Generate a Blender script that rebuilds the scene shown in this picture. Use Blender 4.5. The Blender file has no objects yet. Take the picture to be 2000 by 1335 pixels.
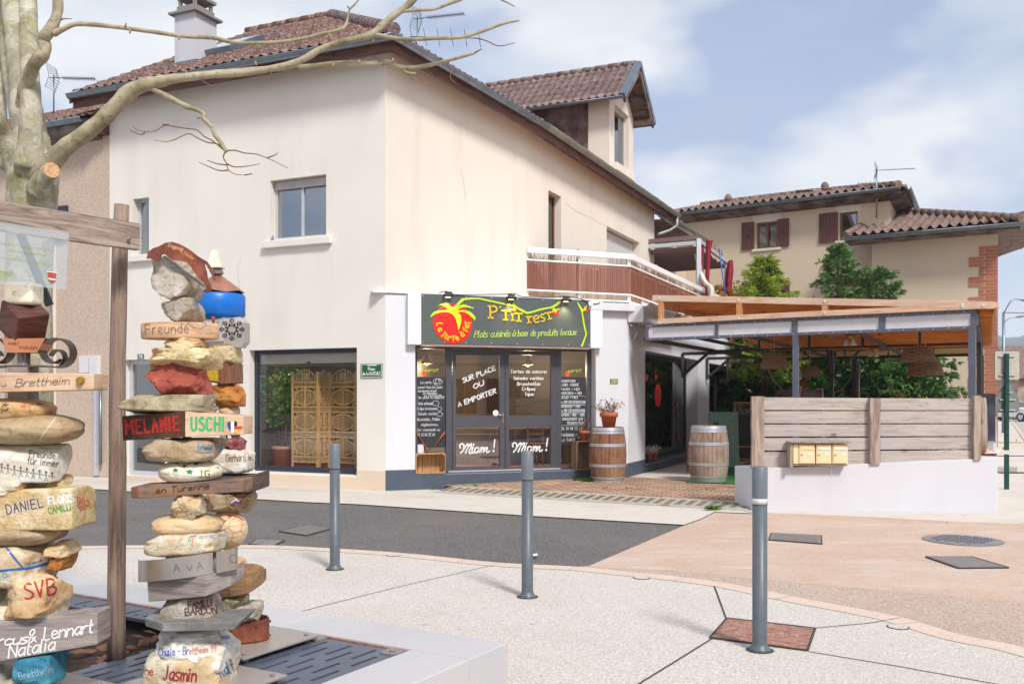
import bpy,bmesh,math,random
from math import sin,cos,pi,radians,sqrt,floor
from mathutils import Vector,Matrix,noise
from mathutils.bvhtree import BVHTree
from mathutils.geometry import tessellate_polygon
R = random.Random(7)
SC = bpy.context.scene
COL = SC.collection
# ------------------------------------------------------------------ camera,sky,sun,exposure
F,CX,HY,EYE = 1850.0,1000.0,779.0,1.57
cam_d = bpy.data.cameras.new('camera')
cam = bpy.data.objects.new('camera',cam_d)
COL.objects.link(cam)
cam.location = (0,0,EYE)
cam.rotation_euler = (radians(90),0,0)
cam_d.sensor_width = 36
cam_d.lens = F/2000*36
cam_d.shift_y = (HY - 667.5)/2000
cam_d.clip_start = 0.05
cam_d.clip_end = 9000
SC.camera = cam
SUN = Vector((0.34,-0.68,0.78)).normalized()
sun_el = math.asin(SUN.z)
sun_az = math.atan2(SUN.x,SUN.y)
w = bpy.data.worlds.new('World')
SC.world = w
w.use_nodes = True
nt = w.node_tree
nt.nodes.clear()
out = nt.nodes.new('ShaderNodeOutputWorld')
sky = nt.nodes.new('ShaderNodeTexSky')
sky.sky_type = 'NISHITA'
sky.sun_disc = False
sky.sun_elevation = sun_el
sky.sun_rotation = sun_az
bg1 = nt.nodes.new('ShaderNodeBackground')
bg1.inputs[1].default_value = 0.075
nt.links.new(sky.outputs[0],bg1.inputs[0])
bg2 = nt.nodes.new('ShaderNodeBackground')
bg2.inputs[1].default_value = 0.49
tc = nt.nodes.new('ShaderNodeTexCoord')
mp = nt.nodes.new('ShaderNodeMapping')
mp.inputs['Scale'].default_value = (1.0,1.0,2.6)
mp.inputs['Rotation'].default_value = (0.1,0.35,0.5)
nt.links.new(tc.outputs['Generated'],mp.inputs[0])
n1 = nt.nodes.new('ShaderNodeTexNoise')
n1.inputs['Scale'].default_value = 2.6
n1.inputs['Detail'].default_value = 5
n1.inputs['Roughness'].default_value = 0.5
n1.inputs['Distortion'].default_value = 0.35
nt.links.new(mp.outputs[0],n1.inputs['Vector'])
cr = nt.nodes.new('ShaderNodeValToRGB')
cr.color_ramp.interpolation = 'EASE'
cr.color_ramp.elements[0].position = 0.40
cr.color_ramp.elements[0].color = (0.55,0.55,0.55,1)
cr.color_ramp.elements[1].position = 0.62
cr.color_ramp.elements[1].color = (1,1,1,1)
nt.links.new(n1.outputs['Fac'],cr.inputs[0])
n2 = nt.nodes.new('ShaderNodeTexNoise')
n2.inputs['Scale'].default_value = 3.4
n2.inputs['Detail'].default_value = 4
mp2 = nt.nodes.new('ShaderNodeMapping')
mp2.inputs['Location'].default_value = (3.1,1.7,0.4)
mp2.inputs['Scale'].default_value = (1,1,2.2)
nt.links.new(tc.outputs['Generated'],mp2.inputs[0])
nt.links.new(mp2.outputs[0],n2.inputs['Vector'])
cr2 = nt.nodes.new('ShaderNodeValToRGB')
cr2.color_ramp.elements[0].position = 0.40
cr2.color_ramp.elements[0].color = (0.40,0.49,0.72,1)
cr2.color_ramp.elements[1].position = 0.53
cr2.color_ramp.elements[1].color = (0.97,0.98,0.98,1)
nt.links.new(n2.outputs['Fac'],cr2.inputs[0])
nt.links.new(cr2.outputs[0],bg2.inputs[0])
mx = nt.nodes.new('ShaderNodeMixShader')
nt.links.new(cr.outputs[0],mx.inputs[0])
nt.links.new(bg1.outputs[0],mx.inputs[1])
nt.links.new(bg2.outputs[0],mx.inputs[2])
nt.links.new(mx.outputs[0],out.inputs[0])
sd = bpy.data.lights.new('sun','SUN')
sd.energy = 2.1
sd.angle = radians(11)
sd.color = (1.0,0.955,0.90)
so = bpy.data.objects.new('sun',sd)
COL.objects.link(so)
so.rotation_euler = SUN.to_track_quat('Z','Y').to_euler()
vs = SC.view_settings
vs.view_transform = 'Standard'
vs.look = 'None'
vs.gamma = 1
vs.exposure = 1.0
try:
 SC.cycles.max_bounces = 8
 SC.cycles.transparent_max_bounces = 16
 SC.cycles.use_denoising = True
 SC.cycles.volume_bounces = 1
 SC.cycles.caustics_reflective = False
 SC.cycles.caustics_refractive = False
except Exception:
 pass
# ------------------------------------------------------------------ helpers
def lin(c):
 return tuple(((v/255)/12.92 if v/255 <= 0.04045 else ((v/255 + 0.055)/1.055) ** 2.4) for v in c) + (1,)
def G(px,py,z=0.0):
 """the point of the ground (height z) seen at a photo pixel"""
 d = (EYE - z)*F/(py - HY)
 return Vector(((px - CX)/F*d,d,z))
def P(px,py,d):
 return Vector(((px - CX)/F*d,d,EYE + (HY - py)/F*d))
class Fr:
 """a vertical wall plane: origin, direction along it, outward normal"""
 def __init__(s,ox,oy,ux,uy):
  l = sqrt(ux*ux + uy*uy)
  s.o = Vector((ox,oy,0))
  s.u = Vector((ux/l,uy/l,0))
  n = Vector((s.u.y,-s.u.x,0))
  if n.dot(s.o) > 0:
   n = -n
  s.n = n
 def W(s,a,z,o=0.0):
  p = s.o + s.u*a + s.n*o
  return Vector((p.x,p.y,z))
 def S(s,px,o=0.0):
  k = (px - CX)/F
  q = s.o + s.n*o
  return (k*q.y - q.x)/(s.u.x - k*s.u.y)
 def Z(s,px,py,o=0.0):
  p = s.W(s.S(px,o),0,o)
  return EYE + (HY - py)/F*p.y
def wloc(o):
 v = Vector((0,0,0))
 while o is not None:
  v += o.location
  o = o.parent
 return v
class MB:
 def __init__(s):
  s.v = []
  s.f = []
  s.sm = []
 def add(s,vs,fs,smooth=False):
  b = len(s.v)
  s.v += [Vector(x) for x in vs]
  s.f += [tuple(b + i for i in f) for f in fs]
  s.sm += [smooth]*len(fs)
  return s
 def hexa(s,p):
  """eight corners: bottom 0-3, top 4-7"""
  c = sum((Vector(x) for x in p),Vector())/8
  fs = [(0,3,2,1),(4,5,6,7),(0,1,5,4),(1,2,6,5),(2,3,7,6),(3,0,4,7)]
  out = []
  for f in fs:
   a,b_,c_ = Vector(p[f[0]]),Vector(p[f[1]]),Vector(p[f[2]])
   n = (b_ - a).cross(c_ - b_)
   m = (a + c_)/2
   out.append(f if n.dot(m - c) >= 0 else f[::-1])
  return s.add(p,out)
 def box(s,x0,x1,y0,y1,z0,z1,rz=0,piv=None):
  p = [(x0,y0,z0),(x1,y0,z0),(x1,y1,z0),(x0,y1,z0),(x0,y0,z1),(x1,y0,z1),(x1,y1,z1),(x0,y1,z1)]
  if rz:
   c = Vector(piv) if piv else Vector(((x0 + x1)/2,(y0 + y1)/2,0))
   m = Matrix.Rotation(rz,3,'Z')
   p = [m @ (Vector(q) - c) + c for q in p]
  return s.hexa(p)
 def fbox(s,fr,a0,a1,z0,z1,o0,o1):
  return s.hexa([fr.W(a0,z0,o0),fr.W(a1,z0,o0),fr.W(a1,z0,o1),fr.W(a0,z0,o1),
      fr.W(a0,z1,o0),fr.W(a1,z1,o0),fr.W(a1,z1,o1),fr.W(a0,z1,o1)])
 def bar(s,a,b,w,h,up=(0,0,1)):
  """box bar from a to b, width w (sideways), height h"""
  a,b = Vector(a),Vector(b)
  d = (b - a).normalized()
  up = Vector(up)
  if abs(d.dot(up)) > 0.98:
   up = Vector((0,1,0))
  x = d.cross(up).normalized()*w/2
  y = x.cross(d).normalized()*h/2
  return s.hexa([a - x - y,a + x - y,b + x - y,b - x - y,a - x + y,a + x + y,b + x + y,b - x + y])
 def tube(s,pts,r,n=8,cap=True,flat=1.0):
  pts = [Vector(p) for p in pts]
  if not isinstance(r,(list,tuple)):
   r = [r]*len(pts)
  b = len(s.v)
  prev = None
  for i,p in enumerate(pts):
   d = (pts[min(i + 1,len(pts) - 1)] - pts[max(i - 1,0)])
   if d.length < 1e-9:
    d = Vector((0,0,1))
   d.normalize()
   if prev is None:
    prev = Vector((0,0,1)) if abs(d.z) < 0.9 else Vector((1,0,0))
   x = d.cross(prev)
   if x.length < 1e-6:
    x = d.orthogonal()
   x.normalize()
   y = x.cross(d).normalized()
   prev = y
   for k in range(n):
    t = 2*pi*k/n
    s.v.append(p + x*cos(t)*r[i] + y*sin(t)*r[i]*flat)
  for i in range(len(pts) - 1):
   for k in range(n):
    a = b + i*n + k
    c = b + i*n + (k + 1) % n
    s.f.append((a,a + n,c + n,c))
    s.sm.append(True)
  if cap:
   s.f.append(tuple(b + k for k in range(n)))
   s.f.append(tuple(b + (len(pts) - 1)*n + k for k in reversed(range(n))))
   s.sm += [False,False]
  return s
 def lathe(s,prof,c=(0,0,0),n=24,cap=True,smooth=True,sx=1.0,sy=1.0):
  b = len(s.v)
  c = Vector(c)
  for (r,z) in prof:
   for k in range(n):
    t = 2*pi*k/n
    s.v.append(c + Vector((r*cos(t)*sx,r*sin(t)*sy,z)))
  for i in range(len(prof) - 1):
   for k in range(n):
    a = b + i*n + k
    d = b + i*n + (k + 1) % n
    s.f.append((a,d,d + n,a + n))
    s.sm.append(smooth)
  if cap:
   s.f.append(tuple(b + k for k in reversed(range(n))))
   s.f.append(tuple(b + (len(prof) - 1)*n + k for k in range(n)))
   s.sm += [False,False]
  return s
 def poly(s,pts,smooth=False):
  """a flat sheet from an outline (may be concave)"""
  pts = [Vector(p) for p in pts]
  tris = tessellate_polygon([pts])
  n = Vector()
  for t in tris:
   n += (pts[t[1]] - pts[t[0]]).cross(pts[t[2]] - pts[t[0]])
  return s.add(pts,[tuple(t) for t in tris],smooth)
 def slab(s,pts,vec):
  """an outline given thickness along vec"""
  pts = [Vector(p) for p in pts]
  vec = Vector(vec)
  tris = tessellate_polygon([pts])
  n = len(pts)
  b = len(s.v)
  s.v += pts + [p + vec for p in pts]
  for t in tris:
   s.f.append((b + t[0],b + t[1],b + t[2]))
   s.f.append((b + n + t[2],b + n + t[1],b + n + t[0]))
   s.sm += [False,False]
  for i in range(n):
   j = (i + 1) % n
   s.f.append((b + i,b + j,b + n + j,b + n + i))
   s.sm.append(False)
  return s
 def build(s,name,mat,parent=None,bevel=0,label=None,cat=None,group=None,kind=None,fix=False,origin=None,seg=2):
  me = bpy.data.meshes.new(name)
  if parent is not None:
   L = wloc(parent)
  elif origin is not None:
   L = Vector(origin)
  else:
   mn = Vector([min(v[i] for v in s.v) for i in range(3)])
   mxv = Vector([max(v[i] for v in s.v) for i in range(3)])
   L = Vector(((mn.x + mxv.x)/2,(mn.y + mxv.y)/2,mn.z))
  me.from_pydata([v - L for v in s.v],[],s.f)
  me.polygons.foreach_set('use_smooth',s.sm)
  if fix:
   bm = bmesh.new()
   bm.from_mesh(me)
   bmesh.ops.recalc_face_normals(bm,faces=bm.faces)
   bm.to_mesh(me)
   bm.free()
  me.update()
  o = bpy.data.objects.new(name,me)
  COL.objects.link(o)
  me.materials.append(mat)
  if parent is not None:
   o.parent = parent
  else:
   o.location = L
  if bevel:
   m = o.modifiers.new('bevel','BEVEL')
   m.width = bevel
   m.segments = seg
   m.limit_method = 'ANGLE'
   m.angle_limit = radians(40)
  tag(o,label,cat,group,kind)
  return o
 def bvh(s):
  return BVHTree.FromPolygons(s.v,s.f)
def tag(o,label=None,cat=None,group=None,kind=None):
 if label: o['label'] = label
 if cat: o['category'] = cat
 if group: o['group'] = group
 if kind: o['kind'] = kind
 return o
def thing(name,label,cat,loc=(0,0,0),group=None):
 o = bpy.data.objects.new(name,None)
 COL.objects.link(o)
 o.location = loc
 o.empty_display_size = 0.2
 return tag(o,label,cat,group)
def copy_tree(o,parent=None):
 c = o.copy()
 COL.objects.link(c)
 c.parent = parent
 for ch in [x for x in KIDS(o)]:
  copy_tree(ch,c)
 return c
def KIDS(o):
 return [x for x in bpy.data.objects if x.parent == o]
# ------------------------------------------------------------------ materials
def nmat(name):
 m = bpy.data.materials.new(name)
 m.use_nodes = True
 t = m.node_tree
 b = t.nodes['Principled BSDF']
 return m,t,b
def coords(t,scale=(1,1,1),rot=(0,0,0)):
 tc = t.nodes.new('ShaderNodeTexCoord')
 mp = t.nodes.new('ShaderNodeMapping')
 mp.inputs['Scale'].default_value = scale
 mp.inputs['Rotation'].default_value = rot
 t.links.new(tc.outputs['Object'],mp.inputs[0])
 return mp.outputs[0]
def noi(t,vec,scale,detail=4,rough=0.55,dist=0.0):
 n = t.nodes.new('ShaderNodeTexNoise')
 n.inputs['Scale'].default_value = scale
 n.inputs['Detail'].default_value = detail
 n.inputs['Roughness'].default_value = rough
 n.inputs['Distortion'].default_value = dist
 t.links.new(vec,n.inputs['Vector'])
 return n.outputs['Fac']
def ramp(t,fac,stops,interp='LINEAR'):
 r = t.nodes.new('ShaderNodeValToRGB')
 r.color_ramp.interpolation = interp
 e = r.color_ramp.elements
 e[0].position,e[0].color = stops[0][0],stops[0][1]
 e[1].position,e[1].color = stops[-1][0],stops[-1][1]
 for p,c in stops[1:-1]:
  x = e.new(p)
  x.color = c
 t.links.new(fac,r.inputs[0])
 return r.outputs[0]
def mix(t,a,b,fac,mode='MIX'):
 m = t.nodes.new('ShaderNodeMix')
 m.data_type = 'RGBA'
 m.blend_type = mode
 for sock,v in ((m.inputs[0],fac),(m.inputs[6],a),(m.inputs[7],b)):
  if isinstance(v,(int,float)):
   sock.default_value = v
  elif isinstance(v,tuple):
   sock.default_value = v
  else:
   t.links.new(v,sock)
 return m.outputs[2]
def mth(t,op,a,b=0.0):
 m = t.nodes.new('ShaderNodeMath')
 m.operation = op
 for sock,v in ((m.inputs[0],a),(m.inputs[1],b)):
  if isinstance(v,(int,float)):
   sock.default_value = v
  else:
   t.links.new(v,sock)
 return m.outputs[0]
def bump(t,b,h,strength=0.3,dist=0.01):
 n = t.nodes.new('ShaderNodeBump')
 n.inputs['Strength'].default_value = strength
 n.inputs['Distance'].default_value = dist
 t.links.new(h,n.inputs['Height'])
 t.links.new(n.outputs[0],b.inputs['Normal'])
def plain(name,rgb,rough=0.6,metal=0.0,var=0.12,scale=6,bs=0.0,bscale=60,spec=None,dirt=0.0):
 """paint-like: a base colour with slight uneven tone and optional bump"""
 m,t,b = nmat(name)
 v = coords(t)
 c = lin(rgb)
 d = tuple(x*(1 - var) for x in c[:3]) + (1,)
 l = tuple(min(1,x*(1 + var)) for x in c[:3]) + (1,)
 col = ramp(t,noi(t,v,scale,5),[(0.3,d),(0.7,l)])
 if dirt:
  k = ramp(t,noi(t,v,scale*0.37,6,0.7),[(0.5,(0,0,0,1)),(0.75,(1,1,1,1))])
  col = mix(t,col,(0.12,0.10,0.08,1),mth(t,'MULTIPLY',k,dirt))
 t.links.new(col,b.inputs['Base Color'])
 b.inputs['Roughness'].default_value = rough
 b.inputs['Metallic'].default_value = metal
 if bs:
  bump(t,b,noi(t,v,bscale,3),bs,0.01)
 return m
def stucco(name,rgb,stain=0.25,fine=180,bs=0.25,rough=0.9,streak=True,dark=(0.42,0.36,0.30,1)):
 m,t,b = nmat(name)
 v = coords(t)
 c = lin(rgb)
 d = tuple(x*0.93 for x in c[:3]) + (1,)
 col = ramp(t,noi(t,v,0.7,5,0.6),[(0.3,d),(0.7,c)])
 if streak:
  vs_ = coords(t,(0.9,0.9,0.16))
  k = ramp(t,noi(t,vs_,1.6,7,0.6),[(0.52,(0,0,0,1)),(0.80,(1,1,1,1))])
  col = mix(t,col,dark,mth(t,'MULTIPLY',k,stain))
 g = noi(t,v,fine,2)
 col = mix(t,col,(0.5,0.45,0.4,1),mth(t,'MULTIPLY',ramp(t,g,[(0.62,(0,0,0,1)),(0.75,(1,1,1,1))]),0.12))
 t.links.new(col,b.inputs['Base Color'])
 b.inputs['Roughness'].default_value = rough
 bump(t,b,g,bs,0.006)
 return m
def speckle(name,rgb,a=(90,80,70),bcol=(250,245,235),cell=160,rough=0.85,amt=0.5,bs=0.4,patch=0.15,patchcol=(120,110,100),pscale=0.5,spots=0.0,streak=0.0):
 """exposed aggregate, asphalt: voronoi grains of mixed tone"""
 m,t,b = nmat(name)
 v = coords(t)
 vo = t.nodes.new('ShaderNodeTexVoronoi')
 vo.inputs['Scale'].default_value = cell
 t.links.new(v,vo.inputs['Vector'])
 sep = t.nodes.new('ShaderNodeSeparateColor')
 t.links.new(vo.outputs['Color'],sep.inputs[0])
 grain = ramp(t,sep.outputs[0],[(0.0,lin(a)),(0.45,lin(rgb)),(0.62,lin(rgb)),(1.0,lin(bcol))])
 col = mix(t,lin(rgb),grain,amt)
 k = ramp(t,noi(t,v,pscale,6,0.65,0.3),[(0.45,(0,0,0,1)),(0.72,(1,1,1,1))])
 col = mix(t,col,lin(patchcol),mth(t,'MULTIPLY',k,patch))
 k2 = ramp(t,noi(t,v,pscale*7,5,0.7),[(0.5,(0,0,0,1)),(0.8,(1,1,1,1))])
 col = mix(t,col,lin(patchcol),mth(t,'MULTIPLY',k2,patch*0.6))
 if spots:
  v3 = t.nodes.new('ShaderNodeTexVoronoi')
  v3.inputs['Scale'].default_value = 2.3
  t.links.new(mix(t,v,noi(t,v,30,2),0.02),v3.inputs['Vector'])
  sp = ramp(t,v3.outputs['Distance'],[(0.035,(1,1,1,1)),(0.06,(0,0,0,1))])
  col = mix(t,col,(0.10,0.09,0.08,1),mth(t,'MULTIPLY',sp,spots))
  k3 = ramp(t,noi(t,v,1.9,8,0.75,0.8),[(0.56,(0,0,0,1)),(0.70,(1,1,1,1))])
  col = mix(t,col,(0.16,0.14,0.12,1),mth(t,'MULTIPLY',k3,spots*0.45))
 if streak:
  k4 = ramp(t,noi(t,coords(t,(0.35,1.6,1),(0,0,radians(-8))),1.9,8,0.75),[(0.52,(0,0,0,1)),(0.62,(1,1,1,1))])
  col = mix(t,col,(0.62,0.55,0.50,1),mth(t,'MULTIPLY',k4,streak))
 t.links.new(col,b.inputs['Base Color'])
 b.inputs['Roughness'].default_value = rough
 bump(t,b,vo.outputs['Distance'],bs,0.004)
 return m
def woodm(name,c1,c2,axis='x',scale=1.0,rough=0.75,grain=26,knots=True,bs=0.35,third=None):
 """grain runs along axis"""
 m,t,b = nmat(name)
 sc = {'x': (0.08,0.08,1),'y': (1,0.08,1),'z': (1,1,0.08)}[axis]
 v = coords(t,tuple(x*scale for x in sc))
 g = noi(t,v,grain,6,0.65,0.6)
 col = ramp(t,g,[(0.36,lin(c2)),(0.60,lin(c1))])
 ck = ramp(t,noi(t,v,grain*2.6,3,0.5,0.3),[(0.30,(1,1,1,1)),(0.38,(0,0,0,1))])
 col = mix(t,col,tuple(x*0.25 for x in lin(c2)[:3]) + (1,),mth(t,'MULTIPLY',ck,0.6))
 v2 = coords(t,(scale,)*3)
 if third:
  k = ramp(t,noi(t,v2,1.7,5,0.6),[(0.40,(0,0,0,1)),(0.65,(1,1,1,1))])
  col = mix(t,col,lin(third),mth(t,'MULTIPLY',k,0.7))
 if knots:
  vo = t.nodes.new('ShaderNodeTexVoronoi')
  vo.inputs['Scale'].default_value = 3.2
  t.links.new(coords(t,tuple((0.6 if x < 1 else 1)*scale for x in sc)),vo.inputs['Vector'])
  k = ramp(t,vo.outputs['Distance'],[(0.05,(1,1,1,1)),(0.12,(0,0,0,1))])
  col = mix(t,col,tuple(x*0.3 for x in lin(c2)[:3]) + (1,),mth(t,'MULTIPLY',k,0.65))
 t.links.new(col,b.inputs['Base Color'])
 b.inputs['Roughness'].default_value = rough
 bump(t,b,g,bs,0.004)
 return m
def rockm(name,c1,c2,c3=None,scale=9,bs=0.6,rough=0.85,moss=0.0,bd=0.012,stain=None):
 m,t,b = nmat(name)
 v = coords(t)
 n = noi(t,v,scale,8,0.65,0.2)
 st = [(0.32,lin(c2)),(0.6,lin(c1))]
 if c3:
  st = [(0.30,lin(c2)),(0.48,lin(c1)),(0.66,lin(c3))]
 col = ramp(t,n,st)
 pit = ramp(t,noi(t,v,scale*5,4,0.7),[(0.34,(1,1,1,1)),(0.46,(0,0,0,1))])
 col = mix(t,col,tuple(x*0.35 for x in lin(c2)[:3]) + (1,),mth(t,'MULTIPLY',pit,0.5))
 if stain:
  k = ramp(t,noi(t,v,scale*0.55,5,0.65,0.5),[(0.46,(0,0,0,1)),(0.60,(1,1,1,1))])
  col = mix(t,col,lin(stain),mth(t,'MULTIPLY',k,0.75))
 if moss:
  k = ramp(t,noi(t,v,scale*1.3,5,0.7),[(0.55,(0,0,0,1)),(0.65,(1,1,1,1))])
  col = mix(t,col,(0.16,0.17,0.03,1),mth(t,'MULTIPLY',k,moss))
 t.links.new(col,b.inputs['Base Color'])
 b.inputs['Roughness'].default_value = rough
 bump(t,b,mth(t,'ADD',noi(t,v,scale*2.2,8,0.7),mth(t,'MULTIPLY',noi(t,v,scale*12,3),0.3)),bs,bd)
 return m
def glassm(name,tint=(0.8,0.85,0.83),refl=0.16,rough=0.0):
 m,t,b = nmat(name)
 t.nodes.remove(b)
 o = t.nodes['Material Output']
 tr = t.nodes.new('ShaderNodeBsdfTransparent')
 tr.inputs[0].default_value = tint + (1,)
 gl = t.nodes.new('ShaderNodeBsdfGlossy')
 gl.inputs['Roughness'].default_value = rough
 gl.inputs[0].default_value = (0.95,0.97,1,1)
 lw = t.nodes.new('ShaderNodeLayerWeight')
 lw.inputs[0].default_value = 0.25
 f = mth(t,'MAXIMUM',mth(t,'MULTIPLY',lw.outputs['Fresnel'],1.0),refl)
 mxs = t.nodes.new('ShaderNodeMixShader')
 t.links.new(f,mxs.inputs[0])
 t.links.new(tr.outputs[0],mxs.inputs[1])
 t.links.new(gl.outputs[0],mxs.inputs[2])
 t.links.new(mxs.outputs[0],o.inputs[0])
 return m
def brickm(name,c1,c2,mortar,bw,bh,rot=(0,0,0),msize=0.012,rough=0.85,bs=0.5,offset=0.5,moss=0.0,squash=1.0,stain=0.3,mapaxis=None):
 m,t,b = nmat(name)
 v = coords(t,(1,1,1),rot)
 if mapaxis == 'xz':   # vertical faces: use x+y along,z up
  sx = t.nodes.new('ShaderNodeSeparateXYZ')
  t.links.new(v,sx.inputs[0])
  cb = t.nodes.new('ShaderNodeCombineXYZ')
  t.links.new(mth(t,'ADD',sx.outputs[0],sx.outputs[1]),cb.inputs[0])
  t.links.new(sx.outputs[2],cb.inputs[1])
  v = cb.outputs[0]
 br = t.nodes.new('ShaderNodeTexBrick')
 br.inputs['Scale'].default_value = 1
 br.inputs['Brick Width'].default_value = bw
 br.inputs['Row Height'].default_value = bh
 br.inputs['Mortar Size'].default_value = msize
 br.inputs['Mortar Smooth'].default_value = 0.2
 br.inputs['Bias'].default_value = 0
 br.inputs['Color1'].default_value = lin(c1)
 br.inputs['Color2'].default_value = lin(c2)
 br.inputs['Mortar'].default_value = lin(mortar)
 br.offset = offset
 t.links.new(v,br.inputs['Vector'])
 v0 = coords(t)
 col = br.outputs['Color']
 k = ramp(t,noi(t,v0,1.1,6,0.7),[(0.45,(0,0,0,1)),(0.75,(1,1,1,1))])
 col = mix(t,col,(0.10,0.075,0.05,1),mth(t,'MULTIPLY',k,stain))
 g = noi(t,v0,40,3)
 col = mix(t,col,(0.02,0.02,0.02,1),mth(t,'MULTIPLY',ramp(t,g,[(0.55,(0,0,0,1)),(0.8,(1,1,1,1))]),0.3))
 if moss:
  km = mth(t,'MULTIPLY',br.outputs['Fac'],ramp(t,noi(t,v0,1.6,5,0.6),[(0.50,(0,0,0,1)),(0.62,(1,1,1,1))]))
  col = mix(t,col,(0.09,0.12,0.02,1),mth(t,'MULTIPLY',km,moss))
 t.links.new(col,b.inputs['Base Color'])
 b.inputs['Roughness'].default_value = rough
 bump(t,b,mth(t,'SUBTRACT',mth(t,'MULTIPLY',g,0.3),br.outputs['Fac']),bs,0.006)
 return m
def leafm(name,c1,c2,scale=3.0,trans=0.3):
 m,t,b = nmat(name)
 v = coords(t)
 col = ramp(t,noi(t,v,scale,5,0.7),[(0.35,lin(c1)),(0.65,lin(c2))])
 t.links.new(col,b.inputs['Base Color'])
 b.inputs['Roughness'].default_value = 0.55
 o = t.nodes['Material Output']
 tl = t.nodes.new('ShaderNodeBsdfTranslucent')
 t.links.new(col,tl.inputs[0])
 ms = t.nodes.new('ShaderNodeMixShader')
 ms.inputs[0].default_value = trans
 t.links.new(b.outputs[0],ms.inputs[1])
 t.links.new(tl.outputs[0],ms.inputs[2])
 t.links.new(ms.outputs[0],o.inputs[0])
 return m
def lampm(name,rgb,strength):
 m,t,b = nmat(name)
 b.inputs['Emission Color'].default_value = lin(rgb)
 b.inputs['Emission Strength'].default_value = strength
 b.inputs['Base Color'].default_value = lin(rgb)
 return m
M = {}
M['cream'] = stucco('cream_render',(233,227,218),0.22)
M['cream_right'] = stucco('cream_render_side',(227,219,207),0.26)
M['grey_paint'] = stucco('pale_grey_paint',(218,219,224),0.05,streak=True)
M['plinth_beige'] = stucco('beige_plinth',(222,203,180),0.15)
M['plinth_blue'] = plain('slate_blue_paint',(72,82,98),0.6,dirt=0.25,bs=0.2)
M['rough_beige'] = speckle('roughcast_beige',(196,176,160),(150,128,112),(226,208,192),cell=70,amt=0.55,bs=0.7,patch=0.12,patchcol=(150,125,105),pscale=0.6)
M['beige_house'] = stucco('beige_roughcast',(214,196,172),0.16,fine=60,bs=0.5,dark=(0.5,0.36,0.22,1))
M['beige_light'] = stucco('pale_band',(226,216,202),0.1)
M['zinc'] = plain('zinc',(128,140,152),0.38,0.75,0.15,5,dirt=0.2)
M['zinc_warm'] = plain('zinc_aged',(150,152,142),0.5,0.5,0.15,5,dirt=0.3)
M['fascia'] = woodm('brown_fascia',(112,74,60),(70,42,34),'x',1,0.7)
M['old_wood_dark'] = woodm('weathered_brown_board',(92,66,58),(52,34,32),'z',1,0.8,third=(150,140,138))
M['soffit'] = woodm('soffit_boards',(150,128,104),(96,76,62),'x',1,0.8)
def tilem(name,c1,c2,c3,lich=0.5):
 m,t,b = nmat(name)
 v = coords(t)
 vo = t.nodes.new('ShaderNodeTexVoronoi')
 vo.inputs['Scale'].default_value = 4.0
 t.links.new(v,vo.inputs['Vector'])
 sep = t.nodes.new('ShaderNodeSeparateColor')
 t.links.new(vo.outputs['Color'],sep.inputs[0])
 col = ramp(t,sep.outputs[0],[(0.2,lin(c1)),(0.8,lin(c2))])
 k = ramp(t,noi(t,v,14,6,0.75),[(0.48,(0,0,0,1)),(0.62,(1,1,1,1))])
 col = mix(t,col,lin(c3),mth(t,'MULTIPLY',k,lich))
 t.links.new(col,b.inputs['Base Color'])
 b.inputs['Roughness'].default_value = 0.8
 bump(t,b,noi(t,v,50,4),0.4,0.01)
 return m
M['tile_red'] = tilem('red_clay_tile',(118,76,64),(90,58,51),(184,172,162),0.7)
M['tile_grey'] = tilem('weathered_grey_red_tile',(128,104,98),(108,78,76),(160,158,156),0.7)
M['tile_brown'] = tilem('brown_canal_tile',(132,104,92),(106,82,74),(160,148,138),0.55)
M['asphalt'] = speckle('dark_asphalt',(88,84,84),(50,47,48),(160,156,152),cell=120,amt=0.75,bs=0.5,patch=0.5,patchcol=(122,116,112),pscale=0.55,spots=0.25)
M['orange_asphalt'] = speckle('ochre_asphalt',(192,165,146),(154,122,102),(216,192,176),cell=110,amt=0.55,bs=0.3,patch=0.5,patchcol=(208,190,178),pscale=0.9,spots=0.2,streak=0.5)
M['brown_asphalt'] = speckle('grey_brown_asphalt',(184,162,146),(138,118,104),(220,204,190),cell=85,amt=0.6,bs=0.5,patch=0.25,patchcol=(140,120,106))
M['aggregate'] = speckle('exposed_aggregate',(199,192,184),(148,132,118),(240,234,228),cell=130,amt=0.6,bs=0.5,patch=0.25,patchcol=(176,166,158),pscale=0.6,spots=0.4)
M['sidewalk'] = speckle('pale_concrete',(206,198,188),(176,166,154),(226,220,212),cell=130,amt=0.4,bs=0.2,patch=0.35,patchcol=(172,160,148),pscale=0.8,spots=0.5)
M['concrete'] = speckle('grey_concrete',(178,172,164),(140,132,124),(205,200,194),cell=130,amt=0.4,bs=0.2,patch=0.35,patchcol=(140,132,122),pscale=0.8)
M['kerb'] = speckle('pinkish_stone',(206,184,168),(180,150,130),(232,216,204),cell=60,amt=0.3,bs=0.15,patch=0.35,patchcol=(220,206,196),pscale=2)
M['border_stone'] = stucco('white_limestone',(192,190,192),0.6,fine=150,bs=0.35,rough=0.75,dark=(0.38,0.38,0.40,1))
M['joint'] = plain('joint_dark',(70,62,56),0.9)
M['cast_iron'] = plain('cast_iron',(142,136,134),0.6,0.15,0.2,20,dirt=0.2,bs=0.3)
M['rust_plate'] = rockm('rusty_plate',(164,112,94),(112,66,54),(182,146,130),scale=14,bs=0.3,rough=0.75)
M['grate'] = plain('dark_grate_steel',(98,106,124),0.42,0.35,0.12,4,dirt=0.2)
M['soil'] = rockm('soil',(84,62,50),(44,32,26),scale=12,bs=1.0)
M['dead_leaf'] = plain('dead_leaf',(134,92,70),0.8,var=0.4,scale=9)
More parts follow.
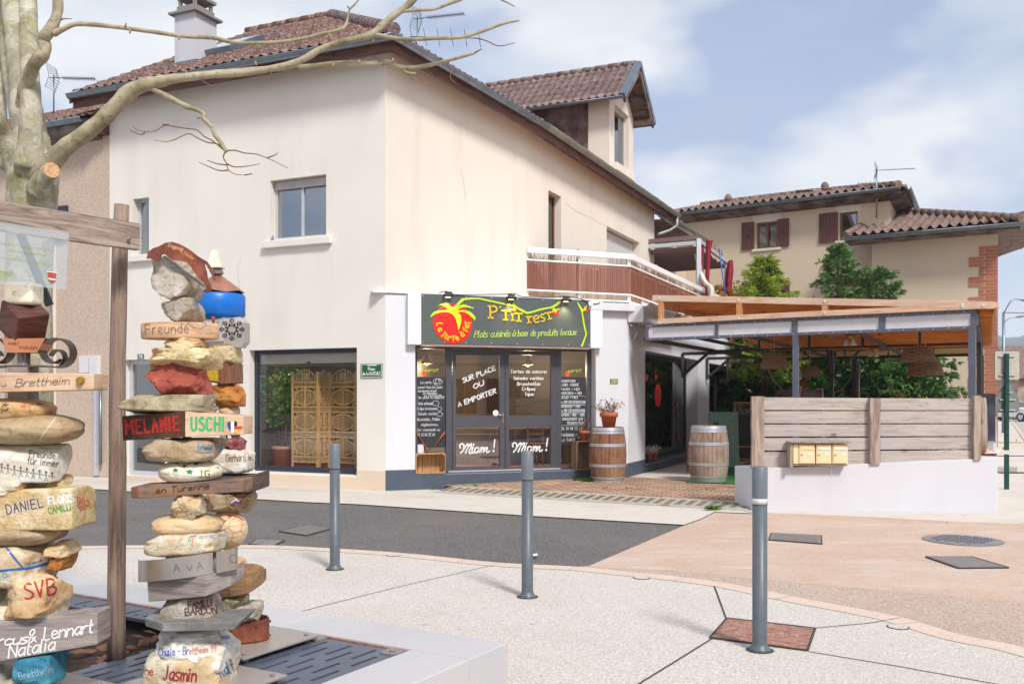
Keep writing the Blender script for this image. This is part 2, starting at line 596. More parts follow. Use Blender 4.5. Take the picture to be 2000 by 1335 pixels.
M['bollard'] = plain('grey_bollard_paint',(88,96,104),0.42,0.0,0.16,14,dirt=0.45)
M['bollard_head'] = plain('grey_bollard_head',(104,114,120),0.4,0.0,0.10,9,dirt=0.12)
M['white_band'] = plain('reflective_band',(206,204,198),0.5,dirt=0.5)
M['white'] = plain('white_paint',(228,228,230),0.5,var=0.04,dirt=0.08)
M['white_panel'] = plain('white_panel',(216,214,218),0.55,var=0.05,dirt=0.1)
M['anthracite'] = plain('anthracite_aluminium',(80,80,88),0.4,0.1,0.08,5,dirt=0.08)
M['dark_blue_frame'] = plain('dark_blue_frame',(44,50,66),0.4,0.1,0.1)
M['pergola_steel'] = plain('grey_blue_steel',(96,100,114),0.45,0.15,0.1,4,dirt=0.15)
M['pergola_dark'] = plain('dark_steel',(58,52,52),0.5,0.1,0.15)
M['alu'] = plain('light_aluminium',(196,200,208),0.4,0.3,0.06)
M['alu_bronze'] = plain('champagne_aluminium',(176,168,162),0.4,0.4,0.06)
M['glass'] = glassm('window_glass',(0.78,0.8,0.76),0.24)
M['glass_shop'] = glassm('shop_glass',(0.85,0.88,0.85),0.10)
M['glass_strong'] = glassm('reflective_glass',(0.5,0.52,0.5),0.40)
m_s,t_s,b_s = nmat('smoked_panel')
b_s.inputs['Base Color'].default_value = lin((160,120,108))
b_s.inputs['Roughness'].default_value = 0.18
tr_s = t_s.nodes.new('ShaderNodeBsdfTransparent')
tr_s.inputs[0].default_value = (0.80,0.62,0.56,1)
ms_s = t_s.nodes.new('ShaderNodeMixShader')
ms_s.inputs[0].default_value = 0.26
t_s.links.new(tr_s.outputs[0],ms_s.inputs[1]); t_s.links.new(b_s.outputs[0],ms_s.inputs[2]); t_s.links.new(ms_s.outputs[0],t_s.nodes['Material Output'].inputs[0])
M['smoked'] = m_s
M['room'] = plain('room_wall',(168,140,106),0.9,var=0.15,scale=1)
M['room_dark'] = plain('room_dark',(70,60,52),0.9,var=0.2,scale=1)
M['room_floor'] = plain('room_tile_floor',(176,92,62),0.5,var=0.15)
M['black'] = plain('black_plastic',(30,30,32),0.5)
M['shutter'] = plain('roller_shutter',(206,202,200),0.5,var=0.04)
M['sign_grey'] = plain('sign_grey',(84,92,90),0.45,var=0.05)
M['red'] = plain('tomato_red',(226,18,16),0.45,var=0.03)
M['lime'] = plain('lime_green',(196,226,30),0.45,var=0.04)
M['lime_soft'] = plain('soft_lime',(188,216,90),0.45,var=0.04)
M['yellow'] = plain('yellow_letter',(240,196,20),0.45,var=0.04)
M['white_ink'] = plain('white_ink',(238,238,238),0.6,var=0.03)
M['chalk'] = plain('chalk',(214,218,222),0.9,var=0.1,scale=40)
M['slate'] = plain('black_slate',(44,44,48),0.6,var=0.2,scale=8)
M['plate_green'] = plain('enamel_green',(16,96,50),0.35,var=0.05)
M['terracotta'] = plain('terracotta',(190,104,70),0.8,var=0.15,dirt=0.12)
M['barrel'] = woodm('barrel_wood',(140,96,68),(92,58,40),'z',1,0.75,grain=18,knots=False,third=(168,134,108))
M['barrel_pale'] = woodm('barrel_wood_pale',(160,134,116),(112,88,74),'z',1,0.8,grain=18,knots=False,third=(184,166,152))
M['hoop'] = plain('galvanised_hoop',(178,182,188),0.45,0.5,0.12,10,dirt=0.3)
M['crate'] = woodm('crate_wood',(204,164,116),(150,108,70),'z',1,0.8,knots=False)
M['crate_grey'] = woodm('crate_wood_grey',(166,138,112),(112,86,66),'z',1,0.8,knots=False)
M['fork_wood'] = woodm('polished_wood',(176,92,52),(130,60,34),'z',1,0.5,knots=False)
M['carved'] = woodm('carved_mango_wood',(222,180,122),(182,136,84),'z',1,0.7,knots=False)
M['carved_dark'] = woodm('carved_mango_wood_dark',(120,84,50),(80,52,32),'z',1,0.8,knots=False)
M['fence'] = woodm('silvered_plank',(192,180,172),(160,147,139),'x',1,0.85,grain=22,third=(176,170,170))
M['fence_post'] = woodm('silvered_post',(176,158,145),(130,110,98),'z',1,0.85,grain=20)
M['beam_old'] = woodm('old_beam',(176,158,144),(112,94,84),'x',1.5,0.85,grain=24)
M['post_old'] = woodm('old_post',(164,142,126),(104,84,74),'z',1.5,0.85,grain=30,third=(134,110,96))
M['pine'] = woodm('pine_timber',(226,188,158),(200,152,120),'x',1,0.6,third=(214,192,176))
M['pine_post'] = woodm('pine_timber_post',(218,158,104),(186,118,72),'z',1,0.6)
M['pine_orange'] = woodm('varnished_pine',(250,172,86),(226,134,54),'x',1,0.5)
M['brick_red'] = brickm('red_brick',(184,118,92),(164,98,76),(190,160,136),0.30,0.11,(0,0,0),0.007,stain=0.15,mapaxis='xz')
M['paver'] = brickm('interlocking_pavers',(198,160,136),(166,132,112),(104,84,66),0.22,0.14,(0,0,radians(24)),0.014,moss=0.7,stain=0.5)
M['astroturf'] = rockm('artificial_grass',(40,118,44),(22,78,26),(60,140,60),scale=60,bs=1.0)
M['shutter_brown'] = woodm('brown_shutter',(112,64,60),(86,46,44),'z',1,0.6,knots=False)
M['frame_brown'] = woodm('brown_window_frame',(140,92,64),(100,62,42),'z',1,0.6,knots=False)
M['curtain'] = plain('net_curtain',(226,228,226),0.9)
M['cream_box'] = plain('cream_letterbox',(232,210,166),0.45,var=0.04,dirt=0.06)
M['sign_back'] = plain('sign_back',(186,182,168),0.5,0.2)
M['sign_back_dark'] = plain('sign_back_dark',(126,132,128),0.5,0.3)
M['green_post'] = plain('dark_green_post',(18,66,60),0.4,0.1)
M['fabric_purple'] = plain('taupe_awning',(116,92,96),0.8)
M['fabric_red'] = plain('crimson_curtain',(140,24,44),0.8,var=0.2,scale=9)
M['fabric_white'] = plain('white_curtain',(222,216,208),0.85,var=0.08)
M['reed'] = woodm('reed_screen',(222,194,166),(156,122,98),'z',2,0.9,grain=40,knots=False)
M['rattan'] = brickm('woven_rattan',(196,164,132),(164,134,106),(104,80,60),0.06,0.02,(0,0,0),0.006,bs=1.0,stain=0.1,mapaxis='xz')
M['brass'] = plain('brass',(190,150,70),0.3,0.9)
M['rope'] = plain('rope',(196,176,130),0.9)
M['teal_board'] = plain('mottled_teal',(120,158,142),0.7,var=0.22,scale=14)
M['wood_plain'] = woodm('plain_wood',(170,126,84),(128,88,56),'x',1,0.7)
M['leaf_dark'] = leafm('thuja_leaf',(28,66,28),(74,128,46),2.5,0.2)
M['leaf_bright'] = leafm('young_cypress_leaf',(96,128,36),(176,196,60),2.5,0.3)
M['leaf_mid'] = leafm('cypress_leaf',(52,96,44),(104,146,70),2.5,0.25)
M['leaf_ficus'] = leafm('ficus_leaf',(44,96,26),(96,150,54),4,0.3)
M['leaf_photinia'] = leafm('photinia_leaf',(90,130,40),(196,92,52),6,0.3)
M['weed'] = leafm('weed_leaf',(60,110,20),(110,160,40),6,0.3)
M['dry_plant'] = plain('dry_plant',(134,96,74),0.9,var=0.3)
M['bark_brown'] = rockm('brown_bark',(96,72,56),(56,40,32),scale=12)
M['mountain'] = rockm('wooded_hillside',(52,66,48),(34,48,36),(66,74,54),scale=0.02,bs=0.0)
M['stone_house'] = rockm('old_stone_wall',(160,138,122),(112,92,82),(186,168,150),scale=2.2,bs=0.5)
M['rubber'] = plain('rubber',(26,26,26),0.8)
M['car_white'] = plain('white_car_paint',(225,226,230),0.2,var=0.01)
M['car_black'] = plain('black_car_paint',(14,14,18),0.12,var=0.01)
M['car_glass'] = plain('car_glass',(40,46,54),0.08,var=0.01)
M['chrome'] = plain('chrome',(190,190,195),0.2,0.9,0.02)
M['wire'] = plain('cable',(60,60,62),0.6)
M['lamp_glow'] = lampm('lamp_glow',(255,226,150),3.0)
def frosted(name,rgb,tr):
 m,t,b = nmat(name)
 b.inputs['Base Color'].default_value = lin(rgb)
 b.inputs['Roughness'].default_value = 0.5
 tl = t.nodes.new('ShaderNodeBsdfTranslucent')
 tl.inputs[0].default_value = lin(rgb)
 ms = t.nodes.new('ShaderNodeMixShader')
 ms.inputs[0].default_value = tr
 t.links.new(b.outputs[0],ms.inputs[1])
 t.links.new(tl.outputs[0],ms.inputs[2])
 t.links.new(ms.outputs[0],t.nodes['Material Output'].inputs[0])
 return m
M['fascia_back'] = frosted('backlit_panel',(236,214,178),0.75)
# ------------------------------------------------------------------ single-stroke lettering
GL = {}
def _g(txt):
 for ln in txt.strip().split('\n'):
  ch,wd,st = ln.split('|')
  GL[ch] = (int(wd),[[(int(q[0],36),int(q[1],36) - 4) for q in pl.split()] for pl in st.split(';') if pl.strip()])
_g('''A|6|04 3e 64;18 58
B|6|04 0e;0e 3e 5d 5b 39 09;39 68 66 44 04
C|6|6d 3e 0c 06 34 65
D|6|04 0e;0e 3e 6b 67 34 04
E|6|6e 0e;0e 04;04 64;09 59
F|6|6e 0e;0e 04;09 59
G|6|6d 3e 0c 06 34 65 69;69 49
H|6|0e 04;6e 64;09 69
I|1|0e 04
J|5|4e 46 24 05
K|6|0e 04;6e 09;09 64
L|5|0e 04;04 54
M|8|04 0e;0e 48;48 8e;8e 84
N|6|04 0e;0e 64;64 6e
O|6|3e 0b 07 34 67 6b 3e
P|6|04 0e;0e 4e 6c 4a 09
Q|6|3e 0b 07 34 67 6b 3e;46 73
R|6|04 0e;0e 4e 6c 4a 09;29 64
S|5|5d 3e 0c 2a 58 66 34 05
T|6|0e 6e;3e 34
U|6|0e 06 34 66 6e
V|6|0e 34;34 6e
W|8|0e 24;24 4b;4b 64;64 8e
X|6|0e 64;6e 04
Y|6|0e 39;6e 39;39 34
Z|6|0e 6e;6e 04;04 64
a|5|5a 2a 07 24 57;5a 54
b|5|0e 04;08 3a 57 24 05
c|5|59 2a 07 24 55
d|5|59 2a 07 24 56;5e 54
e|5|07 58 3a 1a 07 24 55
f|4|4d 3e 2c 24;0a 4a
g|5|5a 2a 07 24 57;5a 51 20 01
h|5|0e 04;08 3a 58 54
i|1|0a 04;0d 0c
j|2|1a 11 00;1d 1c
k|5|0e 04;4a 07;07 44
l|2|0e 05 14
m|7|04 0a;08 2a 38 34;38 5a 78 74
n|5|04 0a;08 3a 58 54
o|5|2a 07 24 57 2a
p|5|0a 00;08 3a 57 24 05
q|5|5a 2a 07 24 57;5a 50
r|4|0a 04;07 2a 4a
s|4|4a 1a 08 46 24 04
t|3|1e 15 34;0a 3a
u|5|0a 05 24 56;5a 54
v|5|0a 24;24 5a
w|7|0a 14;14 39;39 54;54 7a
x|5|0a 54;5a 04
y|5|0a 35;5a 10
z|5|0a 5a;5a 04;04 54
é|5|07 58 3a 1a 07 24 55;2c 4e
è|5|07 58 3a 1a 07 24 55;3c 1e
ê|5|07 58 3a 1a 07 24 55;1c 2e 4c
à|5|5a 2a 07 24 57;5a 54;3c 1e
ü|5|0a 05 24 56;5a 54;1d 1c;4d 4c
É|6|6e 0e;0e 04;04 64;09 59;3f 5h
0|5|2e 0b 07 24 57 5b 2e
1|3|0b 2e;2e 24
2|5|0c 2e 5c 04;04 54
3|5|0d 3e 5c 29 56 24 05
4|5|4e 07;07 57;4a 44
5|5|5e 0e;0e 09 39 56 24 04
6|5|4e 18 06 24 56 39 07
7|5|0e 5e;5e 24
8|5|2e 0c 29 56 24 06 29 5c 2e
9|5|59 2a 0c 2e 5c 59 34
!|2|2e 17;05 04
&|6|64 0b 2e 4c 06 24 58
'|1|0e 1c
.|1|04 05
:|1|05 04;0a 09
,|1|05 02
-|4|09 49
>|5|09 59;2b 59;27 59
*|6|34 0a 1d 3b 5d 6a 34
_|3|''')
STRAIGHT = set('AEFHIKLMNTVWXYZvwxz14>-')
def smooth(pl,k=4):
 if len(pl) < 3:
  return pl
 o = []
 for i in range(len(pl) - 1):
  p0 = pl[max(i - 1,0)]
  p1,p2 = pl[i],pl[i + 1]
  p3 = pl[min(i + 2,len(pl) - 1)]
  for j in range(k):
   t = j/k
   o.append(tuple(0.5*(2*p1[a] + (p2[a] - p0[a])*t + (2*p0[a] - 5*p1[a] + 4*p2[a] - p3[a])*t*t
         + (3*p1[a] - p0[a] - 3*p2[a] + p3[a])*t ** 3) for a in range(len(p1))))
 o.append(tuple(pl[-1]))
 return o
def text_strokes(s,slant=0.0,gap=2.2,wob=0.0,rr=None):
 """polylines in cap-height units (cap = 10), and the total width"""
 x = 0
 res = []
 for ch in s:
  if ch == ' ':
   x += 5
   continue
  wd,st = GL.get(ch,GL['_'])
  dy = (rr.uniform(-wob,wob) if rr else 0)
  for pl in st:
   q = [(x + a + slant*b,b + dy) for a,b in pl]
   if ch not in STRAIGHT:
    q = smooth(q,3)
   res.append(q)
  x += wd + gap
 return res,max(x - gap,1)
def subdiv(pl,step):
 o = [pl[0]]
 for a,b in zip(pl,pl[1:]):
  d = math.hypot(b[0] - a[0],b[1] - a[1])
  n = max(1,int(d/step))
  for i in range(1,n + 1):
   o.append((a[0] + (b[0] - a[0])*i/n,a[1] + (b[1] - a[1])*i/n))
 return o
def ribbon(mb,pl,wd,fn,step=None):
 """a painted stroke laid on the surface fn(x, y)"""
 if step:
  pl = subdiv(pl,step)
 L,Rr = [],[]
 n = len(pl)
 if n < 2:
  return
 for i in range(n):
  a = pl[max(i - 1,0)]
  b = pl[min(i + 1,n - 1)]
  dx,dy = b[0] - a[0],b[1] - a[1]
  l = math.hypot(dx,dy) or 1
  nx,ny = -dy/l*wd/2,dx/l*wd/2
  ex = dx/l*wd*0.4*(-1 if i == 0 else (1 if i == n - 1 else 0))
  ey = dy/l*wd*0.4*(-1 if i == 0 else (1 if i == n - 1 else 0))
  L.append(fn(pl[i][0] + nx + ex,pl[i][1] + ny + ey))
  Rr.append(fn(pl[i][0] - nx + ex,pl[i][1] - ny + ey))
 for i in range(n - 1):
  q = [L[i],Rr[i],Rr[i + 1],L[i + 1]]
  if all(v is not None for v in q):
   mb.add(q,[(0,1,2,3)])
CAMP = Vector((0,0,EYE))
def hitfn(bvh,off=0.002,fallback=None):
 """photo pixel -> the point of a surface that lies there"""
 def f(px,py):
  d = Vector(((px - CX)/F,1,(HY - py)/F)).normalized()
  h,n,i,t = bvh.ray_cast(CAMP,d)
  if h is None:
   return None
  return h - d*off
 return f
def frfn(fr,o):
 """photo pixel -> the point of a wall plane at offset o"""
 def f(px,py):
  a = fr.S(px,o)
  return fr.W(a,fr.Z(px,py,o),o)
 return f
def write(name,s,x0,y0,x1,y1,h,fn,mat,parent,wd=None,slant=0.0,gap=2.2,wob=0.0,arc=0.0,label=None,mb=None,step=None):
 """lettering along the photo line (x0,y0)-(x1,y1), cap height h px"""
 st,W_ = text_strokes(s,slant,gap,wob,R)
 own = mb is None
 mb = mb or MB()
 L = math.hypot(x1 - x0,y1 - y0)
 ux,uy = (x1 - x0)/L,(y1 - y0)/L
 k = L/W_
 hy = h/10
 wd = wd or h*0.13
 for pl in st:
  q = []
  for a,b in pl:
   t = a/W_
   bb = b*hy + arc*4*t*(1 - t)
   q.append((x0 + ux*a*k + uy*bb,y0 + uy*a*k - ux*bb))
  ribbon(mb,q,wd,fn,step)
 if own and mb.f:
  return mb.build(name,mat,parent,label=label)
 return mb
def fill_px(mb,pts,fn,sm=0,thick=None):
 if sm:
  pts = smooth(list(pts) + [pts[0]],sm)[:-1]
 q = [fn(x,y) for x,y in pts]
 if any(v is None for v in q):
  q = [v for v in q if v is not None]
  if len(q) < 3:
   return
 mb.poly(q)
# ------------------------------------------------------------------ ground
def gpoly(name,pts,z,mat,label=None,kind='structure',**kw):
 mb = MB()
 mb.poly([Vector((p[0],p[1],z)) for p in pts])
 fs = []
 for f in mb.f:
  a,b,c = [mb.v[i] for i in f]
  fs.append(f if (b - a).cross(c - b).z > 0 else f[::-1])
 mb.f = fs
 return mb.build(name,mat,kind=kind,origin=(0,0,z),**kw)
def g2(px,py):
 v = G(px,py)
 return (v.x,v.y)
gpoly('ground',[(-400,-200),(400,-200),(900,3200),(-900,3200)],-0.035,M['concrete'])
kerb_px = [(-900,1110),(-300,1078),(153,1066),(491,1064),(640,1070),(792,1080),(972,1098),(1124,1106),(1224,1116),
   (1300,1123),(1422,1139),(1573,1169),(1748,1202),(1877,1239),(2000,1264),(2200,1325),(2500,1440),(3000,1700)]
kerb = smooth([g2(*p) for p in kerb_px],6)
top_asph = [(-1500,938),(142,951),(600,979),(700,983),(1028,1005),(1336,1023)]
pts = [g2(*p) for p in top_asph] + [g2(1150,1102),g2(1124,1108)] + [g2(972,1104),g2(640,1080),g2(153,1080),g2(-1500,1140)]
gpoly('road',pts,-0.02,M['asphalt'])
ort = [g2(1336,1023),g2(1368,1012),g2(1395,998),g2(1476,1001),g2(1700,1010),g2(1850,1018),g2(2000,1024),g2(2600,1052),
  g2(3600,1130),g2(3600,1250),g2(2600,1210),(3.28*1.0,7.4),g2(1601,1150),g2(1475,1136),g2(1300,1118),g2(1150,1103)]
gpoly('crossing',[g2(1336,1023),g2(1368,1012),g2(1395,998),g2(1476,1001),g2(1700,1010),g2(1850,1018),g2(2000,1024),
     (14,12.6),(30,12.0),(30,5),g2(2000,1171),g2(1601,1137),g2(1475,1126),g2(1300,1109),g2(1150,1101)],
  -0.016,M['orange_asphalt'])
gpoly('road_edge',[g2(1124,1104),g2(1150,1101.5),g2(1300,1110),g2(1475,1127),g2(1601,1138),g2(2000,1172),(30,5.0),(30,-6),
     g2(2500,1500),g2(2000,1290),g2(1748,1215),g2(1422,1145),g2(1224,1125),g2(1124,1110)],-0.012,M['brown_asphalt'])
sd_ = Vector((0.51,1,0))
def st(y,off=0.0):
 return (6.76 + 0.51*(y - 13.2) + off,y)
gpoly('street',[st(15.0,1.1),st(400,1.1),st(400,9),st(15,14),(30,12.1),(8.2,12.75)],-0.014,M['concrete'])
gpoly('pavement',[g2(-1500,915),g2(-200,915),g2(755,950),g2(860,955),g2(1455,990),g2(1476,1001),g2(1395,998),g2(1368,1012),g2(1336,1023)]
  + [g2(*p) for p in reversed(top_asph[:-1])],-0.006,M['sidewalk'])
gpoly('pavement',[g2(1476,1001),g2(1700,1010),g2(1850,1018),g2(2000,1024),(8.2,12.3),st(13.2,1.1),st(400,1.1),st(400,-1),(6.5,13.6),(3.2,13.6)],
  0.0,M['sidewalk'])
mb = MB()
kl = [g2(1476,1001),g2(1700,1010),g2(1850,1018),g2(2000,1024),(8.25,12.28)]
for a,b in zip(kl,kl[1:]):
 mb.bar((a[0],a[1],-0.003),(b[0],b[1],-0.003),0.10,0.03)
a = st(13.25,1.15); b = st(300,1.15)
mb.bar((8.25,12.28,-0.003),(a[0],a[1],-0.003),0.10,0.03)
mb.bar((a[0],a[1],0.0),(b[0],b[1],0.0),0.14,0.06)
mb.build('kerb',M['kerb'],kind='structure')
mb = MB()
for a,b in ((20,20.35),(26,26.35),(34,34.4)):
 p,q = st(a,0.1),st(a,1.05)
 mb.box(p[0],q[0],a,b,0.002,0.006)
mb.build('pavement_joint',M['joint'],kind='structure')
KW = 0.20
inner = []
for i,p in enumerate(kerb):
 a = kerb[max(i - 1,0)]
 b = kerb[min(i + 1,len(kerb) - 1)]
 dx,dy = b[0] - a[0],b[1] - a[1]
 l = math.hypot(dx,dy)
 inner.append((p[0] + dy/l*KW,p[1] - dx/l*KW))
gpoly('plaza',inner + [(12,-14),(-40,-14),(-40,3)],0.0,M['aggregate'])
mb = MB()
JM = MB()
acc = 0
seg_len = 1.05
cur = [(kerb[0],inner[0])]
k = 0
for i in range(1,len(kerb)):
 l = math.dist(kerb[i],kerb[i - 1])
 n = max(1,int(l/0.12))
 for j in range(1,n + 1):
  t = j/n
  a = (kerb[i - 1][0]*(1 - t) + kerb[i][0]*t,kerb[i - 1][1]*(1 - t) + kerb[i][1]*t)
  b = (inner[i - 1][0]*(1 - t) + inner[i][0]*t,inner[i - 1][1]*(1 - t) + inner[i][1]*t)
  acc += l/n
  cur.append((a,b))
  if acc > seg_len:
   cc = cur
   jv = [Vector((p[0],p[1],0.0045)) for p in (cur[-1][0],cur[-1][1])]
   jd = (Vector((cur[-1][0][0] - cur[-2][0][0],cur[-1][0][1] - cur[-2][0][1],0))).normalized()*0.005
   JM.add([jv[0] - jd,jv[0] + jd,jv[1] + jd,jv[1] - jd],[(0,1,2,3)])
   A = [Vector((p[0],p[1],0.003)) for p,_ in cc]
   B = [Vector((q[0],q[1],0.003)) for _,q in cc]
   m_ = len(A)
   mb.add(A + B,[(m_ + z_,m_ + z_ + 1,z_ + 1,z_) for z_ in range(m_ - 1)])
   cur = [cur[-1]]
   acc = 0
mb.build('kerb',M['kerb'],kind='structure')
JM.build('kerb_joint',M['concrete'],kind='structure')
mb = MB()
A = [Vector((p[0],p[1],-0.002)) for p in kerb]
B = [Vector((p[0],p[1],-0.002)) for p in inner]
m_ = len(A)
mb.add(A + B,[(m_ + z_,m_ + z_ + 1,z_ + 1,z_) for z_ in range(m_ - 1)])
mb.build('kerb_bed',M['joint'],kind='structure')
def joint(pts,wd=0.012,z=0.003):
 mb = MB()
 q = [G(*p) for p in pts]
 for a,b in zip(q,q[1:]):
  d = (b - a).normalized()
  n = Vector((-d.y,d.x,0))*wd/2
  zz = Vector((0,0,z))
  mb.add([a - n + zz,b - n + zz,b + n + zz,a + n + zz],[(0,1,2,3)])
 return mb
mj = MB()
for pts,wd in (([(590,1193),(760,1150),(972,1101)],0.008),([(1395,1144),(1418,1207)],0.014),([(1390,1247),(1300,1303),(1220,1352)],0.014),
    ([(1592,1226),(1700,1216),(1758,1206)],0.01),([(1580,1272),(1750,1300),(2000,1345)],0.01),([(-200,1140),(140,1138)],0.01)):
 j = joint(pts,wd)
 mj.add(j.v,j.f)
mk = MB()
for pts in ([(-400,922),(140,937),(500,952),(760,966),(860,972)],[(470,950),(455,962)]):
 j = joint(pts,0.012,0.001)
 mk.add(j.v,j.f)
mk.build('pavement_joint',M['concrete'],kind='structure')
mj.build('plaza_joint',M['joint'],kind='structure')
M['rib_iron'] = plain('worn_iron',(140,134,133),0.6,0.15,0.2,20)
def cover(name,pts,z,mat,label,cat,ribs=0,gap=0.012,along=0,rim=True,group=None):
 """a flat iron cover with its rim and a pattern of raised ribs"""
 q = [G(*p) for p in pts]
 c = sum(q,Vector())/len(q)
 t = thing(name,label,cat,(c.x,c.y,z),group)
 mb = MB()
 mb.slab([Vector((p.x,p.y,z)) for p in q],(0,0,0.004))
 mb.build('plate',mat,t,fix=True)
 if ribs:
  mr = MB()
  a,b,c2,d = q
  if along:
   a,b,c2,d = b,c2,d,a
  for i in range(ribs):
   t0,t1 = (i + 0.25)/ribs,(i + 0.75)/ribs
   p = [a.lerp(b,t0),a.lerp(b,t1),d.lerp(c2,t1),d.lerp(c2,t0)]
   cc = sum(p,Vector())/4
   p = [cc + (x - cc)*0.9 for x in p]
   mr.slab([Vector((x.x,x.y,z + 0.004)) for x in p],(0,0,0.005))
  mr.build('ribs',M['rib_iron'] if mat is M['cast_iron'] else mat,t,fix=True)
 if rim:
  mr = MB()
  for a,b in zip(q,q[1:] + q[:1]):
   mr.bar((a.x,a.y,z + 0.003),(b.x,b.y,z + 0.003),0.014,0.010)
  mr.build('rim',M['joint'],t)
 return t
cover('drain_cover',[(1502,1052),(1507,1039),(1604,1044),(1605,1060)],-0.010,M['cast_iron'],'ribbed rectangular iron drain grating in the ochre asphalt just right of the banded bollard','drain cover',12)
cover('manhole_cover',[(1808,1085),(1898,1085),(1970,1106),(1872,1107)],-0.010,M['cast_iron'],'square iron manhole cover seen as a diamond in the ochre asphalt, right foreground','manhole cover',16,along=1)
rp = cover('manhole_cover',[(1387,1246),(1420,1208),(1592,1228),(1577,1271)],0.004,M['rust_plate'],'rusty red-brown cover plate in the plaza behind the base of the banded bollard','manhole cover',0)
mb = MB()
q = [G(*p) for p in [(1387,1246),(1420,1208),(1592,1228),(1577,1271)]]
for i in range(7):
 for j in range(13):
  u,v = (j + 0.5)/13,(i + 0.5)/7
  a = q[0].lerp(q[3],u).lerp(q[1].lerp(q[2],u),v)
  d = (q[3] - q[0]).normalized() if (i + j) % 2 else (q[1] - q[0]).normalized()
  mb.bar(a - d*0.016 + Vector((0,0,0.009)),a + d*0.016 + Vector((0,0,0.009)),0.008,0.004)
mb.build('raised_tread',M['cast_iron'],rp)
c = G(1880,1052)
t = thing('manhole_cover','round iron manhole cover in the ochre asphalt near the white wall','manhole cover',(c.x,c.y,-0.012))
MB().lathe([(0.42,0),(0.42,0.006)],(c.x,c.y,-0.012),32).build('rim',M['cast_iron'],t)
MB().lathe([(0.37,0.006),(0.37,0.010)],(c.x,c.y,-0.012),32).build('plate',M['cast_iron'],t)
mb = MB()
for i in range(-4,5):
 for j in range(-4,5):
  if i*i + j*j < 18:
   mb.box(c.x + i*0.075 - 0.022,c.x + i*0.075 + 0.022,c.y + j*0.075 - 0.022,c.y + j*0.075 + 0.022,-0.002,0.003)
mb.build('raised_tread',M['grate'],t)
cover('manhole_cover',[(545,1035),(600,1022),(646,1030),(598,1043)],-0.014,M['cast_iron'],'square iron manhole cover in the dark asphalt, left of the first bollard','manhole cover',12)
cover('drain_cover',[(486,1060),(500,1051),(556,1052),(534,1064)],-0.014,M['cast_iron'],'dark rectangular drain cover at the asphalt edge beside the wooden football','drain cover',5)
for (x,y,lab) in ((768,1084,'small round inspection cap in the plaza between the first and second bollards'),
     (1253,1128,'small round inspection cap in the plaza between the second bollard and the banded bollard'),
     (1754,1224,'small round inspection cap in the plaza right of the banded bollard')):
 c = G(x,y)
 t = thing('inspection_cap',lab,'inspection cap',(c.x,c.y,0.0),'small round caps set in the plaza')
 MB().lathe([(0.075,0.0),(0.075,0.004)],(c.x,c.y,0.0),20).build('rim',M['joint'],t)
 MB().lathe([(0.066,0.004),(0.066,0.006)],(c.x,c.y,0.0),20).build('cap',M['aggregate'],t)
c = G(1042,1085)
mb = MB()
for i in range(3):
 for j in range(4):
  mb.add([c + Vector((x,y,z)) for x,y,z in ((i*.03 - .05,j*.025 - .05,.01 + .008*((i + j) % 2)),(i*.03 - .02,j*.025 - .05,.01 + .008*((i + 1 + j) % 2)),
              (i*.03 - .02,j*.025 - .025,.01 + .008*((i + j) % 2)),(i*.03 - .05,j*.025 - .025,.01 + .008*((i + j + 1) % 2)))],[(0,1,2,3)])
mb.build('paper_scrap',M['white'],label='crumpled white scrap of litter on the dark asphalt behind the second bollard',cat='litter')
CYM = MB()
def court_z(y_back):
 return 0.055 + max(0.0,min(0.035,(y_back - 0.6)*0.02))
drA,drB = G(846,961),G(1457,997)
dd = (drB - drA).normalized()
dn = Vector((-dd.y,dd.x,0))
rows,cols = 14,24
grid = []
for i in range(rows + 1):
 back = 0.6 + i/rows*14.0*(i/rows)
 row = []
 for j in range(cols + 1):
  p = drA + dd*((drB - drA).length*(j/cols)*(1.0 + 0.3*i/rows) - 0.2) + dn*back
  row.append(Vector((p.x,p.y,0.004 + court_z(back))))
 grid.append(row)
vs_ = [v for r_ in grid for v in r_]
CYM.add(vs_,[(i*(cols + 1) + j,i*(cols + 1) + j + 1,(i + 1)*(cols + 1) + j + 1,(i + 1)*(cols + 1) + j) for i in range(rows) for j in range(cols)],True)
CYM.build('courtyard_paving',M['paver'],kind='structure',origin=(0,0,0))
gpoly('patio',[(2.2,18.0),(5.2,15.6),(7.4,15.5),(14.8,30),(9,32),(7.8,29.6)],0.098,M['sidewalk'])
t = thing('channel_drain','row of small slotted concrete drain grates along the edge of the brick pavers','channel drain',(drA.x,drA.y,0))
mb,mg = MB(),MB()
L = (drB - drA).length
n = 32
for i in range(n):
 a = drA + dd*(L*(i + 0.03)/n)
 b = drA + dd*(L*(i + 0.97)/n)
 zf,zk = Vector((0,0,0.006)),Vector((0,0,0.062))
 q_ = [a + dn*0.02,b + dn*0.02,b + dn*0.62,a + dn*0.62]
 mb.hexa([p - Vector((0,0,0.03)) for p in q_] + [q_[0] + zf,q_[1] + zf,q_[2] + zk,q_[3] + zk])
 for j in range(5):
  c1 = a.lerp(b,0.26 + 0.52*j/4)
  mg.bar(c1 + dn*0.14 + Vector((0,0,0.018)),c1 + dn*0.50 + Vector((0,0,0.0525)),0.011,0.006)
mb.build('grate_blocks',M['concrete'],t,fix=True)
mg.build('slots',plain('mossy_slot',(124,110,84),0.9),t)
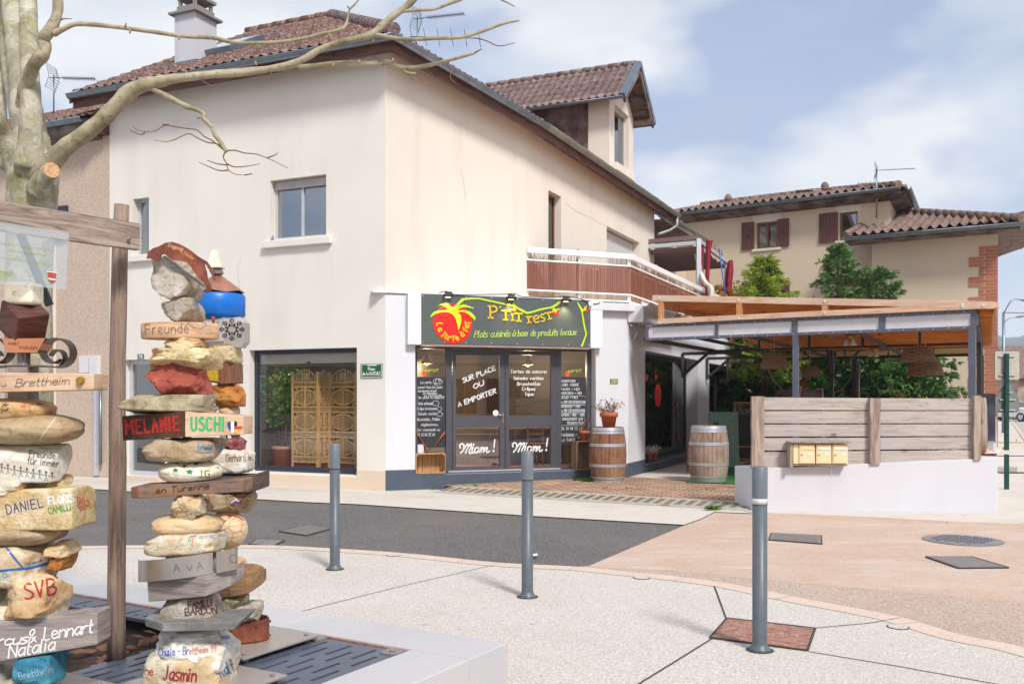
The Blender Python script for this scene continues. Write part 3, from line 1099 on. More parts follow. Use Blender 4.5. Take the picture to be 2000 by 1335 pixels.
# ------------------------------------------------------------------ building helpers
def wall_holes(mb,fr,a0,a1,z0,z1,holes=(),depth=0.25,o=0.0,thick=0.0):
 xs = sorted(set([a0,a1] + [h[0] for h in holes] + [h[1] for h in holes]))
 zs = sorted(set([z0,z1] + [h[2] for h in holes] + [h[3] for h in holes]))
 for i in range(len(xs) - 1):
  for j in range(len(zs) - 1):
   cx,cz = (xs[i] + xs[i + 1])/2,(zs[j] + zs[j + 1])/2
   if any(h[0] < cx < h[1] and h[2] < cz < h[3] for h in holes):
    continue
   q = [fr.W(xs[i],zs[j],o),fr.W(xs[i + 1],zs[j],o),fr.W(xs[i + 1],zs[j + 1],o),fr.W(xs[i],zs[j + 1],o)]
   n = (q[1] - q[0]).cross(q[2] - q[1])
   mb.add(q,[(0,1,2,3) if n.dot(fr.n) > 0 else (3,2,1,0)])
 for h in holes:
  c = fr.W((h[0] + h[1])/2,(h[2] + h[3])/2,o - depth/2)
  for (p,q) in (((h[0],h[2]),(h[1],h[2])),((h[1],h[2]),(h[1],h[3])),((h[1],h[3]),(h[0],h[3])),((h[0],h[3]),(h[0],h[2]))):
   f = [fr.W(p[0],p[1],o),fr.W(q[0],q[1],o),fr.W(q[0],q[1],o - depth),fr.W(p[0],p[1],o - depth)]
   n = (f[1] - f[0]).cross(f[2] - f[1])
   m = sum(f,Vector())/4
   mb.add(f,[(0,1,2,3) if n.dot(c - m) > 0 else (3,2,1,0)])
 return mb
def room(parent,fr,a0,a1,z0,z1,o,depth,mat,floor=None,name='interior'):
 a0,a1 = min(a0,a1),max(a0,a1)
 mb = MB()
 W_ = fr.W
 b = o - depth
 for f in ([W_(a0,z0,b),W_(a1,z0,b),W_(a1,z1,b),W_(a0,z1,b)],[W_(a0,z0,o),W_(a0,z0,b),W_(a0,z1,b),W_(a0,z1,o)],
    [W_(a1,z0,o),W_(a1,z0,b),W_(a1,z1,b),W_(a1,z1,o)],[W_(a0,z1,o),W_(a1,z1,o),W_(a1,z1,b),W_(a0,z1,b)]):
  mb.add(f,[(0,1,2,3)])
 fl = [W_(a0,z0,o),W_(a1,z0,o),W_(a1,z0,b),W_(a0,z0,b)]
 if floor is None:
  mb.add(fl,[(0,1,2,3)])
 r = mb.build(name,mat,parent)
 if floor is not None:
  MB().add(fl,[(0,1,2,3)]).build('interior_floor',floor,r)
 return r
def window(parent,fr,a0,a1,z0,z1,o,fmat,fw=0.06,panes=2,gl=None,depth=0.06,rm=None,rdepth=1.0,rails=(),name='window',label=None,open_=None):
 a0,a1 = min(a0,a1),max(a0,a1)
 mb = MB()
 o0,o1 = o - depth/2,o + depth/2
 mb.fbox(fr,a0,a1,z0,z0 + fw,o0,o1)
 mb.fbox(fr,a0,a1,z1 - fw,z1,o0,o1)
 mb.fbox(fr,a0,a0 + fw,z0 + fw,z1 - fw,o0,o1)
 mb.fbox(fr,a1 - fw,a1,z0 + fw,z1 - fw,o0,o1)
 xs = [a0 + fw/2 + (a1 - a0 - fw)*i/panes for i in range(panes + 1)]
 for x in xs[1:-1]:
  mb.fbox(fr,x - fw/2,x + fw/2,z0 + fw,z1 - fw,o0 + 0.003,o1 + 0.003)
 for z in rails:
  mb.fbox(fr,a0 + fw,a1 - fw,z - fw/2,z + fw/2,o0 + 0.004,o1 - 0.004)
 win = mb.build(name,fmat,parent,bevel=0.004,label=label)
 zz = [z0 + fw/2] + list(rails) + [z1 - fw/2]
 for i in range(panes):
  for j in range(len(zz) - 1):
   p = MB().add([fr.W(xs[i],zz[j],o),fr.W(xs[i + 1],zz[j],o),fr.W(xs[i + 1],zz[j + 1],o),fr.W(xs[i],zz[j + 1],o)],[(0,1,2,3)])
   p.build('pane',gl or M['glass'],win)
 if rm is not None:
  room(parent,fr,a0 - 0.3,a1 + 0.3,z0 - 0.02,z1 + 0.02,o - depth,rdepth,rm)
 return win
def tiles(mb,O,U,V,N,poly,tw=0.22,ch=0.33,amp=0.03,step=0.025,sub=6,canal=False):
 """a tiled slope: wavy tiles across U, overlapping courses up V, kept inside the outline poly of (u, v)"""
 us = [p[0] for p in poly]
 vs_ = [p[1] for p in poly]
 def inside(x,y):
  c = False
  j = len(poly) - 1
  for i in range(len(poly)):
   xi,yi = poly[i]
   xj,yj = poly[j]
   if (yi > y) != (yj > y) and x < (xj - xi)*(y - yi)/(yj - yi) + xi:
    c = not c
   j = i
  return c
 u0,u1,v0,v1 = min(us),max(us),min(vs_),max(vs_)
 nu = int((u1 - u0)/tw)*sub + sub
 nc = int((v1 - v0)/ch) + 1
 rows = []
 for c in range(nc):
  rows.append((v0 + c*ch,step,c))
  rows.append((v0 + (c + 1)*ch - 0.004,0.0,c))
 idx = {}
 vv = []
 def h(k,c):
  t = (k % sub)/sub
  if canal:
   w_ = abs(cos(pi*t)) if t < 0.5 or True else 0
   w_ = max(0.0,cos(2*pi*t))*0.9 + min(0.0,cos(2*pi*t))*0.5
  else:
   w_ = max(0.0,cos(2*pi*t)) - 0.15
  j_ = noise.noise(Vector((k // sub*0.7,c*1.3,0.5)))*0.012
  return amp*w_ + j_
 for r_,(v,s_,c) in enumerate(rows):
  for k in range(nu + 1):
   vv.append(O + U*(u0 + k*tw/sub) + V*v + N*(h(k,c) + s_))
 fs = []
 for r_ in range(len(rows) - 1):
  for k in range(nu):
   cu = u0 + (k + 0.5)*tw/sub
   cv = (rows[r_][0] + rows[r_ + 1][0])/2
   if inside(cu,min(cv,v1 - 1e-3)):
    a = r_*(nu + 1) + k
    fs.append((a,a + 1,a + nu + 2,a + nu + 1))
 used = sorted(set(i for f in fs for i in f))
 mp = {i: n for n,i in enumerate(used)}
 mb.add([vv[i] for i in used],[tuple(mp[i] for i in f) for f in fs],True)
 mb.add([O + U*p[0] + V*p[1] - N*0.03 for p in poly],[tuple(range(len(poly)))])
def ridge_tiles(mb,a,b,r=0.11,step=0.38):
 a,b = Vector(a),Vector(b)
 n = max(1,int((b - a).length/step))
 d = (b - a)/n
 for i in range(n):
  p = a + d*i
  mb.tube([p,p + d*1.06],[r,r*0.86],10,True)
def gutter(parent,pts,r=0.085,mat=None,name='gutter'):
 mb = MB()
 pts = [Vector(p) for p in pts]
 for a,b in zip(pts,pts[1:]):
  d = (b - a)
  L = d.length
  d = d/L
  side = d.cross(Vector((0,0,1))).normalized()
  n = 9
  ring = []
  for k in range(n):
   t = pi + pi*k/(n - 1)
   ring.append(side*cos(t)*r + Vector((0,0,sin(t)*r)))
  vv = [a + q for q in ring] + [b + q for q in ring]
  mb.add(vv,[(k,k + 1,n + k + 1,n + k) for k in range(n - 1)],True)
  mb.tube([a + side*r,b + side*r],0.012,6)
  mb.tube([a - side*r,b - side*r],0.012,6)
  m = int(L/0.55)
  for i in range(m + 1):
   p = a + d*(L*(i + 0.5)/(m + 1))
   vv = [p - d*0.02 + q*1.07 for q in ring] + [p + d*0.02 + q*1.07 for q in ring]
   mb.add(vv,[(k,k + 1,n + k + 1,n + k) for k in range(n - 1)],True)
 return mb.build(name,mat or M['zinc'],parent)
# ------------------------------------------------------------------ the restaurant building
A_ = Vector((-2.18,16.32,0))
FL = Fr(A_.x,A_.y,-2.189,1)
FC = Fr(A_.x,A_.y,2.703,1)
FR = Fr(2.21,17.94,0.424,1)
R1 = Fr(A_.x,A_.y,0.524,1)
K_ = Vector((0.32,21.09,0))
R2 = Fr(K_.x,K_.y,0.459,1)
lenR1 = (K_ - A_).length
lenC = (Vector((2.21,17.94,0)) - A_).length
aL = FL.S(214)
WT = 7.66
BL = thing('corner_building','cream rendered two-storey corner building with the tomato sign, grey chamfered shopfront and red tiled roof','building',(A_.x,A_.y,0))
def pxbox(fr,x0,x1,yt,yb,o=0.0,xt=None,xb=None):
 """opening in a wall from photo pixels: top measured at column xt, bottom at xb"""
 a,b = fr.S(x0,o),fr.S(x1,o)
 zt = fr.Z(xt if xt is not None else x1,yt,o)
 zb = fr.Z(xb if xb is not None else x1,yb,o)
 return (min(a,b),max(a,b),zb,zt)
hU = pxbox(FL,528,637,340,459)
hN = pxbox(FL,260,291,385,497)
hS = pxbox(FL,487,697,678,928)
hD = pxbox(FL,243,322,702,918,xb=290,xt=262)
hD = (hD[0],hD[1],0.06,hD[3])
mb = MB()
wall_holes(mb,FL,0.0,aL,0.0,WT,[hU,hN,hS,hD],0.24)
mb.build('wall',M['cream'],BL,label='cream left facade')
for a_,b_,z_ in ((0.0,hS[0],0.33),(hS[0],hS[1],hS[2] - 0.035),(hS[1],hD[0],0.28),(hD[1],aL,0.28)):
 MB().fbox(FL,a_,b_,-0.05,z_,0.0,0.006).build('plinth',M['plinth_beige'],BL,label='beige plinth')
mb = MB()
wall_holes(mb,R1,0.0,lenR1,2.9,WT)
h1 = pxbox(R2,1071,1096,371,500,xt=1071)
h2 = pxbox(R2,1185,1249,441,560,xt=1185)
h1 = (h1[0],h1[1],3.7,h1[3])
h2 = (h2[0],h2[1],3.6,h2[3])
aR2 = R2.S(1278)
wall_holes(mb,R2,0.0,aR2,2.9,WT,[h1,h2],0.26)
mb.add([R2.W(aR2,2.9,0),R2.W(aR2,2.9,-6),R2.W(aR2,WT,-6),R2.W(aR2,WT,0)],[(0,1,2,3)])
mb.build('wall',M['cream_right'],BL,label='warm cream upper right facade')
zS0 = 0.26
hC = (FC.S(811),FC.S(1164),zS0,FC.Z(1100,679))
topz = 3.40
mb = MB()
wall_holes(mb,FC,0.0,lenC,0.0,topz,[hC],0.30)
hW1 = pxbox(FR,1260,1363,703,900,xt=1363)
hW1 = (hW1[0],hW1[1],0.26,hW1[3])
hW2 = (FR.S(1385),FR.S(1447),0.12,hW1[3] - 0.02)
aRe = FR.S(1451)
wall_holes(mb,FR,0.0,aRe,0.0,3.30,[hW1,hW2],0.38)
mb.add([FR.W(aRe,0,0),FR.W(aRe,0,-4),FR.W(aRe,3.3,-4),FR.W(aRe,3.3,0)],[(0,1,2,3)])
mb.build('wall',M['grey_paint'],BL,label='pale grey ground-floor shopfront wall')
C2 = FC.W(lenC,0,0)
mb = MB()
mb.slab([(A_.x,A_.y,topz - 0.02),(C2.x,C2.y,topz - 0.02),tuple(FR.W(aRe,topz - 0.02,0)),tuple(FR.W(aRe,topz - 0.02,-6)),tuple(R1.W(lenR1,topz - 0.02,-1)),tuple(R1.W(0.3,topz - 0.02,-0.4))],(0,0,0.05))
mb.fbox(FC,-0.22,lenC + 0.02,topz + 0.0,topz + 0.028,-0.25,0.035)
mb.build('flat_roof',M['white'],BL,fix=True)
mb = MB()
mb.fbox(FC,0.0,hC[0],-0.05,0.345,0.0,0.008)
mb.fbox(FC,hC[0],hC[1],-0.05,zS0 - 0.012,0.0,0.008)
mb.fbox(FC,hC[1],lenC + 0.004,-0.05,0.355,0.0,0.008)
mb.fbox(FC,hC[0] + 0.002,hC[1] - 0.002,zS0 + 0.0,zS0 + 0.010,-0.29,0.008)
mb.fbox(FR,0.0,hW1[0],-0.05,0.36,0.0,0.008)
mb.fbox(FR,hW1[0],hW1[1],-0.05,0.25,0.0,0.008)
mb.fbox(FR,hW1[0] + 0.002,hW1[1] - 0.002,0.26,0.272,-0.37,0.008)
mb.build('plinth',M['plinth_blue'],BL,label='slate-blue painted plinth under the shopfront')
mb = MB()
s0,s1 = FL.S(513,0.06),FL.S(646,0.06)
zt = FL.Z(646,460,0.06)
win = window(BL,FL,hU[0],hU[1],hU[2],hU[3],-0.17,M['alu'],0.05,2,M['glass_strong'],rm=M['room'],rdepth=1.2,label='white sliding window on the upper floor of the left facade')
MB().fbox(FL,hU[0] + 0.02,hU[1] - 0.02,hU[3] - 0.16,hU[3] - 0.01,-0.16,-0.10).build('shutter_box',M['alu_bronze'],win)
MB().fbox(FL,min(s0,s1),max(s0,s1),zt - 0.13,zt,0.0,0.09).fbox(FL,hU[0],hU[1],zt - 0.02,zt + 0.006,-0.14,0.0).build('sill',M['cream'],win,bevel=0.012)
mb = MB()
mb.tube([FL.W(hU[1] - 0.06,zt + 0.0,0.01),FL.W(hU[1] - 0.06,zt + 0.05,0.01),FL.W(hU[1] - 0.07,zt + 0.11,0.0)],[0.03,0.028,0.012],8)
mb.build('shutter_stop',M['cast_iron'],win)
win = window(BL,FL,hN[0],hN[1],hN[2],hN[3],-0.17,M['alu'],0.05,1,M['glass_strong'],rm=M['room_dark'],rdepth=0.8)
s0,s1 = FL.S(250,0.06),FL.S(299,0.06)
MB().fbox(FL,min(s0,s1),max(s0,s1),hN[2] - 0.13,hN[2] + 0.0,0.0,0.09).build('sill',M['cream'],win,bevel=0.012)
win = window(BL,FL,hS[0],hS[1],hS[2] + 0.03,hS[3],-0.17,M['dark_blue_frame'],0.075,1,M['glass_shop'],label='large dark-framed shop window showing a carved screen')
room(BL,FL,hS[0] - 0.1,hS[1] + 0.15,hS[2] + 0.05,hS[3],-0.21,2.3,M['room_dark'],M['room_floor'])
mb = MB()
for i in range(5):
 z = hS[3] - 0.08 - i*0.035
 mb.fbox(FL,hS[0] + 0.08,hS[1] - 0.08,z - 0.030,z,-0.26 - 0.004*(i % 2),-0.235)
mb.build('roller_blind',M['shutter'],win)
MB().fbox(FL,(hS[0] + hS[1])/2 - 0.03,(hS[0] + hS[1])/2 + 0.07,hS[3] - 0.25,hS[3] - 0.22,-0.235,-0.23).build('blind_tag',M['plate_green'],win)
mb = MB()
for i in range(12):
 mb.fbox(FL,hS[1] - 1.0,hS[1] - 0.06,hS[2] + 0.18 + i*0.105,hS[2] + 0.275 + i*0.105,-0.9,-0.87)
mb.build('slatted_screen',M['concrete'],BL)
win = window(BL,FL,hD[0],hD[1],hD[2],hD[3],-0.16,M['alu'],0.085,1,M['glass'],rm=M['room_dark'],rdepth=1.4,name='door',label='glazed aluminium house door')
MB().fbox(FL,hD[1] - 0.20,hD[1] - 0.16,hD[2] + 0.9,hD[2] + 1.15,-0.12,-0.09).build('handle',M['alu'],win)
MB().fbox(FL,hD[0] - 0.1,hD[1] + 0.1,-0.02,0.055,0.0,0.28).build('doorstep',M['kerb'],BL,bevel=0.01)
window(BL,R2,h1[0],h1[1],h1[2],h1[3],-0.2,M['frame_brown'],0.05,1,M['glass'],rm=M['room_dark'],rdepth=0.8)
mb = MB()
z = h2[2]
while z < h2[3] - 0.04:
 mb.fbox(R2,h2[0] + 0.01,h2[1] - 0.01,z,z + 0.048,-0.225,-0.205)
 z += 0.052
mb.build('roller_shutter',M['shutter'],BL)
MB().add([R2.W(h2[0],h2[2],-0.24),R2.W(h2[1],h2[2],-0.24),R2.W(h2[1],h2[3],-0.24),R2.W(h2[0],h2[3],-0.24)],[(0,1,2,3)]).build('shutter_back',M['black'],BL)
win = window(BL,FR,hW1[0],hW1[1],hW1[2] + 0.012,hW1[3],-0.32,M['black'],0.09,1,M['glass'],rm=None)
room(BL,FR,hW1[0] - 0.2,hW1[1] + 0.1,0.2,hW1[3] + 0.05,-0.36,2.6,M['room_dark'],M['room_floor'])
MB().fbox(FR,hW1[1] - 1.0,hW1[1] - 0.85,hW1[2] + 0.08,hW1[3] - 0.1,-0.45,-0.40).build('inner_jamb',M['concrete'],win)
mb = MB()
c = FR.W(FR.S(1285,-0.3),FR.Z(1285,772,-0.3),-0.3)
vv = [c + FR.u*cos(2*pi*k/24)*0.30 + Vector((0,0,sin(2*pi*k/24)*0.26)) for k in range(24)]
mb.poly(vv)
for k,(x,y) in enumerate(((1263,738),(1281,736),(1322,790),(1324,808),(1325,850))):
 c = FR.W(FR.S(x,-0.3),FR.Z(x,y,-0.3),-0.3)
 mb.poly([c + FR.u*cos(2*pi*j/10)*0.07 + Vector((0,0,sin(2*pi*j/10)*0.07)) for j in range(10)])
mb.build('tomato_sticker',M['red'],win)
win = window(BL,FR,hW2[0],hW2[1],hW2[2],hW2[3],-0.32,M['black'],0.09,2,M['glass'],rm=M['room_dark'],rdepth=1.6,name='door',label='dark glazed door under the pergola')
oD = -0.24
dz0 = zS0 + 0.012
dz1 = hC[3]
an = M['anthracite']
def cs(px): return FC.S(px,oD)
def czz(px,py): return FC.Z(px,py,oD)
mb = MB()
mb.fbox(FC,hC[0] + 0.002,hC[1] - 0.002,dz1 - 0.05,dz1 - 0.002,oD - 0.05,oD + 0.04)
for a,b in ((811,814),(870,882),(1087,1095),(1145,1156)):
 mb.fbox(FC,cs(a) if a > 812 else hC[0] + 0.003,cs(b),dz0,dz1 - 0.05,oD - 0.05,oD + 0.035)
mb.fbox(FC,cs(814),cs(870),dz0,dz0 + 0.05,oD - 0.04,oD + 0.03)
mb.fbox(FC,cs(1095),cs(1145),dz0,dz0 + 0.05,oD - 0.04,oD + 0.03)
fr_ = mb.build('shopfront_frame',an,BL,bevel=0.004)
MB().fbox(FC,cs(1156),hC[1] - 0.001,dz0,dz1 - 0.002,oD - 0.05,oD + 0.01).build('jamb_panel',M['white'],fr_)
for a,b in ((814,870),(1095,1145)):
 MB().add([FC.W(cs(a),dz0 + 0.05,oD),FC.W(cs(b),dz0 + 0.05,oD),FC.W(cs(b),dz1 - 0.05,oD),FC.W(cs(a),dz1 - 0.05,oD)],[(0,1,2,3)]).build('sidelight',M['glass'],fr_)
MB().fbox(FC,cs(872),cs(1090),dz0,dz0 + 0.018,oD + 0.036,oD + 0.12).build('threshold',M['alu'],fr_)
for (x0,x1,px0,px1,lab) in ((883,985,890,975,'left leaf of the double door'),(986,1087,993,1075,'right leaf of the double door')):
 a0,a1 = cs(x0),cs(x1)
 p0,p1 = cs(px0),cs(px1)
 zt_,zm1,zm0,zb_ = czz(px0,692.5),czz(px0,812),czz(px0,834.5),czz(px0,911)
 mb = MB()
 mb.fbox(FC,a0,p0,dz0 + 0.02,dz1 - 0.055,oD - 0.03,oD + 0.03)
 mb.fbox(FC,p1,a1,dz0 + 0.02,dz1 - 0.055,oD - 0.03,oD + 0.03)
 mb.fbox(FC,p0,p1,zt_,dz1 - 0.055,oD - 0.03,oD + 0.03)
 mb.fbox(FC,p0,p1,zm0,zm1,oD - 0.03,oD + 0.03)
 mb.fbox(FC,p0,p1,dz0 + 0.02,zb_,oD - 0.03,oD + 0.03)
 dr = mb.build('door',an,BL,label=lab)
 for (z0,z1) in ((zb_,zm0),(zm1,zt_)):
  MB().add([FC.W(p0,z0,oD),FC.W(p1,z0,oD),FC.W(p1,z1,oD),FC.W(p0,z1,oD)],[(0,1,2,3)]).build('pane',M['glass'],dr)
 if x0 == 883:
  z = czz(981,810)
  mb = MB()
  mb.fbox(FC,cs(979),cs(983),z - 0.15,z + 0.03,oD + 0.03,oD + 0.042)
  mb.tube([FC.W(cs(981),z,oD + 0.04),FC.W(cs(981),z,oD + 0.08),FC.W(cs(972),z + 0.005,oD + 0.085)],0.011,8)
  mb.build('handle',M['chrome'],dr,bevel=0.003)
  c = FC.W(cs(968),czz(968,806),oD + 0.006)
  MB().poly([c + FC.u*cos(2*pi*k/20)*0.055 + Vector((0,0,sin(2*pi*k/20)*0.055)) for k in range(20)]).build('sticker',M['white_ink'],dr)
  f = frfn(FC,oD + 0.006)
  write('lettering','SUR PLACE',905,747,968,722,8.6,f,M['white_ink'],dr,wd=1.7,slant=0.15,gap=2.6)
  write('lettering','OU',926,759,945,751,8.6,f,M['white_ink'],dr,wd=1.7,slant=0.15)
  write('lettering','A EMPORTER',896,794,969,767,8.8,f,M['white_ink'],dr,wd=1.7,slant=0.15,gap=2.6)
  mb = MB()
  def miam(mb,dx,dy):
   q = lambda L: [(x + dx,y + dy) for x,y in L]
   for pl in ([(899,874),(898,869),(902,866),(906,869),(905,878),(900,884)],[(905,878),(910,870),(914,866),(914,872),(909,884)],
      [(910,880),(916,870),(921,866),(920,873),(916,881),(918,885),(922,882)],[(924,872),(922,879),(923,884),(927,882)],
      [(934,874),(929,874),(927,880),(930,884),(935,878),(936,873),(935,881),(938,883)],
      [(940,873),(938,884),(941,876),(945,873),(944,883),(948,875),(952,873),(950,880),(952,883),(956,880)]):
    ribbon(mb,smooth(q(pl),4),2.6,f)
   ribbon(mb,q([(925.5,866.5),(925,868)]),2.6,f)
   ribbon(mb,q([(966.5,858),(964.5,873)]),2.4,f)
   ribbon(mb,q([(964,879),(963.6,881)]),3.0,f)
  miam(mb,0,0)
  mb.build('lettering',M['white_ink'],dr)
 else:
  f = frfn(FC,oD + 0.006)
  mb = MB()
  for s_,a,b,y in (('Tartes de saisons',997,1067,728),('Salades variées',1003,1061,741),('Bruschettas',1010,1055,752),('Crêpes',1020,1045,762),('Tapas',1025,1042,772)):
   write('lettering',s_,a,y,b,y,6.0,f,M['white_ink'],dr,wd=0.95,slant=0.1,gap=2.0)
  miam(mb,103,-2)
  mb.build('lettering',M['white_ink'],dr)
room(BL,FC,hC[0] - 0.4,hC[1] + 0.5,0.24,hC[3] + 0.05,-0.31,4.2,M['room'],M['room_floor'])
CR_ = MB()
rc = random.Random(21)
for (fr,px0,py0,n_,dx,dy) in ((R2,1105,395,16,5.2,3.6),(FL,470,500,9,-1.0,9),(FL,300,560,8,3,6),(R1,900,330,9,2.0,7)):
 x,y = px0,py0
 pl = []
 for i in range(n_):
  pl.append((x,y))
  x += dx + rc.uniform(-2.5,2.5)
  y += dy + rc.uniform(-2.5,2.5)
 ribbon(CR_,pl,0.45,frfn(fr,0.003))
CR_.build('hairline_crack',plain('crack',(176,164,150),0.9),BL)
nL,nR = FL.n,R1.n
kk = 1 + nL.dot(nR)
OV,RI,PT = 0.5,5.26,math.tan(radians(30))
EZ = 7.62
def hipp(o):
 p = A_ + (nL + nR)*(o/kk)
 return Vector((p.x,p.y,EZ + (OV - o)*PT))
Ce,Ap = hipp(OV),hipp(OV - RI)
aEnd = FL.S(135,OV)
cosp,sinp = cos(radians(30)),sin(radians(30))
def slope(fr,a0,a1,z,ov,run,tri0=0.0,tri1=0.0,mat=None,name='roof',parent=None,**kw):
 """tiled slope rising inward from the eave line of a wall plane; tri0/tri1: how far the top corner is drawn in"""
 O = fr.W(0,z,ov)
 V = (-fr.n*cosp + Vector((0,0,sinp)))
 N = (fr.n*sinp + Vector((0,0,cosp)))
 L = run/cosp
 mb = MB()
 tiles(mb,O,fr.u,V,N,[(a0,0),(a1,0),(a1 - tri1,L),(a0 + tri0,L)],**kw)
 return mb.build(name,mat,parent)
aCe = (Ce - A_).dot(FL.u)
aAp = (Ap - A_).dot(FL.u)
rf = slope(FL,aCe,aEnd,EZ,OV,RI,tri0=aAp - aCe,mat=M['tile_red'],parent=BL,tw=0.21,ch=0.34,amp=0.035,step=0.03)
mb = MB()
ridge_tiles(mb,Ce + Vector((0,0,0.06)),Ap + Vector((0,0,0.06)),0.12)
mb.build('hip_tiles',M['tile_grey'],rf)
mb = MB()
rd0 = FL.W(aEnd,Ap.z + 0.05,OV - RI)
ridge_tiles(mb,rd0,Ap + Vector((0,0,0.05)),0.10)
mb.build('ridge_tiles',M['tile_red'],rf)
cR1,cAp = (Ce - A_).dot(R1.u),(Ap - A_).dot(R1.u)
rf2 = slope(R1,cR1,lenR1 + 0.1,EZ,OV,RI,tri0=cAp - cR1,mat=M['tile_red'],parent=BL,tw=0.21,ch=0.34,amp=0.035,step=0.03)
aR2e = R2.S(1326,OV)
slope(R2,-0.05,aR2e,EZ,OV,RI,mat=M['tile_red'],parent=BL,tw=0.21,ch=0.34,amp=0.035,step=0.03)
mb = MB()
mb.poly([FL.W(aEnd,Ap.z - 0.1,OV - RI),Vector((Ap.x,Ap.y,Ap.z - 0.1)),R1.W(lenR1,Ap.z - 0.1,OV - RI),R2.W(aR2e,Ap.z - 0.1,OV - RI),R2.W(aR2e,Ap.z - 0.1,-9),FL.W(aEnd,Ap.z - 0.1,-9)])
mb.build('roof_deck',M['tile_grey'],BL)
mb = MB()
def eave(fr,a0,a1,z=EZ,ov=OV,wt=WT):
 q = [fr.W(a0,wt - 0.04,0.0),fr.W(a1,wt - 0.04,0.0),fr.W(a1,z - 0.06,ov - 0.08),fr.W(a0,z - 0.06,ov - 0.08)]
 mb.slab(q,(0,0,-0.03))
 mb.hexa([fr.W(a0,z - 0.26,ov - 0.13),fr.W(a1,z - 0.26,ov - 0.13),fr.W(a1,z - 0.26,ov - 0.09),fr.W(a0,z - 0.26,ov - 0.09),
    fr.W(a0,z - 0.02,ov - 0.13),fr.W(a1,z - 0.02,ov - 0.13),fr.W(a1,z - 0.02,ov - 0.09),fr.W(a0,z - 0.02,ov - 0.09)])
eave(FL,aCe + 0.1,aEnd)
eave(R1,cR1 + 0.1,lenR1)
eave(R2,-0.03,aR2e)
mb.build('eaves',M['fascia'],BL,fix=True)
gz = EZ - 0.03
ga = [FL.W(aEnd,gz,OV),Vector((Ce.x,Ce.y,gz))]
gutter(BL,ga)
gk = (R1.W(lenR1,gz,OV) + R2.W(0,gz,OV))/2
gutter(BL,[Vector((Ce.x,Ce.y,gz)),gk])
gutter(BL,[gk,R2.W(aR2e,gz,OV)],mat=M['zinc_warm'])
mb = MB()
e = R2.W(aR2e - 0.25,gz - 0.08,OV)
mb.tube([e,e + Vector((0,0,-0.28)),e + Vector((-0.25,-0.05,-0.45)),R2.W(aR2 + 0.1,gz - 0.75,0.08)],0.055,10)
mb.build('downpipe',M['zinc_warm'],BL)
mb = MB()
mb.hexa([FL.W(aEnd - 0.05,EZ - 0.2,OV),FL.W(aEnd,EZ - 0.2,OV),FL.W(aEnd,Ap.z - 0.2,OV - RI),FL.W(aEnd - 0.05,Ap.z - 0.2,OV - RI),
   FL.W(aEnd - 0.05,EZ + 0.0,OV),FL.W(aEnd,EZ + 0.0,OV),FL.W(aEnd,Ap.z + 0.0,OV - RI),FL.W(aEnd - 0.05,Ap.z + 0.0,OV - RI)])
mb.fbox(FL,aL,aEnd - 0.06,EZ - 0.75,EZ - 0.3,-0.3,0.22)
mb.build('verge_board',M['fascia'],BL)
MB().add([FL.W(aL,WT,0),FL.W(aL,4.0,0),FL.W(aL,4.0,-9),FL.W(aL,WT,-9)],[(0,1,2,3)]).add([FL.W(aL,WT,0),FL.W(aL,WT,-9),FL.W(aL,Ap.z,-5)],[(0,1,2)]).build('gable_wall',M['cream'],BL)
mb = MB()
V = (-FL.n*cosp + Vector((0,0,sinp)))
N = (FL.n*sinp + Vector((0,0,cosp)))
aS = FL.S(450,-1.6)
O = FL.W(aS,EZ + (OV + 1.6)*PT,-1.6)
p = [O - FL.u*0.5 - V*0.6,O + FL.u*0.5 - V*0.6,O + FL.u*0.5 + V*0.6,O - FL.u*0.5 + V*0.6]
mb.hexa([q + N*0.02 for q in p] + [q + N*0.15 for q in p])
sk = mb.build('skylight',M['zinc'],BL)
p = [O + (q - O)*0.84 + N*0.155 for q in p]
MB().add(p,[(0,1,2,3)]).build('pane',M['glass_strong'],sk)
oc = -0.75
a0,a1 = FL.S(381,oc),FL.S(341,oc)
dpt = 0.62
ztop = FL.Z(381,22,oc)
mb = MB().fbox(FL,a0,a1,7.9,ztop,oc - dpt,oc)
ch = mb.build('chimney',stucco('chimney_render',(200,200,206),0.6,dark=(0.16,0.16,0.18,1)),BL)
MB().fbox(FL,a0 - 0.09,a1 + 0.09,ztop,ztop + 0.045,oc - dpt - 0.09,oc + 0.09).fbox(FL,a0 + 0.03,a1 - 0.03,ztop + 0.045,ztop + 0.18,oc - dpt + 0.03,oc - 0.03).build('chimney_cap',M['cast_iron'],ch)
mb = MB()
for a in (a0 + 0.08,a1 - 0.08):
 for o in (oc - 0.08,oc - dpt + 0.08):
  mb.fbox(FL,a - 0.03,a + 0.03,ztop + 0.18,ztop + 0.34,o - 0.03,o + 0.03)
mb.fbox(FL,a0,a1,ztop + 0.34,ztop + 0.40,oc - dpt,oc)
mb.build('chimney_hood',M['cast_iron'],ch)
mb = MB()
for i,e in enumerate((0.30,0.2,0.1)):
 mb.fbox(FL,a0 - e,a1 + e,8.10 + i*0.09,8.20 + i*0.09,oc - dpt,oc + e*0.7)
mb.build('flashing',M['zinc'],ch)
da0,da1 = R2.S(1190),R2.S(1237)
dez = 9.9
pk = 11.15
am = (da0 + da1)/2
hd = pxbox(R2,1200,1228,203,310,xt=1200,xb=1200)
hd = (hd[0],hd[1],8.2,hd[3])
mb = MB()
wall_holes(mb,R2,da0,da1,7.7,dez,[hd],0.2)
mb.add([R2.W(da0,dez,0),R2.W(da1,dez,0),R2.W(am,pk - 0.25,0)],[(0,1,2)])
mb.add([R2.W(da0,7.7,0),R2.W(da0,7.7,-0.62),R2.W(da0,dez,-0.62),R2.W(da0,dez,0)],[(0,1,2,3)])
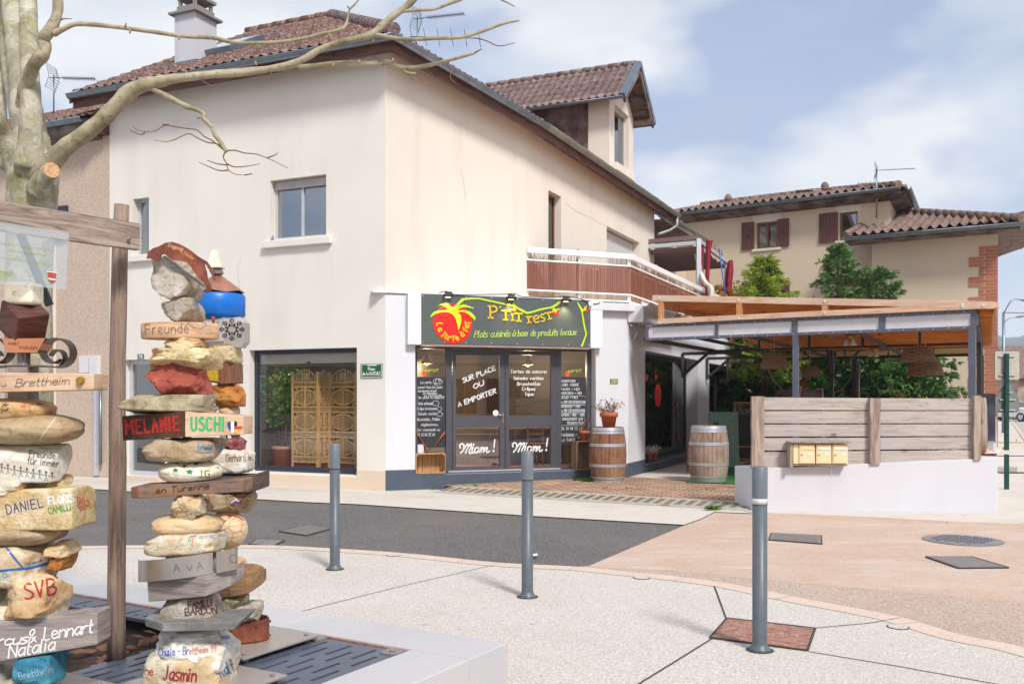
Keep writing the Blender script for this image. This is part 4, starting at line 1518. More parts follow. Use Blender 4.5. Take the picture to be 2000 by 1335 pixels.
mb.add([R2.W(da1,7.7,0),R2.W(da1,7.7,-0.62),R2.W(da1,dez,-0.62),R2.W(da1,dez,0)],[(3,2,1,0)])
dm = mb.build('dormer',M['cream_right'],BL,label='cream gabled dormer with brown boarded cheek')
MB().add([R2.W(da0,7.6,-0.62),R2.W(da0,7.6,-5),R2.W(da0,dez,-5),R2.W(da0,dez,-0.62)],[(0,1,2,3)]).build('dormer_cheek',M['old_wood_dark'],dm)
mbw = MB().fbox(R2,hd[0],hd[1],hd[2],hd[2] + 0.06,-0.19,-0.13).fbox(R2,hd[0],hd[1],hd[3] - 0.06,hd[3],-0.19,-0.13).fbox(R2,hd[0],hd[0] + 0.07,hd[2] + 0.06,hd[3] - 0.06,-0.19,-0.13).fbox(R2,hd[1] - 0.07,hd[1],hd[2] + 0.06,hd[3] - 0.06,-0.19,-0.13)
mbw.build('dormer_window_frame',M['alu'],dm)
MB().add([R2.W(hd[0],hd[2],-0.165),R2.W(hd[1],hd[2],-0.165),R2.W(hd[1],hd[3],-0.165),R2.W(hd[0],hd[3],-0.165)],[(0,1,2,3)]).build('dormer_pane',M['glass_strong'],dm)
MB().fbox(R2,hd[0] - 0.15,hd[1] + 0.15,hd[2] - 0.22,hd[2] - 0.0,0.0,0.14).build('dormer_sill',M['cream_right'],dm,bevel=0.01)
Dback = -5.5
for sg,ae in ((-1,da0 - 0.38),(1,da1 + 0.38)):
 ze = dez - 0.10
 e0,e1 = R2.W(ae,ze,0.55),R2.W(ae,ze,Dback)
 r0,r1 = R2.W(am,pk,0.55),R2.W(am,pk,Dback)
 V = (r0 - e0)
 L = V.length
 V.normalize()
 N = (e1 - e0).cross(V).normalized()
 if N.z < 0:
  N = -N
 mb = MB()
 tiles(mb,e1,(e0 - e1).normalized(),V,N,[(0,0),((e0 - e1).length,0),((e0 - e1).length,L),(0,L)],tw=0.23,ch=0.34,amp=0.05,step=0.04)
 dr_ = mb.build('dormer_roof',M['tile_grey'],dm)
 mb = MB()
 mb.hexa([e0 - N*0.20,r0 - N*0.20,r0 - N*0.20 - R2.n*0.05,e0 - N*0.20 - R2.n*0.05,e0 - N*0.03,r0 - N*0.03,r0 - N*0.03 - R2.n*0.05,e0 - N*0.03 - R2.n*0.05])
 for t in (0.25,0.5,0.75):
  pp = e0.lerp(r0,t) - R2.n*0.1 - N*0.12
  mb.bar(pp,pp - R2.n*0.5,0.09,0.12)
 mb.build('barge_board',M['old_wood_dark'],dm)
 mb = MB()
 f0,f1 = e0 + R2.n*0.03,r0 + R2.n*0.03
 mb.hexa([f0 - N*0.06,f1 - N*0.06,f1 - N*0.06 - R2.n*0.16,f0 - N*0.06 - R2.n*0.16,f0 + N*0.08,f1 + N*0.08,f1 + N*0.08 - R2.n*0.16,f0 + N*0.08 - R2.n*0.16])
 mb.build('zinc_edge',M['zinc'],dm)
 mb = MB()
 mb.slab([e0 - N*0.05 - R2.n*0.06,r0 - N*0.05 - R2.n*0.06,r0 - N*0.05 - R2.n*2.5,e0 - N*0.05 - R2.n*2.5],-N*0.03)
 mb.build('dormer_soffit',M['old_wood_dark'],dm,fix=True)
 if sg < 0:
  gutter(dm,[e1 + Vector((0,0,-0.02)) - R2.u*0.03,e0 + Vector((0,0,-0.02)) - R2.u*0.03],0.06,name='dormer_gutter')
mb = MB()
ridge_tiles(mb,R2.W(am,pk + 0.02,Dback),R2.W(am,pk + 0.02,0.40),0.10)
mb.build('dormer_ridge',M['tile_grey'],dm)
MB().bar(R2.W(da1 + 0.05,dez - 0.12,-0.1),R2.W(da1 + 0.05,dez - 0.12,0.6),0.14,0.16).build('dormer_purlin',M['old_wood_dark'],dm)
RW = thing('rear_wing','set-back beige rear wing with wooden soffit behind the roof terrace','building',tuple(R2.W(aR2,0,-1.0)))
a9 = R2.S(1460,-1.0)
mb = MB()
wall_holes(mb,R2,aR2 + 0.05,a9,2.5,7.45,[],0.2,o=-1.0)
mb.build('wall',M['beige_house'],RW)
aG = R2.S(1383,0.45)
mb = MB()
mb.slab([R2.W(aR2 + 0.05,7.35,-1.0),R2.W(aG,7.35,-1.0),R2.W(aG,7.25,0.35),R2.W(aR2 + 0.05,7.25,0.35)],(0,0,0.05))
mb.build('soffit',M['soffit'],RW,fix=True)
gutter(RW,[R2.W(R2.S(1322,0.45),7.42,0.45),R2.W(aG,7.42,0.45)],0.08,M['zinc_warm'])
mb = MB()
O = R2.W(0,7.45,0.45)
tiles(mb,O,R2.u,(-R2.n*cosp + Vector((0,0,sinp))),(R2.n*sinp + Vector((0,0,cosp))),[(aR2,0),(aG,0),(aG,3),(aR2,3)],tw=0.21,ch=0.34,amp=0.035)
mb.build('roof',M['tile_red'],RW)
hq = (R2.S(1302,-1.0),R2.S(1312,-1.0))
# ------------------------------------------------------------------ balcony
FB = Fr(0.33,21.10,2.348,1)
bC = FB.S(1232)
Bc = FB.W(bC,0,0)
FB2 = Fr(Bc.x,Bc.y,0.45,1)
b2e = FB2.S(1440)
zb0 = 3.86
mb = MB()
mb.fbox(FB,0.0,bC,zb0 - 0.42,zb0,-0.15,0.0)
mb.fbox(FB2,0.0,b2e,zb0 - 0.42,zb0,-0.15,0.0)
bal = mb.build('balcony',M['white'],BL,label='white balcony edge with smoked panels and reed screening')
mb = MB()
for (fr,L) in ((FB,bC),(FB2,b2e)):
 mb.fbox(fr,0.0,L + 0.03,4.83,4.95,-0.06,0.05)
 mb.fbox(fr,0.0,L,4.655,4.69,-0.02,0.03)
 mb.fbox(fr,0.0,L,3.985,4.02,-0.02,0.03)
mb.build('rail',M['white'],bal,bevel=0.006)
mb = MB()
for (fr,L) in ((FB,bC),(FB2,b2e)):
 n = max(2,round(L/1.15))
 for i in range(n + 1):
  a = L*i/n
  mb.fbox(fr,a - 0.02,a + 0.02,zb0,4.83,-0.075,-0.035)
mb.build('baluster',M['white'],bal)
for (fr,L) in ((FB,bC),(FB2,b2e)):
 n = max(1,round(L/1.2))
 for i in range(n):
  a,b = L*i/n + 0.008,L*(i + 1)/n - 0.008
  MB().fbox(fr,a,b,4.02,4.655,-0.002,0.004).build('smoked_panel',M['smoked'],bal)
mb = MB()
for (fr,L) in ((FB,bC),(FB2,b2e)):
 a = 0.12
 while a < L - 0.05:
  t = a/L
  if fr is FB and 0.52 < t < 0.80:
   hmax = 4.62
  elif fr is FB2 and R.random() < 0.3 and t > 0.3:
   a += 0.03
   continue
  else:
   hmax = 4.80 + 0.32*max(0,noise.noise(Vector((a*1.7,3.1 if fr is FB else 7.7,0))) + 0.1)
  h_ = hmax + R.uniform(-0.12,0.05)
  l = R.uniform(-0.02,0.02)
  mb.bar(fr.W(a,3.88,-0.10),fr.W(a + l,h_,-0.10 + R.uniform(-0.01,0.01)),0.010,0.010)
  a += R.uniform(0.012,0.026)
mb.build('reed_screen',M['reed'],bal)
mb = MB()
mb.slab([FB.W(0,zb0 - 0.3,-0.15),FB.W(bC,zb0 - 0.3,-0.15),FB2.W(b2e,zb0 - 0.3,-0.15),R2.W(aR2 + 9,zb0 - 0.3,-0.9),R2.W(aR2,zb0 - 0.3,0.0),R2.W(0,zb0 - 0.3,0.0)],(0,0,0.1))
mb.build('terrace_floor',M['concrete'],bal,fix=True)
tag(MB().bar(R2.W(R2.S(1103),5.22,0.35),FB.W(FB.S(1133,0.05),3.95,-0.14),0.02,0.02).build('pole',M['black']),'thin dark pole leaning inside the balcony against the reed screen','pole')
mb = MB()
mb.fbox(FR,-0.05,3.2,3.02,3.34,0.0,0.30)
mb.fbox(FC,lenC - 0.9,lenC + 0.2,3.22,3.36,0.0,0.14)
mb.build('eaves_box',M['white_panel'],BL,bevel=0.01)
gutter(BL,[FR.W(-0.3,3.36,0.40),FR.W(8.2,3.36,0.40)],0.07,M['white'])
mb = MB()
p0 = FR.W(0.25,3.02,0.10)
mb.tube([p0,p0 + Vector((-0.02,-0.02,-0.22)),p0 + Vector((-0.07,-0.05,-0.30))],0.02,8)
mb.tube([FR.W(-0.02,2.97,0.05),FR.W(0.2,2.95,0.06)],0.018,8)
mb.build('overflow_pipe',M['alu'],BL)
# ------------------------------------------------------------------ shop sign
oS = 0.13
sg0,sg1 = FC.S(797,oS),FC.S(1177,oS)
b0,b1 = FC.S(823,oS),FC.S(1153,oS)
sz0,sz1 = 2.515,3.395
SG = thing('shop_sign','grey shop sign with big red tomato and yellow lettering over the double door','shop sign',tuple(FC.W(sg0,sz0,oS)))
MB().fbox(FC,b0,b1,sz0 + 0.02,sz1,0.002,oS).build('board',M['sign_grey'],SG)
MB().fbox(FC,sg0,b0 - 0.003,sz0,sz1 - 0.01,0.002,oS + 0.004).build('side_panel',M['white'],SG,bevel=0.004)
MB().fbox(FC,b1 + 0.003,sg1,sz0,sz1 - 0.01,0.002,oS + 0.004).build('side_panel',M['white'],SG,bevel=0.004)
MB().fbox(FC,b0,b1,sz0 - 0.025,sz0 + 0.018,0.003,oS - 0.01).build('bottom_rail',plain('sign_rail',(150,128,116),0.6),SG)
mb = MB()
for x in (826,868,910,960,1010,1060,1110,1150):
 for z in (sz0 + 0.05,sz1 - 0.03):
  c = FC.W(FC.S(x,oS),z,oS)
  mb.fbox(FC,FC.S(x,oS) - 0.006,FC.S(x,oS) + 0.006,z - 0.006,z + 0.006,oS,oS + 0.006)
mb.build('screws',M['white_ink'],SG)
def SX(o): return frfn(FC,o)
def U(L,dx=820,dy=565,k=0.1): return [(dx + a*k,dy + b*k) for a,b in L]
f = SX(oS + 0.006)
mb = MB()
fill_px(mb,U([(560,300),(640,280),(720,290),(860,345),(950,430),(1010,560),(1022,680),(1000,800),(940,920),(840,1010),(720,1050),(620,1055),(500,1020),(380,930),(300,820),(256,700),(262,580),(310,480),(400,380),(480,330)]),f,4)
tm = mb.build('tomato',M['red'],SG)
f = SX(oS + 0.011)
mb = MB()
fill_px(mb,U([(710,290),(820,172),(1000,158),(1170,165),(1400,215),(1620,262),(1815,300),(1812,262),(1850,290),(1910,345),(2000,385),(2100,442),
    (2230,412),(2340,375),(2560,335),(2640,290),(2720,232),(2765,248),(2680,312),(2610,355),(2350,412),(2230,448),(2100,482),(1990,440),(1920,392),
    (1830,335),(1700,312),(1500,268),(1300,225),(1150,192),(1000,195),(860,212),(770,300),(740,330)]),f)
fill_px(mb,U([(352,315),(420,275),(520,272),(590,320),(640,350),(700,300),(760,320),(860,288),(930,312),(1060,362),(1040,374),(930,350),(850,345),(770,370),(735,415),
    (860,400),(980,430),(1060,500),(1090,545),(1075,610),(1030,560),(960,490),(870,440),(740,435),(795,500),(812,600),(795,690),(750,800),(735,690),(700,560),(640,480),(560,440),
    (440,440),(320,470),(240,520),(205,550),(215,500),(270,440),(370,408),(480,408),(560,395),(520,345),(450,315),(400,312)]),f)
for c in ((1850,400),(2570,575)):
 pass
fill_px(mb,U([(1825,340),(1850,345),(1850,375),(1900,385),(1860,400),(1870,425),(1840,410),(1815,425),(1820,400),(1780,380),(1825,380)]),f)
U5 = lambda L: [(780 + a*0.2,550 + b*0.2) for a,b in L]
fill_px(mb,U5([(1502,250),(1515,255),(1525,268),(1575,258),(1535,282),(1530,310),(1512,288),(1492,298),(1500,275),(1478,262),(1503,266)]),f)
fill_px(mb,U5([(1735,196),(1748,205),(1795,275),(1792,300),(1812,420),(1833,510),(1815,560),(1790,633),(1770,633),(1800,560),(1818,512),(1798,430),(1778,300),(1745,225)]),f)
fill_px(mb,U5([(1790,280),(1810,245),(1845,222),(1830,245),(1820,262),(1830,285),(1812,275),(1800,290)]),f)
mb.build('stem_and_leaves',M['lime'],SG)
f = SX(oS + 0.008)
mb = MB()
for (cx,cy,rx,ry) in ((1120,284,24,15),(1524,297,34,30),(1826,266,24,28)):
 mbp = U5([(cx + rx*cos(2*pi*k/20),cy + ry*sin(2*pi*k/20)) for k in range(20)])
 fill_px(mb,mbp,f)
mb.build('small_tomatoes',M['red'],SG)
f = SX(oS + 0.016)
mb = MB()
def serif(pts_list,wd=4.6,dx=780,dy=550,k=0.2):
 for pl in pts_list:
  q = [(dx + a*k,dy + b*k) for a,b in pl]
  if len(q) > 4:
   q = smooth(q,4)
  ribbon(mb,q,wd*0.72,f)
w5 = 4.4
serif([[(885,242),(888,350)],[(868,238),(905,238)],[(868,352),(912,352)],[(885,240),(925,238),(950,262),(938,290),(890,300)]],w5)
serif([[(978,252),(990,240)]],3.2)
serif([[(1000,282),(1080,284)],[(1038,284),(1038,368)],[(1018,370),(1058,370)]],w5)
serif([[(1105,318),(1105,372)],[(1092,375),(1120,375)],[(1096,316),(1112,316)]],3.2)
serif([[(1130,308),(1200,312)],[(1165,312),(1168,382)],[(1148,382),(1186,384)]],w5)
serif([[(1250,342),(1268,398)],[(1240,342),(1258,338)],[(1252,402),(1282,396)],[(1258,362),(1280,338),(1295,342)]],3.6)
serif([[(1312,368),(1362,352),(1350,332),(1320,336),(1310,366),(1330,396),(1366,388)]],3.4)
serif([[(1408,322),(1392,318),(1380,335),(1395,350),(1415,355),(1416,378),(1390,386)]],3.6)
serif([[(1418,308),(1490,296)],[(1450,304),(1470,362)],[(1455,366),(1485,358)]],3.8)
mb.build('title_lettering',M['yellow'],SG)
f = SX(oS + 0.016)
mb = MB()
def glyph_at(ch,u,v,ang,h,wd):
 """glyph centred at crop point (u,v), rotated ang degrees"""
 wd_,st_ = GL[ch]
 ca,sa = cos(radians(ang)),sin(radians(ang))
 hh = 10 if ch.isupper() else 6.5
 for pl in st_:
  q = []
  for a,b in (smooth(pl,3) if ch not in STRAIGHT else pl):
   x,y = (a - wd_/2)*h/10,(b - hh/2)*h/10
   q.append((820 + (u + (x*ca + y*sa))*0.1,565 + (v + (x*sa - y*ca))*0.1))
  ribbon(mb,q,wd,f)
for ch,u,v,a in (('L',385,685,92),('a',390,780,62),('T',460,880,48),('a',520,925,30),('r',580,955,16),('T',655,960,0),('e',730,955,-14),('à',832,885,-36),('f',895,800,-55),('a',925,725,-76),('T',940,655,-92)):
 glyph_at(ch,u,v,a,105 if ch.isupper() else 108,2.3)
mb.build('tomato_lettering',M['yellow'],SG)
f = SX(oS + 0.008)
for s_,xa,xb in (('Plats',926,952),('cuisinés',958,996),('à',1000,1006),('base',1011,1030),('de',1036,1046),('produits',1051,1089),('locaux',1095,1125)):
 write('slogan_lettering',s_,xa,658.5 - 5*(xa - 926)/198,xb,658.5 - 5*(xb - 926)/198,12,f,M['lime_soft'],SG,wd=1.35,slant=0.25,gap=1.0)
for i,(x,y,lab) in enumerate(((876,578,'small black spotlight above the big tomato'),(999,582,'small black spotlight above the middle of the shop sign'),(1106,587,'small black spotlight above the right end of the shop sign'))):
 a = FC.S(x,oS + 0.1)
 z = 3.37
 t = thing('spotlight',lab,'spotlight',tuple(FC.W(a,z,oS)),'spotlights over the shop sign')
 mb = MB()
 c = FC.W(a,z,oS + 0.10)
 d = (FC.n*-0.25 + Vector((0,0,-1))).normalized()
 mb.bar(c - FC.u*0.085,c + FC.u*0.085,0.09,0.05)
 mb.bar(c + Vector((0,0,0.05)) - FC.u*0.06,c + Vector((0,0,0.05)) + FC.u*0.06,0.06,0.03)
 mb.bar(c,FC.W(a,z + 0.04,oS - 0.05),0.02,0.02)
 mb.build('housing',M['black'],t,bevel=0.006)
 MB().bar(c - FC.u*0.05 + Vector((0,0,-0.029)),c + FC.u*0.03 + Vector((0,0,-0.029)),0.05,0.008).build('lens',M['lamp_glow'],t)
 ld = bpy.data.lights.new('spot','SPOT')
 ld.energy = 7.0
 ld.color = (1,0.86,0.45)
 ld.spot_size = radians(100)
 ld.spot_blend = 1.0
 ld.shadow_soft_size = 0.03
 lo = bpy.data.objects.new('spot_light',ld)
 COL.objects.link(lo)
 lo.location = c + Vector((0,0,-0.05)) - wloc(t)
 lo.rotation_euler = (-d).to_track_quat('Z','Y').to_euler()
 lo.parent = t
mb = MB()
pts = [FC.W(FC.S(x,0.15),z,0.15) for x,z in ((858,3.42),(872,3.45),(890,3.40),(940,3.42),(985,3.44),(1005,3.46),(1020,3.41),(1080,3.42),(1105,3.45),(1135,3.41),(1160,3.33),(1172,3.36))]
mb.tube(smooth([tuple(p) for p in pts],4),0.008,5)
mb.build('cable',M['wire'],SG)
mb = MB()
c = FC.W(FC.S(1152,oS + 0.03),3.33,oS + 0.03)
mb.tube([c,c + FC.n*0.05],0.045,14)
tag(mb.build('junction_box',M['white']),'small round white junction box at the top right corner of the shop sign','junction box')
f = frfn(FL,0.022)
a0,a1 = FL.S(704.5,0.01),FL.S(746.5,0.01)
z0,z1 = FL.Z(746.5,737,0.01),FL.Z(746.5,709.5,0.01)
t = thing('street_name_plate','green enamel street name plate reading Place de la BASCULE beside the shop window','street sign',tuple(FL.W((a0 + a1)/2,z0,0.01)))
MB().fbox(FL,a1,a0,z0,z1,0.0,0.016).build('plate',M['plate_green'],t,bevel=0.004)
mb = MB()
for x0,y0,x1,y1 in ((706.5,711.8,745,711.0),(706.5,711.8,706.5,736.3),(745,711,745,735.2),(706.5,736.3,745,735.2)):
 ribbon(mb,[(x0,y0),(x1,y1)],0.9,f)
write('','Place',719,723,732,723,6,f,None,None,wd=0.9,mb=mb,gap=2)
write('','de la BASCULE',708.5,732.5,743,731.5,6.0,f,None,None,wd=0.9,mb=mb,gap=2)
ribbon(mb,[(718,713.2),(735,712.8)],1.6,f)
mb.build('lettering',M['white_ink'],t)
for (fr,x0,x1,y0,y1,s_,col,lab) in ((FL,268.5,280.5,690.5,700.5,'18','white_ink','small green house number 18 plate above the glazed house door'),
          (FC,1192,1206.5,739.5,749.5,'220','cream_box','small dark-green house number plate reading 220 on the grey pillar right of the shop sign')):
 f = frfn(fr,0.014)
 aa,ab = sorted((fr.S(x0,0.01),fr.S(x1,0.01)))
 z0,z1 = fr.Z(x1,y1,0.01),fr.Z(x1,y0,0.01)
 t = thing('house_number_plate',lab,'house number',tuple(fr.W(aa,z0,0)))
 MB().fbox(fr,aa,ab,z0,z1,0,0.01).build('plate',M['plate_green'],t)
 mb = MB()
 write('',s_,x0 + 2.2,y1 - 2.3,x1 - 2.2,y1 - 2.3,5.4,f,None,None,wd=1.0,mb=mb,gap=2)
 for q in ((x0 + .7,y0 + .8,x1 - .7,y0 + .8),(x0 + .7,y1 - .8,x1 - .7,y1 - .8)):
  ribbon(mb,[q[:2],q[2:]],0.5,f)
 mb.build('number',M[col],t)
def board(x0,x1,yt,yb,lab):
 a0,a1 = FC.S(x0,oD + 0.02),FC.S(x1,oD + 0.02)
 zt_,zb_ = FC.Z(x0,yt,oD + 0.02),FC.Z(x0,yb,oD + 0.02)
 t = thing('menu_board',lab,'chalkboard',tuple(FC.W(a0,zb_,oD)),'black chalk menu boards beside the door')
 MB().fbox(FC,a0,a1,zb_,zt_,oD + 0.006,oD + 0.022).build('slate',M['slate'],t,bevel=0.003)
 return t
t = board(813,869,735.5,874,'tall black chalk menu board in the left sidelight, above the pale crate')
f = frfn(FC,oD + 0.026)
mb = MB()
for (s_,a,b,y,h) in (('Ô La carte',817,842,749,5),('ouvert tous les jours',816,864,758,5),('Sauf dimanche et lundi',816,852,765,3.6),('sur reservation',826,853,769.5,3.4),('ou commande',828,862,773.5,3.4),
      ('Sur place ou emporté',816,867,778,4.6),('Tarte artisanale',816,846,790,5),('Crêpe bretonne',815,852,800,5),('Salade variée',816,852,810,5),
      ('Bruschetta , Poêlée',815,859,821,5),('végétarienne...',822,857,831,4.6),('Sur commande au',815,859,841,4.8),('06 76 06 52 64',815,849,851,5.5)):
 write('',s_,a,y,b,y - 0.4,h,f,None,None,wd=0.6,slant=0.12,mb=mb,gap=1.6,wob=0.3)
for (cx,cy,rx,ry) in ((855,745,9,6),(855,744,5,4),(858,742,2,2),(850,749,2,2),(851,787,6,5),(858,798,4.5,4.5),(859,808.5,5.5,4)):
 ribbon(mb,[(cx + (rx + 0.5*cos(k*3.1))*cos(2*pi*k/18),cy + ry*sin(2*pi*k/18)) for k in range(19)],0.6,f)
mb.build('chalk_writing',M['chalk'],t)
t = board(1095,1144,736,868,'tall black chalkboard with opening hours in the right sidelight, behind the upright crate')
mb = MB()
for (s_,a,b,y,h) in (('OUVERTURE',1097,1124,746,4.6),('LUNDI : FERMÉ',1096,1130,753.5,4.8),('MARDI > MIDI',1096,1132,762,4.8),('MERCREDI > MIDI',1095.5,1136,770,4.8),('JEUDI > MIDI',1096,1128,778,4.8),
      ('le SOIR SUR RESERVATION',1096,1143,787,4.8),('VENDREDI > MIDI',1096,1133,795.5,4.6),('le SOIR SUR RESERVATION',1096,1142,803.5,4.8),('SAMEDI : MIDI - SOIR',1096,1141,812,4.8),
      ('UNIQUEMENT SUR',1098,1138,820,4.8),('RESERVATION',1108,1140,828,4.8),('06 76 06 52 64',1096,1137,839,6),('FACEBOOK : LA',1096,1132,851.5,5),('LA TARTE À',1096,1130,861,5)):
 write('',s_,a,y,b,y,h,f,None,None,wd=0.65,slant=0.05,mb=mb,gap=1.6,wob=0.2)
for (xa,ya,xb,yb) in ((1095.5,773,1143,789.5),(1095.5,790.5,1143,805),(1096,806.5,1142,830)):
 ribbon(mb,[(xa,ya),(xb,ya),(xb,yb),(xa,yb),(xa,ya)],0.5,f)
mb.build('chalk_writing',M['chalk'],t)
for (x,y,lab) in ((829,729,'small orange tomato window sticker with yellow lettering above the left menu board'),(1108.5,730,'small orange tomato window sticker with yellow lettering above the right menu board')):
 f = frfn(FC,oD + 0.008)
 t = thing('window_sticker',lab,'sticker',tuple(f(x,y)))
 mb = MB()
 fill_px(mb,[(x + 5.2*cos(2*pi*k/16),y + 4.8*sin(2*pi*k/16)) for k in range(16)],f)
 mb.build('tomato_print',plain('orange_red',(226,84,40),0.5),t)
 mb = MB()
 write('',"P'TiT",x + 8,y - 2,x + 27,y - 4,5,f,None,None,wd=1.0,mb=mb,slant=0.1)
 fill_px(mb,[(x - 3,y - 4),(x + 1,y - 6),(x + 7,y - 7),(x + 4,y - 4),(x + 1,y - 2)],f)
 mb.build('lettering',M['lime'],t)
# ------------------------------------------------------------------ crates,barrels,pots by the door
def slat_crate(name,lab,fr,a0,a1,z0,z1,o0,o1,mat,upright=False):
 """open-fronted fruit crate: back slats, four sides"""
 t = thing(name,lab,'crate',tuple(fr.W((a0 + a1)/2,z0,(o0 + o1)/2)))
 mb = MB()
 n = 6
 for i in range(n):
  b0_ = a0 + 0.012 + (a1 - a0 - 0.024)*i/n
  b1_ = b0_ + (a1 - a0 - 0.024)/n - 0.008
  mb.fbox(fr,b0_,b1_,z0 + 0.012,z1 - 0.012,o0,o0 + 0.008)
 mb.build('back_slats',mat,t)
 for k,(x0,x1,y0,y1) in enumerate(((a0,a1,z0,z0 + 0.012),(a0,a1,z1 - 0.012,z1),(a0,a0 + 0.012,z0 + 0.013,z1 - 0.013),(a1 - 0.012,a1,z0 + 0.013,z1 - 0.013))):
  mb = MB()
  m_ = 3
  for i in range(m_):
   q0 = o0 + 0.01 + (o1 - o0 - 0.01)*i/m_
   q1 = q0 + (o1 - o0 - 0.01)/m_ - 0.008
   mb.fbox(fr,x0,x1,y0,y1,q0,q1)
  mb.build('side_panel',mat,t,bevel=0.002)
 mb = MB()
 for a in (a0 + 0.014,a1 - 0.04):
  for z in (z0 + 0.014,z1 - 0.04):
   mb.fbox(fr,a,a + 0.026,z,z + 0.026,o0 + 0.012,o1 - 0.012)
 mb.build('corner_posts',mat,t)
 return t
oc1 = 0.04
ca0,ca1 = FC.S(812.5,oc1),FC.S(871,oc1)
cz0 = zS0 + 0.0115
slat_crate('wooden_crate','pale wooden crate lying on its side on the sill left of the double door',FC,ca0,ca1,cz0,cz0 + 0.345,oD + 0.03,oc1,M['crate'])
cb0,cb1 = FC.S(1123,0.0),FC.S(1158,0.0)
slat_crate('wooden_crate','greyish wooden crate standing upright on the sill between the double door and the first barrel',FC,cb0,hC[1] - 0.02,cz0,cz0 + 0.52,oD + 0.05,oD + 0.33,M['crate_grey'])
ctop = cz0 + 0.345
for (nm,x0,y0,x1,y1,lab) in (('wooden_fork',815,846,839,891,'giant wooden fork leaning left on the crate by the door'),('wooden_spoon',869,842,840,891,'giant wooden spoon leaning right on the crate by the door')):
 o_ = oD + 0.10
 p1 = FC.W(FC.S(x1,o_),ctop + 0.01,o_)
 p0 = FC.W(FC.S(x0,oD + 0.05),FC.Z(x0,y0,oD + 0.05),oD + 0.05)
 mb = MB()
 if nm == 'wooden_spoon':
  rr = [0.005,0.030,0.036,0.03,0.014,0.010,0.010,0.013,0.008]
  tt = [0,0.05,0.15,0.27,0.40,0.6,0.8,0.95,1]
  mb.tube([p0.lerp(p1,t_) for t_ in tt],rr,10,flat=0.5)
 else:
  mb.tube([p0.lerp(p1,t_) for t_ in (0.0,0.3,0.6,0.85,0.95,1)],[0.012,0.012,0.012,0.016,0.014,0.006],8,flat=0.6)
  d = (p0 - p1).normalized()
  for s_ in (-1,0,1):
   q = p0 + FC.u*0.018*s_
   mb.tube([p0,q + d*0.03,q + d*0.12],[0.008,0.006,0.004],6)
 tag(mb.build(nm,M['fork_wood']),lab,'giant cutlery')
f_ = FC.W(FC.S(823,oD + 0.07),ctop,oD + 0.07)
MB().fbox(FC,FC.S(816,oD + .06),FC.S(827.5,oD + .06),ctop + 0.002,ctop + 0.155,oD + 0.05,oD + 0.056).build('notice_card',M['white_panel'],label='small grey notice card standing on the pale crate behind the fork',cat='card')
def barrel(x,yb,yt,wpx,z,mat,lab):
 """wine barrel from photo measures"""
 d = None
 d = (EYE - z)*F/(yb - HY)
 rb = wpx/2/F*d
 d += rb*0.8
 H = (yb - yt)/F*d*1.02
 c = Vector(((x - CX)/F*d,d,z))
 rb = wpx/2/F*d
 t = thing('wine_barrel',lab,'barrel',tuple(c),'old wine barrels on the pavers')
 def rad(s): return rb*(0.83 + 0.17*(1 - (2*s - 1) ** 2))
 mb = MB()
 n = 28
 prof = [(rad(i/14),H*i/14) for i in range(15)]
 for k in range(n):
  t0,t1 = 2*pi*(k + 0.03)/n,2*pi*(k + 0.97)/n
  vv = []
  for (r,zz) in prof:
   for tt in (t0,(t0 + t1)/2,t1):
    rr = r*(1.0 if tt == (t0 + t1)/2 else 0.993)
    vv.append(c + Vector((cos(tt)*rr,sin(tt)*rr,zz)))
  fs = []
  for i in range(14):
   for j in range(2):
    a = i*3 + j
    fs.append((a,a + 1,a + 4,a + 3))
  mb.add(vv,fs,True)
 mb.lathe([(rad(0.02)*0.96,0.02),(rad(0.5)*0.985,H/2),(rad(1)*0.955,H - 0.001)],c,28,cap=False)
 mb.build('staves',mat,t)
 MB().lathe([(0.001,H - 0.045),(rad(1)*0.955,H - 0.045)],c,28,cap=False,smooth=False).build('head',mat,t)
 for s0,s1 in ((0.005,0.06),(0.075,0.115),(0.29,0.345),(0.655,0.71),(0.885,0.925),(0.935,0.995)):
  p = []
  for i in range(4):
   s = s0 + (s1 - s0)*i/3
   p.append((rad(s) + 0.004,H*s))
  MB().lathe(p,c,36,cap=False).lathe([(rad(s0) - 0.005,H*s0),(rad(s0) + 0.004,H*s0)],c,36,cap=False).lathe([(rad(s1) + 0.004,H*s1),(rad(s1) - 0.012,H*s1)],c,36,cap=False).build('hoop',M['hoop'],t)
 return c,H,rb
cA,hA,rA = barrel(1187,944,838,73,0.07,M['barrel'],'dark brown wine barrel with a terracotta pot on its lid, right of the double door')
cB,hB,rB = barrel(1384,942,835,78,0.10,M['barrel_pale'],'greyer wine barrel standing on the artificial grass beside the white wall')
